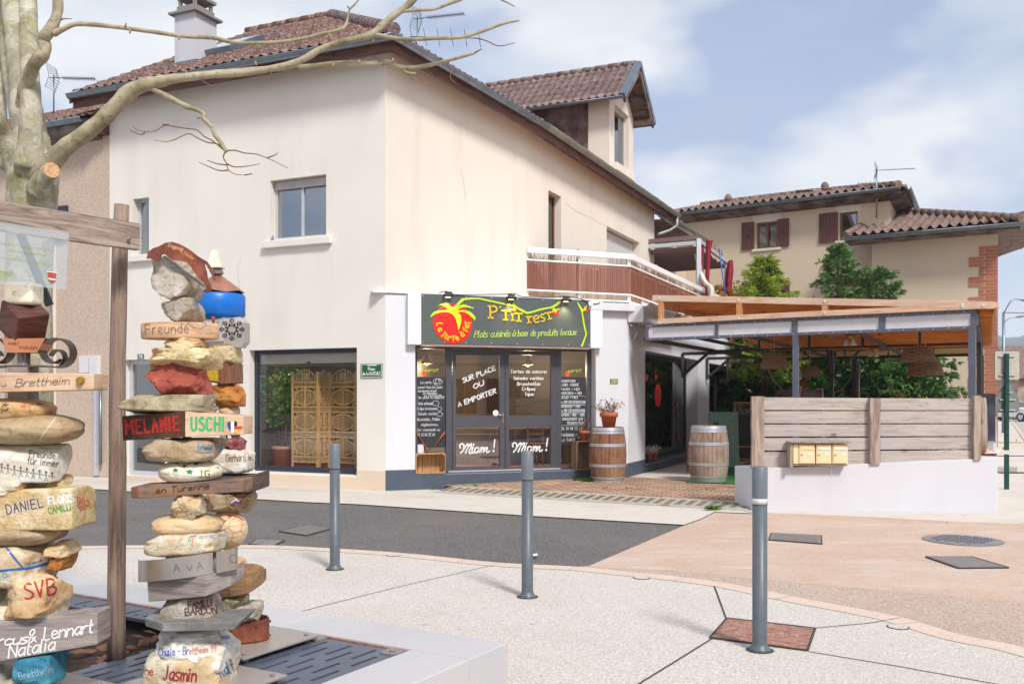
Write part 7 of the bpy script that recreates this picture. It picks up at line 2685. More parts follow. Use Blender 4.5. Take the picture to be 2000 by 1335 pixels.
leaves(mb,1500,lambda q: Vector((PC2.x + q.gauss(0,.3),PC2.y + q.gauss(0,.3),4.4 + q.gauss(0,.55))),0.14,rr,asp=0.25,droop=-0.2)
mb.build('foliage',M['leaf_bright'],t)
MB().tube([(PC2.x,PC2.y,2.4),(PC2.x,PC2.y,4.6)],0.04,6).build('stem',M['bark_brown'],t)
t = at(1770,25.5)
s_ = thing('flowering_shrub','low shrub with reddish flowers just above the right half of the fence','shrub',(t.x,t.y,0.1))
mb = MB()
leaves(mb,900,lambda q: Vector((t.x + q.gauss(0,1.0),t.y + q.gauss(0,.3),1.1 + q.gauss(0,.35))),0.10,rr,asp=0.4,droop=0)
mb.build('foliage',M['leaf_photinia'],s_)
MB().tube([(t.x,t.y,0.1),(t.x,t.y,1.1)],0.03,6).build('stem',M['bark_brown'],s_)
def weed(px,py,s,lab,z=0.0,n=26):
 z = max(z,.055) if 840 < px < 1460 and z > 0 else z
 c = G(px,py,z)
 mb = MB()
 q = random.Random(int(px*7 + py))
 for i in range(n):
  a = q.uniform(0,2*pi)
  d = Vector((cos(a),sin(a),q.uniform(0.3,1.6))).normalized()
  L = s*q.uniform(0.4,1)
  sd = d.cross(Vector((0,0,1))).normalized()*L*0.16
  p = c + Vector((q.gauss(0,s*.4),q.gauss(0,s*.15),0))
  mb.add([p,p + d*L*.5 + sd,p + d*L + Vector((0,0,-L*.15)),p + d*L*.5 - sd],[(0,1,2,3)])
 return mb.build('weed_tuft',M['weed'],label=lab,cat='weed',group='weeds in the paving')
for (x,y,s,lab,z) in ((1136,941,.16,'weed tuft at the foot of the slate-blue plinth under the upright crate',.06),(1153,943,.20,'largest weed tuft, at the left foot of the dark barrel',.06),(1097,940,.07,'small weed tuft between the second bollard and the upright crate',.05),
       (990,943,.08,'small weed tuft against the plinth below the right door leaf',.05),(967,946,.07,'tiny weed tuft against the plinth below the door handle',.04),(928,949,.07,'tiny weed tuft against the plinth below the left door leaf',.03),
       (845,956,.08,'small weed tuft at the plinth below the pale crate',.01),(1182,955,.08,'flat weed in the pavers left of the dark barrel base',.05),(1225,956,.08,'flat weed in the pavers right of the dark barrel base',.05),
       (1391,995,.12,'weed at the right end of the channel drain near the kerb tip',.0),(1458,985,.16,'mossy weed at the left foot of the white wall',.0),(1298,987,.06,'tiny weed in the channel drain',.0),
       (1390,958,.10,'weed in the pavers before the greyer barrel',.03),(1425,956,.10,'weed in the pavers before the artificial grass',.03),(195,922,.08,'small weed at the foot of the drain pipe',.0),
       (733,956,.05,'tiny weed at the building corner',.0),(606,949,.05,'tiny weed at the beige plinth behind the first bollard',.0)):
 weed(x,y,s,lab,z,n=26 if s < .12 else 90)
# ------------------------------------------------------------------ bollards
def make_bollard(px,yb,yt,banded,lab):
 d = EYE*F/(yb - 4 - HY)
 c = Vector(((px - CX)/F*d,d,0))
 H = (yb - 4 - yt)/F*d
 t = thing('bollard',lab,'bollard',tuple(c),'grey steel bollards along the plaza edge')
 r = 0.046
 MB().lathe([(r + .022,0.0),(r + .022,.008),(r + .014,.022),(r + .006,.03),(r,.05),(r,H - .235)],c,32).build('shaft',M['bollard'],t)
 if banded:
  MB().lathe([(r + .0035,H - .235),(r + .0035,H - .20)],c,32,cap=True).build('band',M['white_band'],t)
  z = H - .20
 else:
  MB().lathe([(r - .004,H - .235),(r - .004,H - .228)],c,32).build('groove',M['black'],t)
  z = H - .228
 MB().lathe([(r + .002,z),(r + .002,H - .008),(r - .004,H),(0.001,H)],c,32,cap=False).build('head',M['bollard_head'],t)
 MB().lathe([(r + .040,0.001),(r + .040,0.004)],c,24).build('dark_foot_disc',M['joint'],t)  # flat dark disc on the paving, slightly wider than the bollard's foot
 return t
make_bollard(654,1115,866,False,'plain grey bollard in front of the shop window, leftmost and smallest looking')
make_bollard(1030,1169,880,False,'plain grey bollard in front of the double door, middle one of the three')
make_bollard(1484,1273,910,True,'grey bollard with a scuffed white band near its top, in front of the white wall')
# ------------------------------------------------------------------ street on the right
d = EYE*F/(955 - HY)
c = at(1966,d)
SP = thing('road_sign_post','dark green signpost carrying three road signs seen from behind','road sign',tuple(c))
zt_ = htop(690,d)
MB().box(c.x - .035,c.x + .035,c.y - .025,c.y + .025,0,zt_).build('post',M['green_post'],SP,bevel=0.004)
def plate_back(x0,x1,yt,yb,mat,tri=False,name='sign_plate'):
 y_ = c.y + 0.05
 if tri:
  pts = [P(1968,yt,y_),P(x1 - 2,yb - 3,y_),P(x1 - 4,yb,y_),P(x0 + 4,yb,y_),P(x0 + 2,yb - 3,y_)]
 else:
  r_ = 3.5
  pts = []
  for (cx_,cy_,a0) in ((x1 - r_,yt + r_,-90),(x1 - r_,yb - r_,0),(x0 + r_,yb - r_,90),(x0 + r_,yt + r_,180)):
   for k in range(5):
    a = radians(a0 + 22.5*k)
    pts.append(P(cx_ + r_*cos(a),cy_ + r_*sin(a),y_))
 s = MB().slab(pts,(0,0.03,0)).build(name,mat,SP,fix=True,bevel=0.004)
 ys = (yt + (yb - yt)*.17,yt + (yb - yt)*.84) if not tri else (yb - 9,)
 for y in ys:
  w_ = (x1 - x0)*(0.33 if not tri else 0.2)
  m_ = (x0 + x1)/2
  MB().bar(P(m_ - w_,y,y_ - .015),P(m_ + w_,y,y_ - .015),0.025,0.02).build('clamp',M['alu'],s)
plate_back(1943,1991,686,741,M['sign_back'])
plate_back(1946,1989,742,775,M['sign_back_dark'],tri=True)
plate_back(1944,1991,775,805,M['sign_back_dark'])
q = NS.W(-11.0,0,0.0)
mb = MB()
e0 = cR + sdn*4.2 + inn*0.5
for i in range(1):
 MB().bar(V3(e0,zr_ + .02),V3(e0,htop(768,e0.y)),0.32,0.05,up=tuple(sdn)).build('boundary_panel',M['pergola_steel'],label='tall grey-brown panel standing on the wall behind the round fence posts',cat='fence panel')
e1 = cR + sdn*9 + inn*0.6
tag(MB().box(e1.x - .03,e1.x + .03,e1.y,e1.y + 1.6,0.7,1.55).build('green_railing',M['green_post']),'short dark green railing beside the brick pier on the street side','railing')
b_ = G(1960,922)
MB().box(b_.x - .35,b_.x + .30,b_.y,b_.y + .2,0.0,0.12).build('stone_block',M['concrete'],label='dark low stone block on the pavement behind the signpost',cat='stone block',bevel=0.01)
def street_lamp(x0,y0,x1,y1,d,lab,curved):
 a = P(x0,y0,d)
 b = P(x1,y1,d)
 t = thing('street_lamp',lab,'street lamp',(a.x,a.y,0),'street lamps beyond the brick corner')
 MB().tube([(a.x,a.y,0),(a.x,a.y,a.z)],[0.09,0.06],8).build('pole',M['zinc'],t)
 m_ = a.lerp(b,.45) + Vector((0,0,(0.35 if curved else 0.1)))
 MB().tube(smooth([tuple(a),tuple(m_),tuple(b)],6),0.03,6).build('arm',M['zinc'],t)
 hd_ = (b - m_).normalized()
 MB().tube([b - hd_*.1,b + hd_*.15,b + hd_*.45,b + hd_*.6],[0.05,0.13,0.12,0.05],10,flat=0.6).build('lantern',M['cast_iron'],t)
street_lamp(1960,612,1998,586,44,'upper street lamp arm at the right edge, curving up from behind the brick corner',True)
street_lamp(1961,629,1986,619,58,'lower street lamp with a grey lantern, left of and below the curved one',False)
a,b = P(1958,610,44),P(2060,612,60)
MB().tube([a,b],0.02,5).build('overhead_cable',M['wire'],label='thin overhead cable crossing the sky at the right edge',cat='cable')
FH = thing('stone_house','old rubble-stone house with a rusty red roof at the right edge down the street','house',(41.5,75,0))
x0 = (1987 - CX)/F*72
MB().box(x0,x0 + 14,72,84,-0.05,htop(738,72)).build('wall',M['stone_house'],FH)
zt_ = htop(738,72)
mb = MB()
mb.hexa([(x0 - .5,71.4,zt_),(x0 + 14,71.4,zt_),(x0 + 14,78,zt_ + 2.6),(x0 - .5 + 2.0,78,zt_ + 2.6),(x0 - .5,71.4,zt_ + .2),(x0 + 14,71.4,zt_ + .2),(x0 + 14,78,zt_ + 2.8),(x0 + 1.5,78,zt_ + 2.8)])
mb.build('roof',M['tile_red'],FH)
MB().box(x0 + .6,x0 + 1.6,71.96,72.05,1.0,2.2).build('window',M['cast_iron'],FH)
FW = thing('street_wall','long pale wall running along the far street behind the car','wall',(50,110,0))
MB().box(30,120,108,112,-.05,2.6).build('wall_body',M['concrete'],FW)
def car(c,rz,paint,lab,group):
 t = thing('parked_car',lab,'car',tuple(c),group)
 m = Matrix.Rotation(rz,3,'Z')
 c = Vector(c)
 T = lambda x,y,z: m @ Vector((x,y,z)) + c
 prof = [(-2.05,.30),(-2.1,.55),(-2.02,.80),(-1.7,.93),(-1.05,1.00),(-.45,1.38),(.35,1.46),(1.15,1.42),(1.75,1.05),(2.0,.98),(2.08,.6),(2.0,.30)]
 sec = []
 mb = MB()
 n = len(prof)
 ws = [(-.84,1),(-.80,1.0),(.80,1.0),(.84,1)]
 for (y,k) in ((-.86,.0),(-.80,1),(.80,1),(.86,.0)):
  for (x,z) in prof:
   inset = 0.22*max(0,(z - .95))/.5
   yy = y*(1 - inset*0.7)
   zz = z if k else (z - .04 if z > .5 else z + .03)
   mb.v.append(T(x*(0.99 if not k else 1),yy,zz))
 for s in range(3):
  for i in range(n):
   j = (i + 1) % n
   mb.f.append((s*n + i,s*n + j,(s + 1)*n + j,(s + 1)*n + i))
   mb.sm.append(False)
 mb.f += [tuple(range(n))[::-1],tuple(3*n + i for i in range(n))]
 mb.sm += [False,False]
 mb.build('body',paint,t,fix=True,bevel=0.03)
 def ins(z): return 0.86*(1 - 0.7*0.22*max(0,z - .95)/.5)
 for s in (-1,1):
  q = [(-.92,1.03),(-.40,1.34),(.35,1.41),(1.10,1.36),(1.45,1.06)]
  MB().slab([T(x,s*(ins(z) + .004),z) for x,z in q],m @ Vector((0,s*.01,0))).build('side_window',M['car_glass'],t,fix=True)
 MB().hexa([T(-1.07,-.66,1.015),T(-1.07,.66,1.015),T(-1.03,.66,1.0),T(-1.03,-.66,1.0),T(-.50,-.60,1.372),T(-.50,.60,1.372),T(-.46,.60,1.36),T(-.46,-.60,1.36)]).build('windscreen',M['car_glass'],t)
 for x in (-1.3,1.3):
  for s in (-1,1):
   w_ = MB().tube([T(x,s*.70,.31),T(x,s*.88,.31)],0.31,24).build('wheel',M['rubber'],t)
   MB().tube([T(x,s*.86,.31),T(x,s*.89,.31)],0.19,16).build('rim',M['chrome'],w_)
 for s in (-1,1):
  MB().tube([T(-2.03,s*.62,.70),T(-2.10,s*.60,.68)],[.13,.10],12,flat=0.6).build('headlight',M['chrome'],t)
 MB().hexa([T(-2.11,-.45,.42),T(-2.11,.45,.42),T(-2.07,.45,.42),T(-2.07,-.45,.42),T(-2.12,-.45,.60),T(-2.12,.45,.60),T(-2.08,.45,.60),T(-2.08,-.45,.60)]).build('grille',M['rubber'],t)
 return t
d = EYE*F/(823 - HY)
car((((2004 - CX)/F)*d,d + 2,0),radians(118),M['car_white'],'small white car far down the street at the right edge of the picture',None)
def mirror_house(o,u,L,zt_,lab,mat):
 fr = Fr(o[0],o[1],u[0],u[1])
 fr.n = Vector((fr.u.y,-fr.u.x,0))
 mid = fr.o + fr.u*L/2
 if fr.n.dot(Vector((0,14,0)) - mid) < 0:
  fr.n = -fr.n
 t = thing('house_opposite',lab,'house',(o[0],o[1],0))
 hs = []
 a = 1.2
 while a < L - 2:
  for z in (0.9,4.0):
   hs.append((a,a + 1.05,z,z + 1.6))
  a += 2.6
 mb = MB()
 wall_holes(mb,fr,0,L,0,zt_,hs,0.25)
 mb.build('wall',mat,t)
 mbw,mbs = MB(),MB()
 for h_ in hs:
  mbw.add([fr.W(h_[0],h_[2],-.22),fr.W(h_[1],h_[2],-.22),fr.W(h_[1],h_[3],-.22),fr.W(h_[0],h_[3],-.22)],[(0,1,2,3)])
  mbs.fbox(fr,h_[0] - .55,h_[0] - .02,h_[2],h_[3],0.01,0.06)
  mbs.fbox(fr,h_[1] + .02,h_[1] + .55,h_[2],h_[3],0.01,0.06)
 mbw.build('window_panes',M['car_glass'],t)
 mbs.build('shutters',M['shutter_brown'],t)
 MB().fbox(fr,0,L,3.2,3.35,0,.12).fbox(fr,0,L,zt_ - .15,zt_,0,.15).build('string_course',M['beige_light'],t)
 MB().hexa([fr.W(-.5,zt_,.6),fr.W(L + .5,zt_,.6),fr.W(L + .5,zt_ + 2.4,-4),fr.W(-.5,zt_ + 2.4,-4),fr.W(-.5,zt_ + .15,.6),fr.W(L + .5,zt_ + .15,.6),fr.W(L + .5,zt_ + 2.55,-4),fr.W(-.5,zt_ + 2.55,-4)]).build('roof',M['tile_red'],t)
mirror_house((7,-9.5),(1,0.75),16,7.0,'beige house across the square behind the camera, mirrored in the door glass',M['beige_house'])
mirror_house((-32,4),(1,-1.6),18,6.6,'pinkish house across the square behind the camera to the left, mirrored in the windows',M['rough_beige'])
# ------------------------------------------------------------------ aerials
def aerial(base,h,bd,L,lab,n=11,el=0.12,refl=True,mat=None,extra=None,r=0.016):
 base = Vector(base)
 t = thing('tv_aerial',lab,'aerial',tuple(base),'television aerials on the roofs')
 top = base + Vector((0,0,h))
 MB().tube([base,top],r,6).build('mast',M['zinc'],t)
 bd = Vector(bd).normalized()
 sd_2 = bd.cross(Vector((0,0,1))).normalized()
 upv = sd_2.cross(bd).normalized()
 mb = MB()
 s0 = top - Vector((0,0,.05))
 mb.tube([s0 - bd*.1,s0 + bd*L],0.010,5)
 for i in range(n):
  p = s0 + bd*(L*(0.25 + 0.75*i/(n - 1)))
  mb.tube([p - sd_2*el,p + sd_2*el],0.007,4)
  mb.tube([p - upv*el*.35,p + upv*el*.35],0.007,4)
 if refl:
  for s in (-1,1):
   for k in range(5):
    z = s*(0.04 + k*0.055)
    q = s0 + bd*(0.05 - k*0.02 - .02) + upv*z
    mb.tube([q - sd_2*.22,q + sd_2*.22],0.006,4)
   mb.tube([s0 + sd_2*.2,s0 + sd_2*.2 + upv*s*.28 - bd*.08],0.006,4)
   mb.tube([s0 - sd_2*.2,s0 - sd_2*.2 + upv*s*.28 - bd*.08],0.006,4)
 mb.build('antenna',M['wire'],t)
 if extra:
  mb = MB()
  for (z,bd2,L2,n2,e2) in extra:
   bd2 = Vector(bd2).normalized()
   s2 = bd2.cross(Vector((0,0,1))).normalized()
   p0 = base + Vector((0,0,z))
   mb.tube([p0 - bd2*L2*.1,p0 + bd2*L2*.9],0.010,5)
   for i in range(n2):
    p = p0 + bd2*(L2*(-.08 + .96*i/(n2 - 1)))
    q = (s2*.5 + Vector((0,0,.85))).normalized()
    mb.tube([p - q*e2,p + q*e2],0.007,4)
  mb.build('second_antenna',M['wire'],t)
a0 = P(105,195,21.5)
aerial((a0.x,a0.y,a0.z - .3),htop(148,21.5) - a0.z + .3,(1,-0.05,-0.04),0.95,'thin TV aerial on the left roof beside the plane tree trunk')
a0 = P(815,95,24.0)
aerial((a0.x,a0.y,a0.z - 1.0),htop(33,24) - a0.z + 1.0,(1,-0.5,-.10),1.35,'TV aerial behind the main roof, just right of its hip',n=13,extra=[(htop(72,24) - a0.z + 1.0,(1,-.3,-.14),1.9,6,.22)])
a0 = P(1712,398,33.6)
aerial((a0.x,a0.y,a0.z - .5),htop(330,33.6) - a0.z + .5,(1,-0.35,-.03),1.25,'tall TV aerial standing at the step between the two roofs of the beige house',n=11,el=0.09,r=0.028,extra=[(htop(357,33.6) - a0.z + .5,(-1,.3,.02),.7,6,.1)])
# ------------------------------------------------------------------ hills
def hill(name,lab,pts,d0,d1,seed):
 mb = MB()
 n,m_ = 60,8
 x0,x1 = pts[0][0],pts[-1][0]
 vv = []
 for j in range(m_ + 1):
  for i in range(n + 1):
   x = x0 + (x1 - x0)*i/n
   for (p,q) in zip(pts,pts[1:]):
    if p[0] <= x <= q[0]:
     y = p[1] + (q[1] - p[1])*(x - p[0])/(q[0] - p[0])
     break
   d = d0 + (d1 - d0)*j/m_
   ztop = EYE + (HY - y)/F*d1
   z = ztop*(j/m_) ** 0.9 + noise.noise(Vector((x*.02,j*.6,seed)))*12*(j/m_)
   vv.append(Vector(((x - CX)/F*d,d,z - 2)))
 fs = [(j*(n + 1) + i,j*(n + 1) + i + 1,(j + 1)*(n + 1) + i + 1,(j + 1)*(n + 1) + i) for j in range(m_) for i in range(n)]
 mb.add(vv,fs,True)
 mb.build(name,M['mountain'],kind='structure',origin=(0,0,0))
hill('hills','',[(1300,700),(1700,690),(1900,660),(1955,652),(1975,648),(1990,652),(2030,640),(2300,600),(2900,700)],800,1500,1)
hill('hills','',[(1700,760),(1940,722),(2000,690),(2100,670),(2600,720)],500,900,2)
hill('hills','',[(-1500,720),(-900,660),(-300,700),(300,720),(900,735),(1300,740)],800,1500,3)
INK = {}
def ink(rgb,cover=.61):
 if rgb in INK: return INK[rgb]
 m = plain('paint_%d_%d_%d' % rgb,rgb,.7,var=.15,scale=60)
 t = m.node_tree
 b = t.nodes['Principled BSDF']
 tr = t.nodes.new('ShaderNodeBsdfTransparent')
 ms = t.nodes.new('ShaderNodeMixShader')
 t.links.new(ramp(t,noi(t,coords(t),130,5,.7),[(cover - .12,(1,1,1,1)),(cover + .10,(.25,.25,.25,1))]),ms.inputs[0])
 t.links.new(tr.outputs[0],ms.inputs[1])
 t.links.new(b.outputs[0],ms.inputs[2])
 t.links.new(ms.outputs[0],t.nodes['Material Output'].inputs[0])
 INK[rgb] = m
 return m
# ------------------------------------------------------------------ tree planter with stone border and slotted grates
E0 = Vector((-0.02,5.14,0))
u1 = Vector((-0.859,0.512,0)).normalized()
u2 = Vector((-u1.y,u1.x,0))
if u2.y > 0: u2 = -u2
def L_(a,b,z): return E0 + u1*a + u2*b + Vector((0,0,z))
A1,B1,BW,ZT = 4.05,3.7,0.375,0.25
PLN = thing('tree_planter','raised square planter with white stone border and slotted dark steel grates around the plane tree','planter',tuple(L_(0,0,0)))
def lbox(mb,a0,a1,b0,b1,z0,z1):
 return mb.hexa([L_(a0,b0,z0),L_(a1,b0,z0),L_(a1,b1,z0),L_(a0,b1,z0),L_(a0,b0,z1),L_(a1,b0,z1),L_(a1,b1,z1),L_(a0,b1,z1)])
g = 0.003
def stones(cuts,fn):
 for p,q in zip(cuts,cuts[1:]):
  mb = MB()
  fn(mb,p + g,q - g)
  mb.build('border_stone',M['border_stone'],PLN,bevel=0.006)
stones([0,1.35,2.9,A1],lambda mb,p,q: lbox(mb,p,q,0,BW - g,-0.05,ZT))
stones([BW,1.5,2.7,B1],lambda mb,p,q: lbox(mb,0,BW - g,p,q,-0.05,ZT))
stones([BW,1.6,2.8,B1],lambda mb,p,q: lbox(mb,A1 - BW + g,A1,p,q,-0.05,ZT))
stones([BW,2.0,A1 - BW],lambda mb,p,q: lbox(mb,p,q,B1 - BW + g,B1,-0.05,ZT))
mb = MB()
lbox(mb,BW,A1 - BW,BW,B1 - BW,-0.04,0.14)
mb.build('soil',M['soil'],PLN)
mb = MB()
for (a0,a1,b0,b1) in ((BW,A1 - BW,BW,BW + .012),(BW,BW + .012,BW + .013,B1 - BW)):
 lbox(mb,a0,a1,b0,b1,.15,.241)
mb.build('edge_angle',M['rust_plate'],PLN)
GZ = 0.236
def grate(a0,a1,b0,b1):
 mb = MB()
 pitch,sw = 0.085,0.024
 n = max(1,int((a1 - a0)/pitch))
 pt = (a1 - a0)/n
 z0,z1 = GZ - 0.02,GZ
 for i in range(n):
  s = a0 + i*pt
  lbox(mb,s,s + pt - sw,b0,b1,z0,z1)
  sl,br = 0.20,0.09
  q = b0 - (0.0 if i % 2 else 0.145)
  lbox(mb,s + pt - sw,s + pt,b0,min(b1,b0 + 0.05),z0,z1)
  q = b0 + 0.05 + (0.0 if i % 2 else 0.10)
  if not i % 2:
   lbox(mb,s + pt - sw,s + pt,b0 + 0.05,b0 + 0.15,z0,z1)
  while q < b1 - 0.05:
   e = min(q + sl,b1 - 0.05)
   f = min(e + br,b1)
   lbox(mb,s + pt - sw,s + pt,e,f,z0,z1)
   q = f
 return mb.build('grate',M['grate'],PLN)
oa0,oa1,ob0,ob1 = 1.60,3.05,0.62,2.05
in0,in1,jn0,jn1 = BW + .02,A1 - BW - .01,BW + .02,B1 - BW - .01
grate(in0,(in0 + oa0)/2 - .002,jn0,jn1)
grate((in0 + oa0)/2 + .002,oa0 - .003,jn0,jn1)
grate(oa1,in1,jn0,jn1)
grate(oa0,oa1 - .004,jn0,ob0)
grate(oa0,oa1 - .004,ob1,jn1)
mb = MB()
for (a,b) in ((in0 + .05,jn0 + .05),(oa0 - .06,jn0 + .3),(in0 + .6,jn0 + .04)):
 lbox(mb,a - .05,a + .05,b - .045,b + .045,GZ,GZ + .008)
 c = L_(a,b,GZ + .008)
 mb.tube([c,c + Vector((0,0,.010))],.016,6)
mb.build('fixing_plate',M['cast_iron'],PLN)
rr = random.Random(3)
for i in range(70):
 c = L_(rr.uniform(oa0 + .05,oa1 - .05),rr.uniform(ob0 + .03,ob1 - .05),0.15 + rr.uniform(0,.05))
 a = rr.uniform(0,2*pi)
 u,v = Vector((cos(a),sin(a),rr.uniform(-.4,.4)))*.05,Vector((-sin(a),cos(a),rr.uniform(-.4,.4)))*.035
 if i == 0:
  mbl = MB()
 mbl.add([c - u,c + v,c + u,c - v,c + Vector((0,0,.012))],[(0,1,4),(1,2,4),(2,3,4),(3,0,4)])
mbl.build('dead_leaves',M['dead_leaf'],label='brown dead leaves lying in the opening of the tree planter',cat='leaf litter',kind='stuff')
# ------------------------------------------------------------------ plane tree
def barkm():
 m,t,b = nmat('plane_bark')
 v = coords(t)
 base = ramp(t,noi(t,v,5,7,0.65,0.4),[(0.34,lin((120,118,84))),(0.47,lin((172,166,148))),(0.62,lin((208,202,192)))])
 vo = t.nodes.new('ShaderNodeTexVoronoi')
 vo.inputs['Scale'].default_value = 13
 vd_ = mix(t,v,noi(t,v,8,4,.6),.12)
 t.links.new(vd_,vo.inputs['Vector'])
 sp = t.nodes.new('ShaderNodeSeparateColor')
 t.links.new(vo.outputs['Color'],sp.inputs[0])
 base = mix(t,base,ramp(t,sp.outputs[0],[(0.0,lin((126,118,84))),(0.5,lin((176,168,146))),(1.0,lin((196,188,172)))],'CONSTANT'),.5)
 k = ramp(t,noi(t,v,9,6,0.75),[(0.52,(0,0,0,1)),(0.60,(1,1,1,1))])
 col = mix(t,base,lin((150,148,76)),mth(t,'MULTIPLY',k,0.45))
 k = ramp(t,noi(t,v,42,5,0.7),[(0.55,(0,0,0,1)),(0.68,(1,1,1,1))])
 col = mix(t,col,lin((84,74,60)),mth(t,'MULTIPLY',k,0.5))
 t.links.new(col,b.inputs['Base Color'])
 b.inputs['Roughness'].default_value = 0.85
 bump(t,b,mth(t,'ADD',noi(t,v,22,8,0.7),mth(t,'MULTIPLY',noi(t,v,120,3),0.3)),0.6,0.012)
 return m
M['bark'] = barkm()
M['branch'] = rockm('smooth_branch_bark',(160,148,122),(112,110,76),(182,172,146),scale=7,bs=0.3,bd=0.006)
M['twig'] = plain('twig_bark',(124,88,66),0.8,var=0.25)
DT = 5.42
tb = Vector(((60 - CX)/F*DT,DT,0.14))
TR = thing('plane_tree','bare plane tree with mottled mossy bark, one long branch reaching across the facade','tree',tuple(tb))
def limb(pts,mat=None,d0=DT,n=14,kk=5,name='branch',bumpy=0.0):
 """points: (px, py, radius px, depth offset)"""
 q = [(p[0],p[1],p[2],p[3] if len(p) > 3 else 0.0) for p in pts]
 q = smooth(q,kk)
 V_,r_ = [],[]
 for i,(x,y,r,dd_) in enumerate(q):
  d = d0 + dd_
  V_.append(P(x,y,d))
  b_ = 1 + bumpy*noise.noise(Vector((x*.05,y*.05,r)))
  r_.append(max(0.0015,r/F*d*b_))
 mb = MB().tube(V_,r_,n)
 return mb.build(name,mat or M['branch'],TR)
limb([(58,1330,50),(58,1100,46),(58,800,43),(56,600,43),(60,430,43),(64,370,46),(64,320,43),(58,270,35),(50,200,28),(42,130,25,.1),(32,60,22,.2),(22,-20,20,.3),(8,-120,18,.4)],M['bark'],n=28,name='trunk',bumpy=0.12)
limb([(58,330,28,-.1),(60,250,22,-.12),(60,190,19,-.12),(58,130,17,0),(56,60,17,.15),(54,-20,16,.3),(52,-120,15,.4)],M['bark'],n=20,name='limb',bumpy=0.1)
limb([(66,300,30,.1),(40,200,24,.2),(20,110,18,.3),(10,20,16,.4),(0,-80,14,.5)],M['bark'],n=16,name='limb',bumpy=0.1)
limb([(40,345,24),(22,300,20,-.05),(4,260,18,-.1),(-20,215,16,-.2),(-80,120,14,-.3)],M['bark'],n=16,name='limb',bumpy=0.08)
limb([(8,330,10,.3),(4,200,8,.3),(-6,90,8,.3),(-10,0,7,.3)],M['bark'],n=10,name='limb')
st_l = limb([(74,372,22,-.12),(84,350,18,-.17),(96,338,15,-.2)],M['bark'],n=18,name='pruned_stub')
c = P(101,332,DT - .24); cn = (c - P(90,342,DT - .16)).normalized()
x_ = cn.orthogonal().normalized(); y_ = cn.cross(x_)
MB().poly([c + (x_*cos(k*pi/10) + y_*sin(k*pi/10))*.0425 for k in range(20)]).build('cut_face',woodm('fresh_cut_wood',(214,172,130),(178,128,88),'y',3,.8,knots=False),st_l)
MB().tube([P(90,342,DT - .16),c - cn*.002],[.050,.043],18).build('stub_collar',M['bark'],st_l)
limb([(70,342,22,-.08),(100,318,19,-.16),(128,288,16.5,-.2),(165,262,15.5,-.22),(205,228,15,-.24),(232,200,15.5,-.25),(250,182,14.5,-.26),(275,168,13.5,-.27),(304,161,12.5,-.28),(340,154,9.5,-.3),(385,149,7.5,-.3),(430,145,7,-.3),(480,142,6.5,-.3),(530,134,6.5,-.3),(570,125,6.8,-.3),(600,112,6.5,-.3),(625,97,6.2,-.3),(660,84,6,-.3),(700,75,6,-.3),(728,66,7,-.3),(750,47,6.5,-.3),(775,26,6.5,-.3),(792,14,6.5,-.3),(812,-6,6,-.3),(830,-40,5,-.3)],n=14,name='limb',bumpy=0.15)
limb([(300,165,9,-.25),(350,152,6.5,-.24),(400,144,5.5,-.22),(450,140,5.3,-.22),(500,136,5.3,-.22),(560,133,5.6,-.2),(605,131,6,-.2),(650,126,6.2,-.2),(690,124,5.8,-.2),(725,125,5.5,-.2),(758,123,5.5,-.2),(780,131,5,-.2),(810,132,4.2,-.2),(845,126,3.8,-.2),(880,117,3.2,-.2),(920,106,2.8,-.2),(926,104,2.4,-.2)],n=10,name='branch',bumpy=0.12)
limb([(730,66,5,-.3),(760,73,4.2,-.3),(800,77,4.2,-.3),(850,75,4,-.3),(900,73,3.6,-.3),(940,62,3.2,-.3),(985,46,2.6,-.3),(1014,40,2,-.3)],n=8,bumpy=0.1)
limb([(786,22,4,-.3),(820,20,3.4,-.3),(848,18,3.2,-.3),(875,8,3.4,-.3),(905,-3,3,-.3),(950,-30,2.6,-.3)],n=8,bumpy=0.1)
limb([(925,105,2.2,-.2),(935,99,1.4,-.2),(942,96,.8,-.2)],M['twig'],n=5,name='twig')
limb([(926,74,1.4,-.3),(950,80,1.2,-.3),(974,90,1.1,-.3),(1006,84,.7,-.3)],M['twig'],n=5,name='twig')
limb([(874,128,1.4,-.2),(881,140,1.2,-.2),(880,153,1,-.2),(892,164,.7,-.2)],M['twig'],n=5,name='twig')
limb([(788,138,3,-.2),(798,143,3,-.2),(812,144,2.6,-.2)],n=7,name='twig')
limb([(792,140,.9,-.2),(800,150,.9,-.2),(808,155,.8,-.2)],M['twig'],n=4,name='twig')
limb([(812,145,.9,-.2),(818,151,.9,-.2),(827,158,.7,-.2)],M['twig'],n=4,name='twig')
limb([(722,108,.8,-.22),(735,114,.8,-.22),(745,120,.9,-.22)],M['twig'],n=4,name='twig')
limb([(978,0,1.4,-.3),(990,5,1.2,-.3),(1005,13,.9,-.3)],M['twig'],n=4,name='twig')
limb([(60,300,18,.05),(50,250,16,.0),(44,215,15,-.05),(48,185,14,-.10),(56,155,13,-.16),(66,128,13,-.22),(82,108,13,-.26),(88,92,12,-.26),(84,78,12,-.26),(92,66,12,-.28),(104,48,11,-.28),(112,26,10,-.28),(113,0,9.5,-.28),(110,-40,9,-.28),(100,-120,8,-.28)],n=14,name='limb',bumpy=0.15)
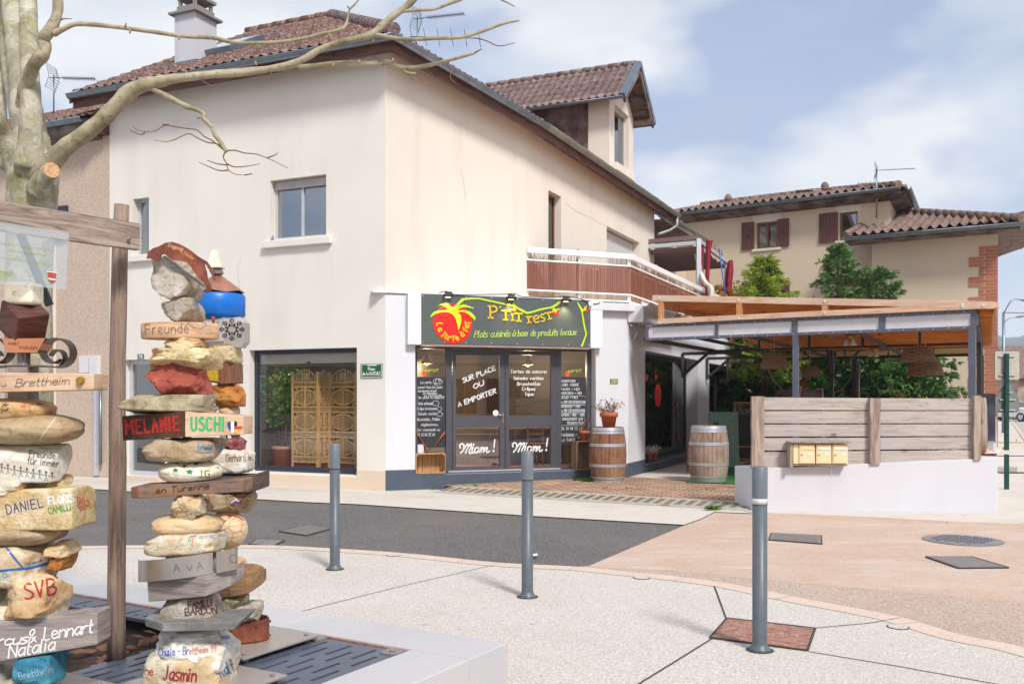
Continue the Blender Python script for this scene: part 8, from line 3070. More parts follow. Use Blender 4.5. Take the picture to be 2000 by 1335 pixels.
limb([(104,66,7,-.28),(125,56,5.5,-.28),(148,47,5,-.28),(180,48,4.6,-.28),(220,52,4.3,-.28),(260,57,4.2,-.27),(310,64,4,-.26),(360,71,4,-.26),(415,74,4,-.26),(450,82,3.8,-.25),(490,84,3.6,-.25),(540,83,3.6,-.25),(590,76,3.6,-.25),(630,66,3.4,-.25),(665,58,3.6,-.25),(675,50,3,-.25),(679,35,2,-.25),(683,19,1.8,-.25),(692,10,1.6,-.25),(703,-4,1.4,-.25)],n=9,bumpy=0.12)
limb([(118,39,2.2,-.28),(126,37,1.2,-.28),(140,37,.8,-.28)],M['twig'],n=4,name='twig')
limb([(683,19,1.4,-.25),(680,14,1.2,-.25),(678,12,.8,-.25)],M['twig'],n=4,name='twig')
limb([(285,166,6,-.25),(306,178,6,-.28),(325,188,6,-.3),(345,198,5.5,-.3),(362,207,5,-.3),(380,213,4.6,-.3),(398,222,4.6,-.3),(398,232,4.4,-.3),(412,246,4.2,-.3),(420,264,4,-.3),(430,276,3.8,-.3),(438,290,4,-.3),(443,297,3,-.3)],n=9,bumpy=0.25)
TW = [[(436,292),(415,275),(398,266),(385,254),(365,251),(345,248),(322,245),(303,256),(283,257),(268,254),(258,246)],[(283,258),(275,263),(254,254)],
  [(436,290),(425,281),(405,278),(385,269),(368,261),(345,271),(330,276),(314,276),(301,273)],[(445,294),(460,294),(478,299),(500,301),(520,308),(540,317),(563,329)],
  [(522,308),(535,304),(543,298)],[(440,297),(436,305),(438,312),(443,320),(446,332),(460,340),(478,342)],[(443,320),(458,326),(480,325),(508,320)],[(443,322),(425,320),(404,313)],
  [(446,332),(428,333),(405,324),(389,317)],[(478,342),(493,339)],[(318,244),(330,243)],[(385,231),(395,231)],[(394,158),(420,172)]]
for k,tw in enumerate(TW):
 n = len(tw)
 limb([(x,y,1.15*(1 - i/n) + .4,-.3) for i,(x,y) in enumerate(tw)],M['twig'],n=5,kk=3,name='twig')
rr = random.Random(8)
mb = MB()
for (x,y,a) in ((365,142,1),(470,139,1),(501,124,1),(618,88,-1),(646,69,1),(704,55,1),(540,136,-1),(530,144,-1),(245,49,1),(254,62,-1),(350,74,-1),(452,84,-1),(730,80,-1),(766,118,1),(652,128,-1),(702,122,-1),(857,73,1)):
 p = P(x,y + 4*a,DT - .29)
 mb.tube([p,p + Vector((rr.uniform(-.01,.01),0,a*.022))],[.006,.004],6)
mb.build('bud_spurs',plain('pruned_spur',(168,128,96),.8),TR)
# ------------------------------------------------------------------ timber frame in front of the tree
FRM = thing('timber_frame','rustic timber frame with a round grey post and a plank beam, beside the plane tree','post frame',tuple(G(228,1285,GZ)))
pd = 4.88
def pz(py,d): return EYE + (HY - py)/F*d
mb = MB()
pts,rs_ = [],[]
for i,(x,y) in enumerate(((228,1287),(227,1200),(228,1100),(229,1000),(230,900),(229,800),(230,700),(232,600),(234,500),(236,440),(238,400))):
 pts.append(P(x,y,pd))
 rs_.append((17.5 - i*.35)/F*pd*(1 + 0.06*noise.noise(Vector((i*.9,2,1)))))
mb.tube(pts,rs_,18)
ps_ = mb.build('post',M['post_old'],FRM)
pb0,pb1 = P(-260,470,3.80),P(269,466,4.76)
bz = 2.383
mb = MB()
n = 10
for i in range(n):
 q0,q1 = pb0.lerp(pb1,i/n),pb0.lerp(pb1,(i + 1)/n)
 j0,j1 = .006*noise.noise(Vector((i*.8,0,0))),.006*noise.noise(Vector(((i + 1)*.8,0,0)))
 h0 = .066
 t_ = (pb1 - pb0).cross(Vector((0,0,1))).normalized()*.02
 mb.hexa([V3(q0 - t_,bz - h0 + j0),V3(q1 - t_,bz - h0 + j1),V3(q1 + t_,bz - h0 + j1),V3(q0 + t_,bz - h0 + j0),V3(q0 - t_,bz + h0 + j0),V3(q1 - t_,bz + h0 + j1),V3(q1 + t_,bz + h0 + j1),V3(q0 + t_,bz + h0 + j0)])
bo = mb.build('beam',M['beam_old'],FRM)
bc = P(253,465,4.69)
MB().tube([bc,bc - Vector((0,.015,0))],.009,8).build('bolt',M['cast_iron'],bo)
mb = MB()
mb.bar(P(38,452,4.6),P(97,596,4.6),.034,.02,up=(0,1,0))
mb.build('dark_strut',M['black'],FRM)
m,t_,b_ = nmat('frosted_acrylic')
o_ = t_.nodes['Material Output']
b_.inputs['Base Color'].default_value = lin((196,206,214))
b_.inputs['Roughness'].default_value = .35
tr_ = t_.nodes.new('ShaderNodeBsdfTransparent')
ms_ = t_.nodes.new('ShaderNodeMixShader')
ms_.inputs[0].default_value = .34
t_.links.new(tr_.outputs[0],ms_.inputs[1]); t_.links.new(b_.outputs[0],ms_.inputs[2]); t_.links.new(ms_.outputs[0],o_.inputs[0])
NT = thing('acrylic_notice','frosted plastic notice with lime green lines and a small red shield on the beam','notice',tuple(P(60,560,4.2)))
q = [P(-200,535,3.72),P(129,565,4.28),P(134,455,4.28),P(-200,400,3.72)]
mbn = MB().slab(q,Vector((0,.004,0)))
mbn.build('acrylic_sheet',m,NT,fix=True)
fh = hitfn(mbn.bvh(),.003)
mb = MB()
rw = random.Random(4)
for (x0,y0,x1,y1) in ((-20,446,10,449),(100,462,124,468),(-30,470,105,489),(18,488,90,499),(4,503,100,517),(-30,520,30,540)):
 x = x0
 while x < x1:
  w_ = rw.uniform(4,12)
  yy = y0 + (y1 - y0)*(x - x0)/(x1 - x0)
  ribbon(mb,[(x,yy),(min(x + w_,x1),yy + w_*.1)],2.2,fh)
  x += w_ + 2.5
for k in range(5):
 ribbon(mb,[(-20,528 + k*4),(24 - k*3,531 + k*4)],3,fh)
mb.build('lime_lines',ink((150,176,60),.46),NT)
mb = MB()
fill_px(mb,[(93,531),(110,533),(109,549),(105,553),(98,552),(94,546)],fh)
mb.build('red_shield',ink((186,70,60)),NT)
mb = MB()
fh2 = hitfn(mbn.bvh(),.005)
ribbon(mb,[(96,544),(107,546)],3,fh2)
ribbon(mb,[(92.5,530),(111,532.5)],1.6,fh2)
mb.build('shield_detail',M['white_ink'],NT)
# ------------------------------------------------------------------ stone totems
def rock(x0,y0,x1,y1,d,kind='pebble',seed=1,depth=None,cuts=None,tilt=0.0,sub=5):
 """a stone filling the photo box, centred at distance d"""
 k = d/F
 q_ = 1.0 if kind == 'pebble' else .97
 sx,sz = (x1 - x0)/2*k*q_,(y1 - y0)/2*k
 sy = depth if depth else min(sx,max(sz*1.4,.12))
 e_ = (.2 if kind == 'pebble' else .6)*sy
 x1 = CX - (CX - x1)*(d + e_)/d
 x0 = CX - (CX - x0)*(d - e_)/d
 sx = (x1 - x0)/2*k*q_
 c = P((x0 + x1)/2,(y0 + y1)/2,d)
 rr = random.Random(seed)
 p = {'pebble': 2.3,'rough': 4.2,'slab': 6.5,'boulder': 3.2}[kind]
 amp = {'pebble': .03,'rough': .10,'slab': .06,'boulder': .07}[kind]
 planes = []
 nc = {'pebble': 0,'rough': 11,'slab': 5,'boulder': 6}[kind] if cuts is None else cuts
 for _ in range(nc):
  n_ = Vector((rr.gauss(0,1),rr.gauss(0,1),rr.gauss(0,.8))).normalized()
  planes.append((n_,rr.uniform(.72,.95)))
 bm = bmesh.new()
 bmesh.ops.create_icosphere(bm,subdivisions=sub,radius=1)
 bm.verts.ensure_lookup_table()
 vv = []
 o_ = Vector((seed*3.1,seed*1.7,0))
 for v in bm.verts:
  q = v.co.normalized()
  r = (abs(q.x) ** p + abs(q.y) ** p + abs(q.z) ** p) ** (-1/p)
  for (n_,h) in planes:
   dt = q.dot(n_)
   if dt > 0.2:
    r = min(r,h*1.04/dt)
  ns = noise.noise(q*1.6 + o_)*amp*1.6 + noise.noise(q*4 + o_)*amp*.7
  if kind != 'pebble':
   ns += -abs(noise.noise(q*3.0 + o_*2))*amp*.9 + noise.noise(q*10 + o_)*amp*.22 + noise.noise(q*24 + o_)*amp*.1
  r *= (1 + ns)
  vv.append(q*r)
 mxx = [max(abs(v[i]) for v in vv) for i in range(3)]
 fs = [tuple(v.index for v in f.verts) for f in bm.faces]
 bm.free()
 mb = MB()
 ct,st2 = cos(tilt),sin(tilt)
 out = []
 for v in vv:
  w3 = [v.x/mxx[0],v.y/mxx[1],v.z/mxx[2]]
  if kind != 'pebble':
   for i_ in range(3):
    a_ = abs(w3[i_])/0.84
    if a_ > 0.86:
     a_ = 0.86 + 0.14*math.tanh((a_ - 0.86)/0.14)
    w3[i_] = math.copysign(a_,w3[i_])
  x,y,z = w3[0]*sx,w3[1]*sy,w3[2]*sz
  out.append(c + Vector((x*ct - z*st2,y,x*st2 + z*ct)))
 mb.add(out,fs,kind != 'rough')
 return mb
def S_(name,mb,mat,tot,label=None,**kw):
 o = mb.build(name,mat,tot,label=label,**kw)
 return o,mb.bvh()
def wblock(pts_top,pts_bot,depth=.12):
 """a wooden or stone block: front outline given in photo points left to right with distances"""
 mb = MB()
 T_ = [P(*p) for p in pts_top]
 B_ = [P(*p) for p in pts_bot]
 n = len(T_)
 back = Vector((0,depth,0))
 for i in range(n - 1):
  mb.hexa([B_[i],B_[i + 1],B_[i + 1] + back,B_[i] + back,T_[i],T_[i + 1],T_[i + 1] + back,T_[i] + back])
 return mb
rk = {}
rk['grey'] = rockm('grey_stone',(180,170,156),(124,112,98),(210,202,190),scale=12,bs=.9,stain=(158,138,110))
rk['pale'] = rockm('pale_stone',(212,200,176),(160,142,112),(230,222,206),scale=10,bs=.9,stain=(198,164,112))
rk['white'] = rockm('whitewashed_stone',(222,220,214),(188,180,166),(232,231,227),scale=6,bs=.7,stain=(206,192,166))
rk['yellow'] = rockm('yellowish_stone',(214,194,148),(160,132,84),(230,216,184),scale=9,bs=.9,moss=.2,stain=(196,154,92))
rk['tan'] = rockm('tan_stone',(206,168,120),(160,118,74),(220,196,158),scale=6,bs=.4,stain=(222,202,170))
rk['olive'] = rockm('greyish_tan_pebble',(172,150,116),(140,116,84),(188,170,140),scale=6,bs=.2)
rk['red'] = rockm('red_stone',(176,84,70),(112,46,38),(212,130,114),scale=7,bs=1.0,stain=(150,74,58))
rk['mossy'] = rockm('mossy_grey_stone',(154,142,114),(102,90,66),(192,180,150),scale=10,bs=.9,moss=.5,stain=(206,190,156))
rk['orange'] = rockm('orange_brown_stone',(182,118,52),(122,72,30),(206,148,84),scale=8,bs=.9)
rk['brown'] = rockm('brown_stone',(158,130,98),(104,78,52),(190,168,136),scale=9,bs=.8,stain=(186,168,140))
rk['cream'] = rockm('cream_pebble',(232,222,196),(212,196,160),(240,232,212),scale=5,bs=.2)
rk['blue'] = rockm('blue_painted_stone',(58,134,160),(30,96,124),(90,160,180),scale=8,bs=.7)
rk['slate'] = rockm('dark_slate',(124,122,120),(92,90,90),(150,148,146),scale=5,bs=.3)
rk['crystal'] = rockm('crimson_stone',(140,60,66),(92,34,42),(190,130,130),scale=30,bs=.9)
bw = woodm('grey_block_wood',(164,152,146),(128,116,112),'x',2.5,.85,knots=False)
lw = woodm('light_log',(222,184,146),(186,142,104),'x',2.5,.7,knots=False)
dw = woodm('dark_weathered_plank',(128,108,98),(84,68,62),'x',2.5,.85,third=(170,116,70))
vd = woodm('very_dark_wood',(92,78,72),(54,44,42),'x',2.5,.85)
pw_ = woodm('peach_weathered_beam',(204,172,144),(156,118,92),'x',2.5,.8,third=(226,196,164))
steel = plain('brushed_steel',(184,178,172),.32,.85,.08,3)
rustm = rockm('rusty_steel',(122,62,44),(82,38,28),(150,86,60),scale=10,bs=.3,rough=.7)
def base_plate(tot,x,y,w_,d_,z,ang):
 mb = MB()
 mb.box(x - w_/2,x + w_/2,y - d_/2,y + d_/2,z,z + .012,rz=ang)
 pl = mb.build('base_plate',M['alu_bronze'],tot,bevel=.002)
 m_ = Matrix.Rotation(ang,3,'Z')
 for sx in (-1,1):
  for sy in (-1,1):
   c = Vector((x,y,0)) + m_ @ Vector((sx*(w_/2 - .05),sy*(d_/2 - .05),0))
   MB().tube([(c.x,c.y,z + .012),(c.x,c.y,z + .022)],.012,6).tube([(c.x,c.y,GZ),(c.x,c.y,z)],.025,12).build('bolt',M['cast_iron'],tot)
D2 = 4.36
T2 = thing('stone_totem','totem of painted stones with a beam carved MELANIE and USCHI, topped by a rusty panther','sculpture',(((370 - CX)/F*D2),D2,GZ),'totems of stacked stones')
base_plate(T2,(368 - CX)/F*D2 + .05,D2,.56,.56,.262,radians(-30))
MB().tube([V3(P(370,0,D2),.26),V3(P(362,0,D2),2.15)],.02,8).build('rod',M['cast_iron'],T2)
o,b = S_('base_stone',rock(281,1262,467,1345,D2,'boulder',3,depth=.19,cuts=2),rk['pale'],T2,'base stone lettered Jasmin in red and Ralf in blue')
f = hitfn(b)
write('lettering','Jasmin',318,1326,382,1330,26,f,ink((150,40,50)),o,wd=3.6,slant=.1,step=3)
write('lettering','Ralf',432,1322,459,1309,24,f,ink((50,110,150)),o,wd=2.6,slant=.2,step=3)
write('lettering','ne',283,1316,298,1318,16,f,ink((170,60,60)),o,wd=2.4,step=3)
o,b = S_('stone',rock(294,1226,467,1297,D2,'rough',12,depth=.18,cuts=6),rk['white'],T2,'white stone lettered Challe - Brettheim')
f = hitfn(b)
write('lettering','Challe - Br',310,1280,368,1277,15,f,ink((90,100,180)),o,wd=1.9,slant=.15,step=3)
write('lettering','ettheim 99',370,1277,422,1271,13,f,ink((196,110,96)),o,wd=1.7,slant=.15,step=3)
write('lettering','Natalie',430,1246,450,1246,8,f,ink((110,110,190)),o,wd=1.1,step=3)
mb = wblock([(282,1205,D2 - .10),(318,1216,D2 - .22),(470,1212,D2 - .16)],[(284,1222,D2 - .10),(316,1233,D2 - .22),(456,1230,D2 - .16)],.26)
S_('slate_slab',mb,rk['slate'],T2,'dark slate slab',bevel=.004)
o,b = S_('stone',rock(309,1158,442,1213,D2,'boulder',7,depth=.13,cuts=3),rk['grey'],T2,'oval grey stone carved FAMILLE BARDON')
f = hitfn(b)
write('carved_lettering','FAMILLE',368,1186,420,1181,12,f,ink((96,56,62)),o,wd=2.2,gap=1.4,step=3)
write('carved_lettering','BARDON',362,1201,424,1196,13,f,ink((96,56,62)),o,wd=2.3,gap=1.4,step=3)
mb = wblock([(287,1132,D2 - .08),(402,1124,D2 - .20),(451,1112,D2 - .06)],[(290,1175,D2 - .08),(402,1164,D2 - .20),(451,1144,D2 - .06)],.22)
S_('wood_block',mb,bw,T2,'grey planed wooden block',bevel=.004)
mb = MB()
cx_,cyd = 367,D2
n = 40
for i in range(n + 1):
 a = pi*1.13 - (pi*1.62)*0 + i*0
ring = []
for i in range(n + 1):
 a = radians(200) + radians(250)*i/n - radians(0)
 a = radians(170) + radians(200)*i/n
 x = cx_ + 97*cos(a)
 t_ = (x - 270)/195
 dd_ = D2 + .19*sin(a)
 ytop = 1093 - 26*t_ + 5*sin(a)*-1
 ring.append((x,ytop,dd_))
for (p,q) in zip(ring,ring[1:]):
 if 415 < (p[0] + q[0])/2 < 422 and p[2] < D2:
  continue
 T0,T1 = P(*p),P(*q)
 B0,B1_ = P(p[0],p[1] + 42,p[2]),P(q[0],q[1] + 42,q[2])
 bk_ = Vector((0,.004,0))
 mb.hexa([B0,B1_,B1_ + bk_,B0 + bk_,T0,T1,T1 + bk_,T0 + bk_])
o = mb.build('steel_band',steel,T2,label='wide brushed steel band')
MB().tube([P(330,1110,D2),P(430,1095,D2)],.06,10).build('band_core',M['cast_iron'],T2)
b = mb.bvh(); f = hitfn(b)
for (ch,x,y) in (('A',340,1117),('v',366,1114),('A',386,1113),('C',452,1099)):
 write('cut_letter',ch,x,y,x + 11,y - 2,15,f,ink((116,110,104)),o,wd=1.6,step=3)
o,b = S_('stone',rock(282,1035,449,1080,D2,'boulder',21,depth=.15,cuts=3,tilt=.03),rk['pale'],T2,'long pale grey stone')
f = hitfn(b)
write('lettering','Tanneries',380,1052,440,1046,7,f,ink((120,150,190)),o,wd=1.3,step=3)
for k,c_ in enumerate(((70,130,190),(110,180,90),(210,90,70))):
 mb = MB()
 ribbon(mb,smooth([(368 + k*4,1056),(370 + k*4,1048),(376 + k*4,1045)],3),1.6,f)
 if mb.f: mb.build('painted_stripe',ink(c_),o)
S_('stone',rock(296,1001,438,1046,D2,'pebble',5,depth=.13),rk['tan'],T2,'smooth tan pebble')
S_('stone',rock(325,972,420,1004,D2 + .03,'rough',35,depth=.10),rk['brown'],T2)
S_('stone',rock(335,962,408,1015,D2 - .05,'rough',31,depth=.09),rk['pale'],T2,'small angular pale stone')
mb = wblock([(255,951,D2 - .10),(268,948,D2 - .14),(475,936,D2 - .10)],[(257,972,D2 - .10),(270,973,D2 - .14),(474,960,D2 - .10)],.16)
o,b = S_('plank',mb,dw,T2,'weathered plank with orange worn face',bevel=.004)
f = hitfn(b)
write('carved_lettering','en Turenne',305,963,408,954,11,f,ink((70,44,34)),o,wd=2,slant=.15,step=3)
o,b = S_('stone',rock(308,896,436,943,D2,'pebble',9,depth=.15),rk['cream'],T2,'cream pebble painted with green ivy leaves')
f = hitfn(b)
mb = MB()
def ivy(cx_,cy_,s,a0):
 pts = []
 for k,(r,an_) in enumerate(((1,0),(.45,30),(.85,62),(.4,95),(.7,130),(.35,180),(.7,230),(.4,265),(.85,298),(.45,330))):
  a = radians(an_ + a0)
  pts.append((cx_ + s*r*cos(a),cy_ + s*.75*r*sin(a)))
 fill_px(mb,pts,f)
for q in ((318,907,10,200),(345,902,8,280),(343,917,9,120),(370,920,10,60),(382,904,9,-20),(412,903,9,0),(426,910,9,30),(360,908,6,90)):
 ivy(*q)
ribbon(mb,smooth([(330,900),(345,905),(360,912),(372,903),(395,904)],3),1.2,f)
mb.build('painted_ivy',ink((44,120,60)),o)
write('lettering','J+G' .replace('+','.'),389,932,409,931,13,f,ink((60,90,50)),o,wd=1.8,step=3)
o,b = S_('stone',rock(279,855,445,899,D2,'boulder',14,depth=.17,cuts=2),rk['brown'],T2,'rounded brown stone lettered Ingrid in blue')
f = hitfn(b)
write('lettering','Ingrid',388,879,434,876,14,f,ink((60,120,170)),o,wd=2,slant=.05,step=3)
mbl_ = wblock([(238,812,D2 - .02),(361,803,D2 - .18),(476,812,D2 - .06)],[(240,860,D2 - .02),(361,853,D2 - .18),(475,848,D2 - .06)],.16)
mL = MB(); mR = MB()
o,b = S_('carved_beam',wblock([(361.4,803,D2 - .18),(476,812,D2 - .06)],[(361.4,853,D2 - .18),(475,848,D2 - .06)],.16),pw_,T2,'natural wood beam end carved USCHI in green with a French and German flag heart',bevel=.003)
fu = hitfn(b)
write('carved_lettering','USCHI',374,840,437,840,25,fu,ink((64,176,110)),o,wd=4.8,gap=4.2,step=3)
mb = MB(); fill_px(mb,[(443,826),(449,822),(451,822),(451,843),(446,836)],fu); mb.build('flag_blue',ink((40,70,150)),o)
mb = MB(); fill_px(mb,[(451,822),(457,824),(457,845),(451,843)],fu); mb.build('flag_white',M['white_ink'],o)
mb = MB(); fill_px(mb,[(457,825),(459,822),(463,823),(463,832),(457,832)],fu); mb.build('flag_black',M['black'],o)
mb = MB(); fill_px(mb,[(457,832),(474,832),(472,838),(457,838)],fu); mb.build('flag_red',ink((200,60,50)),o)
mb = MB(); fill_px(mb,[(457,838),(472,838),(466,845),(457,845)],fu); mb.build('flag_gold',ink((226,180,70)),o)
mb = wblock([(238,812,D2 - .02),(360.6,803,D2 - .18)],[(240,860,D2 - .02),(360.6,853,D2 - .18)],.16)
o,b = S_('carved_beam',mb,woodm('charred_wood',(58,40,34),(30,22,20),'x',2.5,.8,third=(110,70,44)),T2,'charred beam end carved MELANIE in red',bevel=.003)
fm = hitfn(b)
write('carved_lettering','MELANIE',247,847,350,839,26,fm,ink((190,48,40)),o,wd=4.8,gap=4.2,step=3)
S_('stone',rock(232,770,433,809,D2,'slab',17,depth=.16),rk['mossy'],T2,'long flat mossy stone')
S_('stone',rock(284,712,418,778,D2,'rough',23,depth=.15),rk['red'],T2,'big brick-red stone')
o,b = S_('stone',rock(276,680,436,723,D2,'rough',41,depth=.14,cuts=5),rk['yellow'],T2,'flat yellowish stone')
S_('stone',rock(314,656,415,692,D2,'rough',52,depth=.12),rk['tan'],T2)
k_ = D2/F
c = P(352,647,D2)
mb = MB()
for i in range(1):
 mb.lathe([(.176,-.036),(.178,.0),(.176,.036)],c,36,sy=.62)
o,b = S_('log_slice',mb,lw,T2,'pale slice of log lettered Freunde with a heart',bevel=.006)
f = hitfn(b)
write('lettering','Freunde',284,652,368,649,19,f,ink((140,118,104)),o,wd=2.2,gap=3,step=3)
mb = MB()
ribbon(mb,smooth([(392,650),(384,640),(388,635),(392,640),(396,634),(400,640),(392,650)],3),1.4,f)
write('','R',405,650,415,649,15,f,None,None,wd=1.6,mb=mb,step=3)
mb.build('heart',ink((190,170,154)),o)
mb = MB(); fill_px(mb,[(364,629),(402,630),(404,636),(392,643),(376,640)],f); mb.build('worn_patch',ink((150,128,106)),o)
S_('stone',rock(312,584,401,631,D2,'rough',61,depth=.11),rk['grey'],T2)
S_('stone',rock(299,507,402,592,D2,'rough',79,depth=.13,cuts=14),rk['grey'],T2,'large angular grey stone near the top')
sil = [(286,505),(289,492),(298,485),(312,480),(322,474),(336,472),(350,476),(362,482),(374,490),(386,500),(396,506),(404,510),(410,518),(415,530),(420,544),(423,550),(418,546),
  (412,535),(406,522),(400,514),(400,520),(404,532),(406,546),(411,556),(413,566),(410,571),(401,572),(403,560),(396,550),(386,540),(378,530),(372,520),(364,512),(352,509),
  (336,508),(328,502),(322,496),(316,497),(312,505),(306,510),(296,506),(292,504)]
ds = D2 - .17
mb = MB().slab([P(x,y,ds) for x,y in sil],(0,.006,0))
o,b = S_('steel_panther',mb,rustm,T2,'rusty cut-steel panther silhouette',fix=True)
f = hitfn(b)
write('lettering','Dagmar',328,481,356,490,7,f,ink((214,160,120)),o,wd=1.4,slant=.1,step=3)
write('lettering','& Günter',352,492,378,508,6,f,ink((214,150,100)),o,wd=1.2,slant=.1,step=3)
MB().bar(P(320,500,ds + .03),P(400,560,ds + .08),.01,.01).build('steel_rod',M['cast_iron'],T2)
D3 = 5.12
T3 = thing('stone_totem','rear totem with a blue drum, snowflake steel block and carved football, half hidden','sculpture',(((460 - CX)/F*D3),D3,GZ),'totems of stacked stones')
base_plate(T3,(478 - CX)/F*D3,D3,.56,.56,.262,radians(-30))
MB().tube([V3(P(455,0,D3),.26),V3(P(425,0,D3),2.1)],.022,8).build('rod',M['cast_iron'],T3)
mb = MB()
pts = []
for k in range(12):
 a = radians(30*k + 8)
 pts.append(V3(P(480,1222,D3),0) + Vector((.125*cos(a),.11*sin(a),0)))
zz0,zz1 = pz(1250,D3) + 0,pz(1206,D3)
zz0 = .274
n = len(pts)
for i in range(n):
 j = (i + 1) % n
 ci = sum(pts,Vector())/n
 a_,b2_ = pts[i],pts[j]
 ai,bi = ci + (a_ - ci)*.93,ci + (b2_ - ci)*.93
 mb.hexa([V3(a_,zz0),V3(b2_,zz0),V3(bi,zz0),V3(ai,zz0),V3(a_,zz1),V3(b2_,zz1),V3(bi,zz1),V3(ai,zz1)])
mb.slab([V3(p,zz0) for p in pts],(0,0,.01))
o = mb.build('rusty_drum',rustm,T3,label='open rusty iron drum at the base')
mb = MB()
for i in range(0,n,2):
 d_ = (pts[i] - sum(pts,Vector())/n).normalized()
 for z in (zz0 + .02,zz1 - .02):
  mb.tube([V3(pts[i],z),V3(pts[i],z) + d_*.008],.007,6)
mb.tube([V3(P(470,0,D3),zz1 - .06),V3(P(470,0,D3),zz1)],.04,12)
mb.build('rivets',rustm,o)
S_('stone',rock(434,1178,516,1214,D3,'rough',91,depth=.14),rk['grey'],T3)
S_('stone',rock(424,1154,488,1188,D3,'rough',93,depth=.11),rk['mossy'],T3)
mb = wblock([(422,1118,D3 - .06),(448,1112,D3 - .12),(478,1112,D3 - .12),(492,1116,D3 - .09),(502,1124,D3 - .02)],[(424,1168,D3 - .06),(448,1166,D3 - .12),(478,1160,D3 - .12),(492,1155,D3 - .09),(502,1144,D3 - .02)],.2)
S_('wood_block',mb,woodm('two_tone_wood',(150,120,90),(110,80,56),'x',2.5,.8,third=(176,128,72)),T3,'octagonal brown wood block',bevel=.006)
S_('stone',rock(436,1088,484,1122,D3,'rough',95,depth=.1),rk['tan'],T3)
c = P(444,1034,D3)
rb_ = 39/F*D3
mb = rock(405,995,483,1073,D3,'pebble',2,depth=rb_,sub=5)
mball = MB().lathe([(rb_*sin(pi*i/24) + .0001,-rb_*cos(pi*i/24)) for i in range(25)],c,40,cap=False)
o,b = S_('carved_football',mball,woodm('ball_wood',(226,200,162),(206,172,130),'x',3,.6,knots=False),T3,'carved wooden football with a red patch')
f = hitfn(b)
mb = MB()
ball = [[(448,1003),(462,1010),(474,1022)],[(474,1022),(470,1036),(480,1048)],[(470,1036),(456,1040),(446,1030),(450,1016),(462,1010)],[(456,1040),(452,1056),(440,1064)],[(446,1030),(434,1034)],[(452,1056),(466,1062)]]
for pl in ball:
 ribbon(mb,pl,.9,f,step=3)
mb.build('seams',ink((150,120,88)),o)
mb = MB()
fill_px(mb,[(432,1012),(446,1006),(458,1005),(450,1010),(440,1018),(434,1028),(430,1036),(424,1036)],f)
ribbon(mb,smooth([(446,1006),(462,1007),(476,1016)],3),2.4,f)
mb.build('red_patch',ink((196,64,60)),o)
o,b = S_('stone',rock(400,958,503,1001,D3,'rough',97,depth=.12,cuts=5),rk['brown'],T3,'brown stone painted with small ribbons of flag colours')
f = hitfn(b)
for k,(c_,pl) in enumerate((((60,80,170),[(452,984),(460,978),(466,982),(472,975)]),((240,240,240),[(452,981),(460,975),(466,979),(472,972)]),((230,150,50),[(466,972),(474,978),(482,970),(490,976)]),((200,60,60),[(454,987),(461,981),(467,985),(474,979)]))):
 mb = MB(); ribbon(mb,pl,2.2,f,step=2)
 if mb.f: mb.build('painted_ribbon',ink(c_),o)
mb = wblock([(415,930,D3 - .10),(480,930,D3 - .15),(506,923,D3 - .10)],[(415,960,D3 - .10),(480,962,D3 - .15),(506,956,D3 - .10)],.22)
S_('wood_block',mb,vd,T3,'almost black weathered wood block',bevel=.004)
o,b = S_('stone',rock(412,875,499,922,D3,'boulder',99,depth=.12,cuts=3),rk['white'],T3,'whitish stone carved Gerhard W.')
f = hitfn(b)
write('carved_lettering','Gerhard W.',442,901,494,898,14,f,ink((150,120,104)),o,wd=1.9,step=3)
S_('stone',rock(436,853,484,879,D3,'rough',101,depth=.09),rk['crystal'],T3,'small crimson stone')
S_('stone',rock(428,790,469,815,D3,'pebble',103,depth=.09),rk['tan'],T3)
S_('stone',rock(436,812,478,856,D3 + .05,'rough',104,depth=.09),rk['mossy'],T3)
S_('stone',rock(402,750,488,794,D3,'rough',105,depth=.12,cuts=13),rk['orange'],T3,'angular orange-brown stone')
mb = wblock([(388,712,D3 - .08),(430,705,D3 - .14),(458,708,D3 - .06)],[(392,742,D3 - .08),(430,750,D3 - .14),(459,748,D3 - .06)],.16)
o,b = S_('wood_block',mb,woodm('brown_block',(140,92,66),(100,62,44),'z',2.5,.8),T3,'brown wood block with a yellow painted face',bevel=.004)
f = hitfn(b)
mb = MB(); fill_px(mb,[(391,714),(426,708),(427,744),(394,741)],f); mb.build('yellow_face',ink((214,176,40)),o)
S_('stone',rock(394,676,475,712,D3,'rough',107,depth=.12,cuts=5),rk['yellow'],T3)
mb = MB()
c = P(428,647,D3)
pts = []
for k in range(8):
 a = radians(22.5 + 45*k)
 pts.append(c + Vector((.165*cos(a),.13*sin(a),0)))
zb_,zt_2 = pz(677,D3 - .1),pz(617,D3 - .1)
ins = .03
b0_ = [V3(c + (p - c)*.86,zb_) for p in pts]; b1_ = [V3(p,zb_ + ins) for p in pts]; b2_ = [V3(p,zt_2 - ins) for p in pts]; b3_ = [V3(c + (p - c)*.86,zt_2) for p in pts]
rings = [b0_,b1_,b2_,b3_]
vv = [p for r_ in rings for p in r_]
fs = [(i*8 + k,i*8 + (k + 1) % 8,(i + 1)*8 + (k + 1) % 8,(i + 1)*8 + k) for i in range(3) for k in range(8)] + [tuple(range(8))[::-1],tuple(24 + k for k in range(8))]
mb.add(vv,fs)
o,b = S_('steel_octagon',mb,plain('polished_white_steel',(206,202,198),.25,.6,.06),T3,'polished steel octagon with a cut-out snowflake',fix=True)
f = hitfn(b)
mb = MB()
cx_,cy_ = 453,643
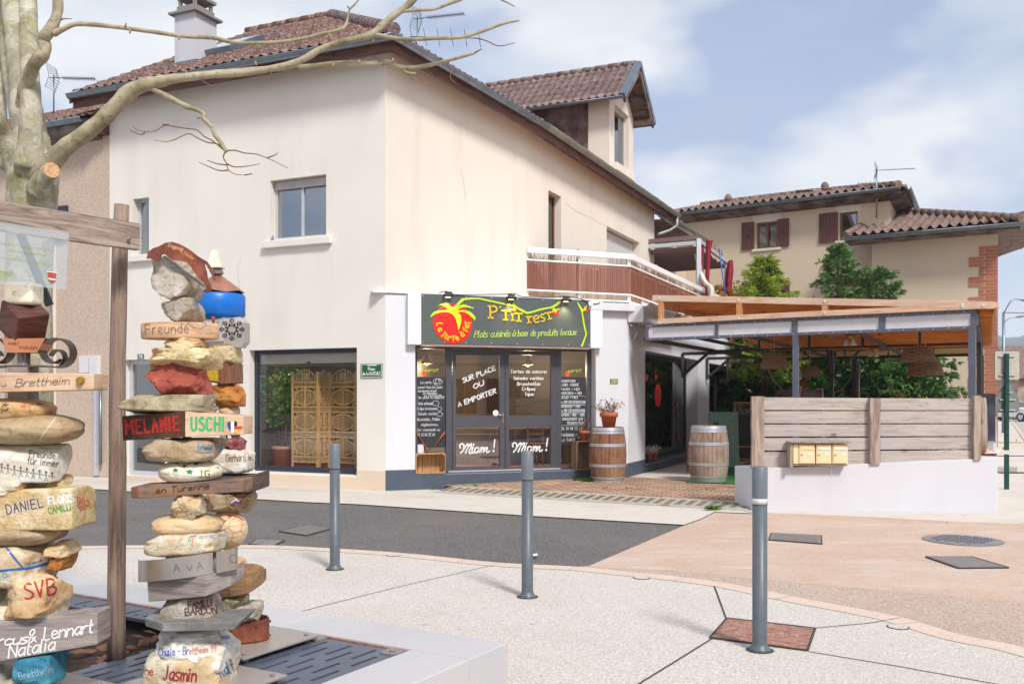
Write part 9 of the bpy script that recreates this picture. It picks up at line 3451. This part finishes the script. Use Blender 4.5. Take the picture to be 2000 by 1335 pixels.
for k in range(8):
 a = radians(45*k)
 e = (cx_ + 24*cos(a),cy_ + 21*sin(a))
 for (r0,r1,off) in ((8,13,.5),(15,22,.22)):
  for s in (-1,1):
   p0 = (cx_ + r0*cos(a),cy_ + r0*.85*sin(a))
   p1 = (cx_ + r1*cos(a + s*off),cy_ + r1*.85*sin(a + s*off))
   ribbon(mb,[p0,p1],2.0,f,step=3)
 fill_px(mb,[(cx_ + 19*cos(a),cy_ + 17*sin(a)),(cx_ + 24*cos(a + .14),cy_ + 20*sin(a + .14)),(cx_ + 25*cos(a),cy_ + 22*sin(a)),(cx_ + 24*cos(a - .14),cy_ + 20*sin(a - .14))],f)
mb.build('snowflake',M['black'],o)
c = P(425,594,D3)
zb_,zt_2 = pz(619,D3 - .12) ,pz(570,D3 - .12)
mb = MB().lathe([(.125,zb_),(.146,zb_ + .02),(.146,zt_2 - .012),(.138,zt_2)],(c.x,c.y,0),40)
S_('blue_drum',mb,plain('bright_blue_paint',(10,108,200),.35,var=.04,dirt=.08),T3,'bright blue painted drum')
MB().tube([P(416,618,D3 - .16),P(417,636,D3 - .16)],[.012,.003],6).build('rust_drip',rustm,T3)
mb = MB()
apex = P(425,532,D3)
nb = 12
for k in range(nb):
 a0_,a1_ = 2*pi*k/nb,2*pi*(k + 1)/nb
 r_ = .145
 q0 = Vector((c.x + r_*cos(a0_)*1.05,c.y + r_*sin(a0_)*.8,zt_2 + .004 + .012*(k % 2)))
 q1 = Vector((c.x + r_*cos(a1_)*1.05,c.y + r_*sin(a1_)*.8,zt_2 + .004 + .012*((k + 1) % 2)))
 mb.add([apex,q0,q1],[(0,1,2)])
S_('copper_cone',mb,plain('tarnished_copper',(196,140,116),.35,.7,.2,14),T3,'dented copper cone')
MB().tube([P(425,524,D3),P(426,536,D3)],[.026,.03],12).build('wire_neck',M['cast_iron'],T3)
w0,w1 = P(405,524,D3),P(436,524,D3)
hc = (w1 - w0).length/2
cc = (w0 + w1)/2
MB().hexa([cc + Vector((x*hc,y*hc,0)) for x,y in ((-1,-1),(1,-1),(1,1),(-1,1))] + [V3(cc,pz(489,D3)) + Vector((x*hc*.35,y*hc*.35,0)) for x,y in ((-1,-1),(1,-1),(1,1),(-1,1))]).build('stone_cap',rk['cream'],T3,label='truncated cream pyramid on top',bevel=.004)
D1 = 4.22
T1 = thing('stone_totem','left totem with scrolled iron, Brettheim beam and SVB stone, cut by the picture edge','sculpture',(((45 - CX)/F*D1),D1,GZ),'totems of stacked stones')
base_plate(T1,(40 - CX)/F*D1,D1,.56,.56,.262,radians(-30))
MB().tube([V3(P(45,0,D1),.26),V3(P(50,0,D1),2.0)],.022,8).build('rod',M['cast_iron'],T1)
S_('stone',rock(-70,1318,122,1385,D1,'boulder',201,depth=.18,cuts=3),rk['pale'],T1)
o,b = S_('stone',rock(26,1272,135,1332,D1 - .05,'boulder',203,depth=.13,cuts=4,tilt=.1),rk['blue'],T1,'stone painted blue and lettered Brettheim')
f = hitfn(b)
write('lettering','Brettheim',38,1326,104,1312,13,f,ink((150,190,210)),o,wd=2.2,step=3)
S_('stone',rock(-70,1288,48,1345,D1,'boulder',205,depth=.16,cuts=4),rk['white'],T1)
mb = wblock([(-110,1222,D1 - .2),(190,1196,D1 - .10)],[(-110,1310,D1 - .2),(190,1258,D1 - .10)],.14)
o,b = S_('plank',mb,bw,T1,'grey plank written Marcus & Lennart, Natalia in white script',bevel=.004)
f = hitfn(b)
write('lettering','Marcus',-48,1264,52,1255,19,f,M['white_ink'],o,wd=3.0,slant=.3,gap=1.2,step=3)
write('lettering','& Lennart',56,1254,180,1234,24,f,M['white_ink'],o,wd=3.0,slant=.3,gap=1.4,step=3)
write('lettering','Natalia',16,1284,106,1268,24,f,M['white_ink'],o,wd=3.0,slant=.3,gap=1.4,step=3)
o,b = S_('stone',rock(-70,1176,143,1232,D1,'slab',207,depth=.14,tilt=.05),rk['cream'],T1,'pale flat stone with faded blue writing')
f = hitfn(b)
write('lettering','Mireille Lambert',0,1222,122,1206,8,f,ink((150,180,200)),o,wd=1.6,step=3)
o,b = S_('stone',rock(3,1117,136,1197,D1 - .06,'rough',213,depth=.13,cuts=7),rk['tan'],T1,'tan stone lettered SVB in red')
f = hitfn(b)
write('lettering','SVB',50,1170,110,1158,30,f,ink((190,36,40)),o,wd=3.8,gap=3,slant=.1,step=3)
S_('stone',rock(-60,1128,20,1190,D1 + .05,'rough',215,depth=.12),rk['mossy'],T1)
o,b = S_('stone',rock(-60,1058,114,1140,D1,'boulder',217,depth=.16,cuts=5),rk['pale'],T1,'pale stone with a blue painted river line')
f = hitfn(b)
mb = MB()
ribbon(mb,smooth([(-20,1116),(20,1112),(60,1108),(95,1098),(112,1090)],3),5,f,step=4)
ribbon(mb,smooth([(13,1069),(25,1085),(44,1108)],3),4,f,step=4)
mb.build('blue_line',ink((30,100,180)),o)
write('lettering','Tarascon',50,1104,82,1096,6,f,ink((80,140,190)),o,wd=1.2,step=3)
write('lettering','+la'.replace('+',''),-2,1130,14,1126,12,f,ink((80,150,190)),o,wd=1.6,step=3)
o,b = S_('stone',rock(92,1056,156,1084,D1,'rough',219,depth=.1,cuts=5),rk['tan'],T1)
S_('stone',rock(96,1074,154,1112,D1 + .02,'rough',221,depth=.1),rk['orange'],T1)
S_('stone',rock(-60,1017,133,1063,D1,'pebble',223,depth=.15),rk['brown'],T1,'rounded brownish stone')
o,b = S_('stone',rock(-60,950,184,1030,D1,'slab',229,depth=.13,tilt=0.03),rk['yellow'],T1,'long yellowish stone lettered DANIEL, FLORIS, CAMILLE and THEO')
f = hitfn(b)
write('lettering','DANIEL',14,1003,84,989,18,f,ink((50,60,130)),o,wd=2.0,gap=3,step=3)
write('lettering','FLORIS',95,984,144,979,14,f,M['white_ink'],o,wd=2.6,gap=2.6,step=3)
write('lettering','CAMILLE',96,1003,144,994,12,f,ink((80,150,80)),o,wd=1.8,gap=2.4,step=3)
write('lettering','TH',148,982,160,984,12,f,ink((200,60,60)),o,wd=1.7,step=3)
write('lettering','EO',158,996,176,984,12,f,ink((200,60,60)),o,wd=1.7,gap=3,step=3)
write('lettering','NICOLE',24,1018,92,1010,11,f,ink((238,190,160)),o,wd=1.8,step=3)
S_('stone',rock(82,927,144,956,D1 + .05,'rough',231,depth=.1),rk['yellow'],T1)
S_('stone',rock(-60,931,89,970,D1,'rough',233,depth=.14,cuts=4),rk['pale'],T1)
o,b = S_('stone',rock(-70,866,139,939,D1,'slab',235,depth=.12,cuts=3),rk['white'],T1,'white slab written Freunde für immer with a row of small figures holding hands')
f = hitfn(b)
bi_ = ink((84,96,104))
write('lettering','Freunde',57,891,107,895,12,f,bi_,o,wd=1.9,gap=2.8,step=3)
write('lettering','für immer',53,904,114,911,12,f,bi_,o,wd=1.8,gap=2.6,step=3)
mb = MB()
for k in range(9):
 x,y = 3 + k*12.4,906 + k*2.2
 fill_px(mb,[(x + 2.4*cos(a*pi/4),y + 2.6*sin(a*pi/4)) for a in range(8)],f)
 ribbon(mb,[(x,y + 2),(x,y + 11)],1.5,f)
 ribbon(mb,[(x - 6,y + 6),(x,y + 5),(x + 6,y + 7.2)],1.0,f)
 ribbon(mb,[(x - 3.5,y + 17),(x,y + 11),(x + 3.5,y + 17)],1.2,f)
mb.build('painted_figures',bi_,o)
o,b = S_('stone',rock(-80,806,171,869,D1,'pebble',237,depth=.16),rk['olive'],T1,'large smooth grey-tan pebble with a pale vein')
f = hitfn(b)
mb = MB(); ribbon(mb,smooth([(113,808),(98,830),(84,848),(76,864)],3),3,f,step=3); mb.build('pale_vein',ink((214,196,160)),o)
o,b = S_('stone',rock(-60,776,113,826,D1,'pebble',239,depth=.14),rk['tan'],T1,'tan oval stone with small painted flowers')
f = hitfn(b)
for (x,y,c_) in ((46,793,(206,90,84)),(78,788,(60,90,170)),(10,790,(60,50,44)),(92,784,(210,100,60))):
 mb = MB()
 for k in range(5):
  a = 2*pi*k/5
  ribbon(mb,[(x,y),(x + 6*cos(a),y + 4*sin(a))],1.8,f)
 if mb.f: mb.build('painted_flower',ink(c_),o)
write('lettering','Jor',2,806,18,801,7,f,ink((60,50,44)),o,wd=1.4,step=3)
mb = wblock([(-120,726,D1 - .16),(183,729,D1 - .13)],[(-120,768,D1 - .16),(183,761,D1 - .13)],.15)
o,b = S_('beam',mb,pw_,T1,'weathered peach-coloured beam lettered a... Brettheim with a bolt',bevel=.004)
f = hitfn(b)
write('lettering','a.u.',-12,755,14,754,10,f,ink((120,100,90)),o,wd=1.4,slant=.2,step=3)
write('lettering','Brettheim',30,755,134,750,15,f,ink((130,104,92)),o,wd=1.7,slant=.25,gap=1.6,step=3)
c = P(158,742.5,D1 - .135)
MB().lathe([(.018,0),(.018,.001)],(0,0,0),4).v
MB().tube([c,c - Vector((0,.018,0))],[.017,.015],14).build('bolt',M['brass'],o)
mb = MB()
mb.box(P(27,0,D1).x,P(65,0,D1).x,D1 - .05,D1 + .05,pz(780,D1),pz(762,D1)).box(P(27,0,D1).x,P(65,0,D1).x,D1 - .05,D1 + .05,pz(731,D1),pz(716,D1)).box(P(38,0,D1).x,P(54,0,D1).x,D1 - .02,D1 + .02,pz(716,D1),pz(682,D1))
mb.build('iron_core',M['cast_iron'],T1)
mb = MB()
tp = [P(4,661,D1 - .06),P(88,660,D1 - .06),P(72,688,D1 - .06),P(14,688,D1 - .06)]
mb.slab(tp,(0,.10,0))
o,b = S_('copper_tray',mb,plain('copper_sheet',(206,136,100),.35,.6,.12,10),T1,'copper tray',fix=True)
f = hitfn(b)
write('lettering','HART',16,673,36,674,5,f,ink((130,80,60)),o,wd=1.1,step=3)
write('lettering','PARADIS',38,681,72,682,5,f,ink((130,80,60)),o,wd=1.1,step=3)
mb = MB()
def scroll(sg):
 cx_,cy_ = (106 if sg > 0 else -16),690
 pts = []
 for k in range(20):
  a = radians(180 - 270*k/19)
  pts.append((cx_ + sg*31*cos(a),cy_ - 29*sin(a)))
 full = [(45,716),(80,716)] if sg > 0 else [(45,716),(10,716)]
 arcp = []
 for k in range(25):
  a = radians(-90 + 270*k/24)
  arcp.append((cx_ + sg*30*cos(a),cy_ - 28*sin(a)))
 full += arcp
 for k in range(1,10):
  a = radians(180 + 120*k/9)
  arcp2 = (cx_ + sg*(30 - k*1.5)*cos(a),cy_ - (28 - k*1.4)*sin(a))
  full.append(arcp2)
 pr = None
 for (x,y) in full:
  q = P(x,y,D1 - .05)
  if pr is not None and (q - pr).length > 1e-4:
   mb.bar(pr - Vector((0,0,0)),q,.055,.006) if False else mb.hexa([pr,q,q + Vector((0,.07,0)),pr + Vector((0,.07,0)),pr + Vector((0,0,.007)),q + Vector((0.003,0,.007)),q + Vector((0.003,.07,.007)),pr + Vector((0,.07,.007))])
  pr = q
 pr = None
 for k in range(14):
  a = radians(-60 + 220*k/13)
  x,y = (cx_ + sg*(2 + 14*cos(a)) ,cy_ + 10 - 16*sin(a))
  q = P(x,y,D1 - .04)
  if pr is not None:
   mb.hexa([pr,q,q + Vector((0,.05,0)),pr + Vector((0,.05,0)),pr + Vector((0,0,.006)),q + Vector((0.003,0,.006)),q + Vector((0.003,.05,.006)),pr + Vector((0,.05,.006))])
  pr = q
scroll(1); scroll(-1)
mb.build('iron_scroll',plain('dark_flat_iron',(104,92,84),.4,.8,.1),T1,label='curled flat iron scrolls')
c = P(46,626,D1)
h_ = .072
mrot = Matrix.Rotation(radians(38),3,'Y') @ Matrix.Rotation(radians(-22),3,'Z') @ Matrix.Rotation(radians(30),3,'X')
vv = [c + mrot @ Vector((x*h_,y*h_,z*h_)) for x,y,z in ((-1,-1,-1),(1,-1,-1),(1,1,-1),(-1,1,-1),(-1,-1,1),(1,-1,1),(1,1,1),(-1,1,1))]
MB().hexa(vv).build('brown_cube',woodm('dark_red_wood',(106,62,52),(66,36,32),'x',3,.6,knots=False),T1,bevel=.006,label='dark reddish wooden cube standing on its corner')
MB().box(P(19,0,D1).x,P(75,0,D1).x,D1 - .06,D1 + .06,pz(596,D1),pz(552,D1)).build('cream_block',rk['cream'],T1,bevel=.018,label='cream rounded block on top',seg=3)
# ------------------------------------------------------------------ haze between here and the hills
mh = bpy.data.materials.new('air_haze')
mh.use_nodes = True
th = mh.node_tree
th.nodes.clear()
oh = th.nodes.new('ShaderNodeOutputMaterial')
pv = th.nodes.new('ShaderNodeVolumePrincipled')
pv.inputs['Color'].default_value = (0.80,0.88,1.0,1)
pv.inputs['Density'].default_value = 0.0004
th.links.new(pv.outputs[0],oh.inputs['Volume'])
MB().box(-1900,1900,-260,3300,-60,260).build('haze',mh,kind='stuff')
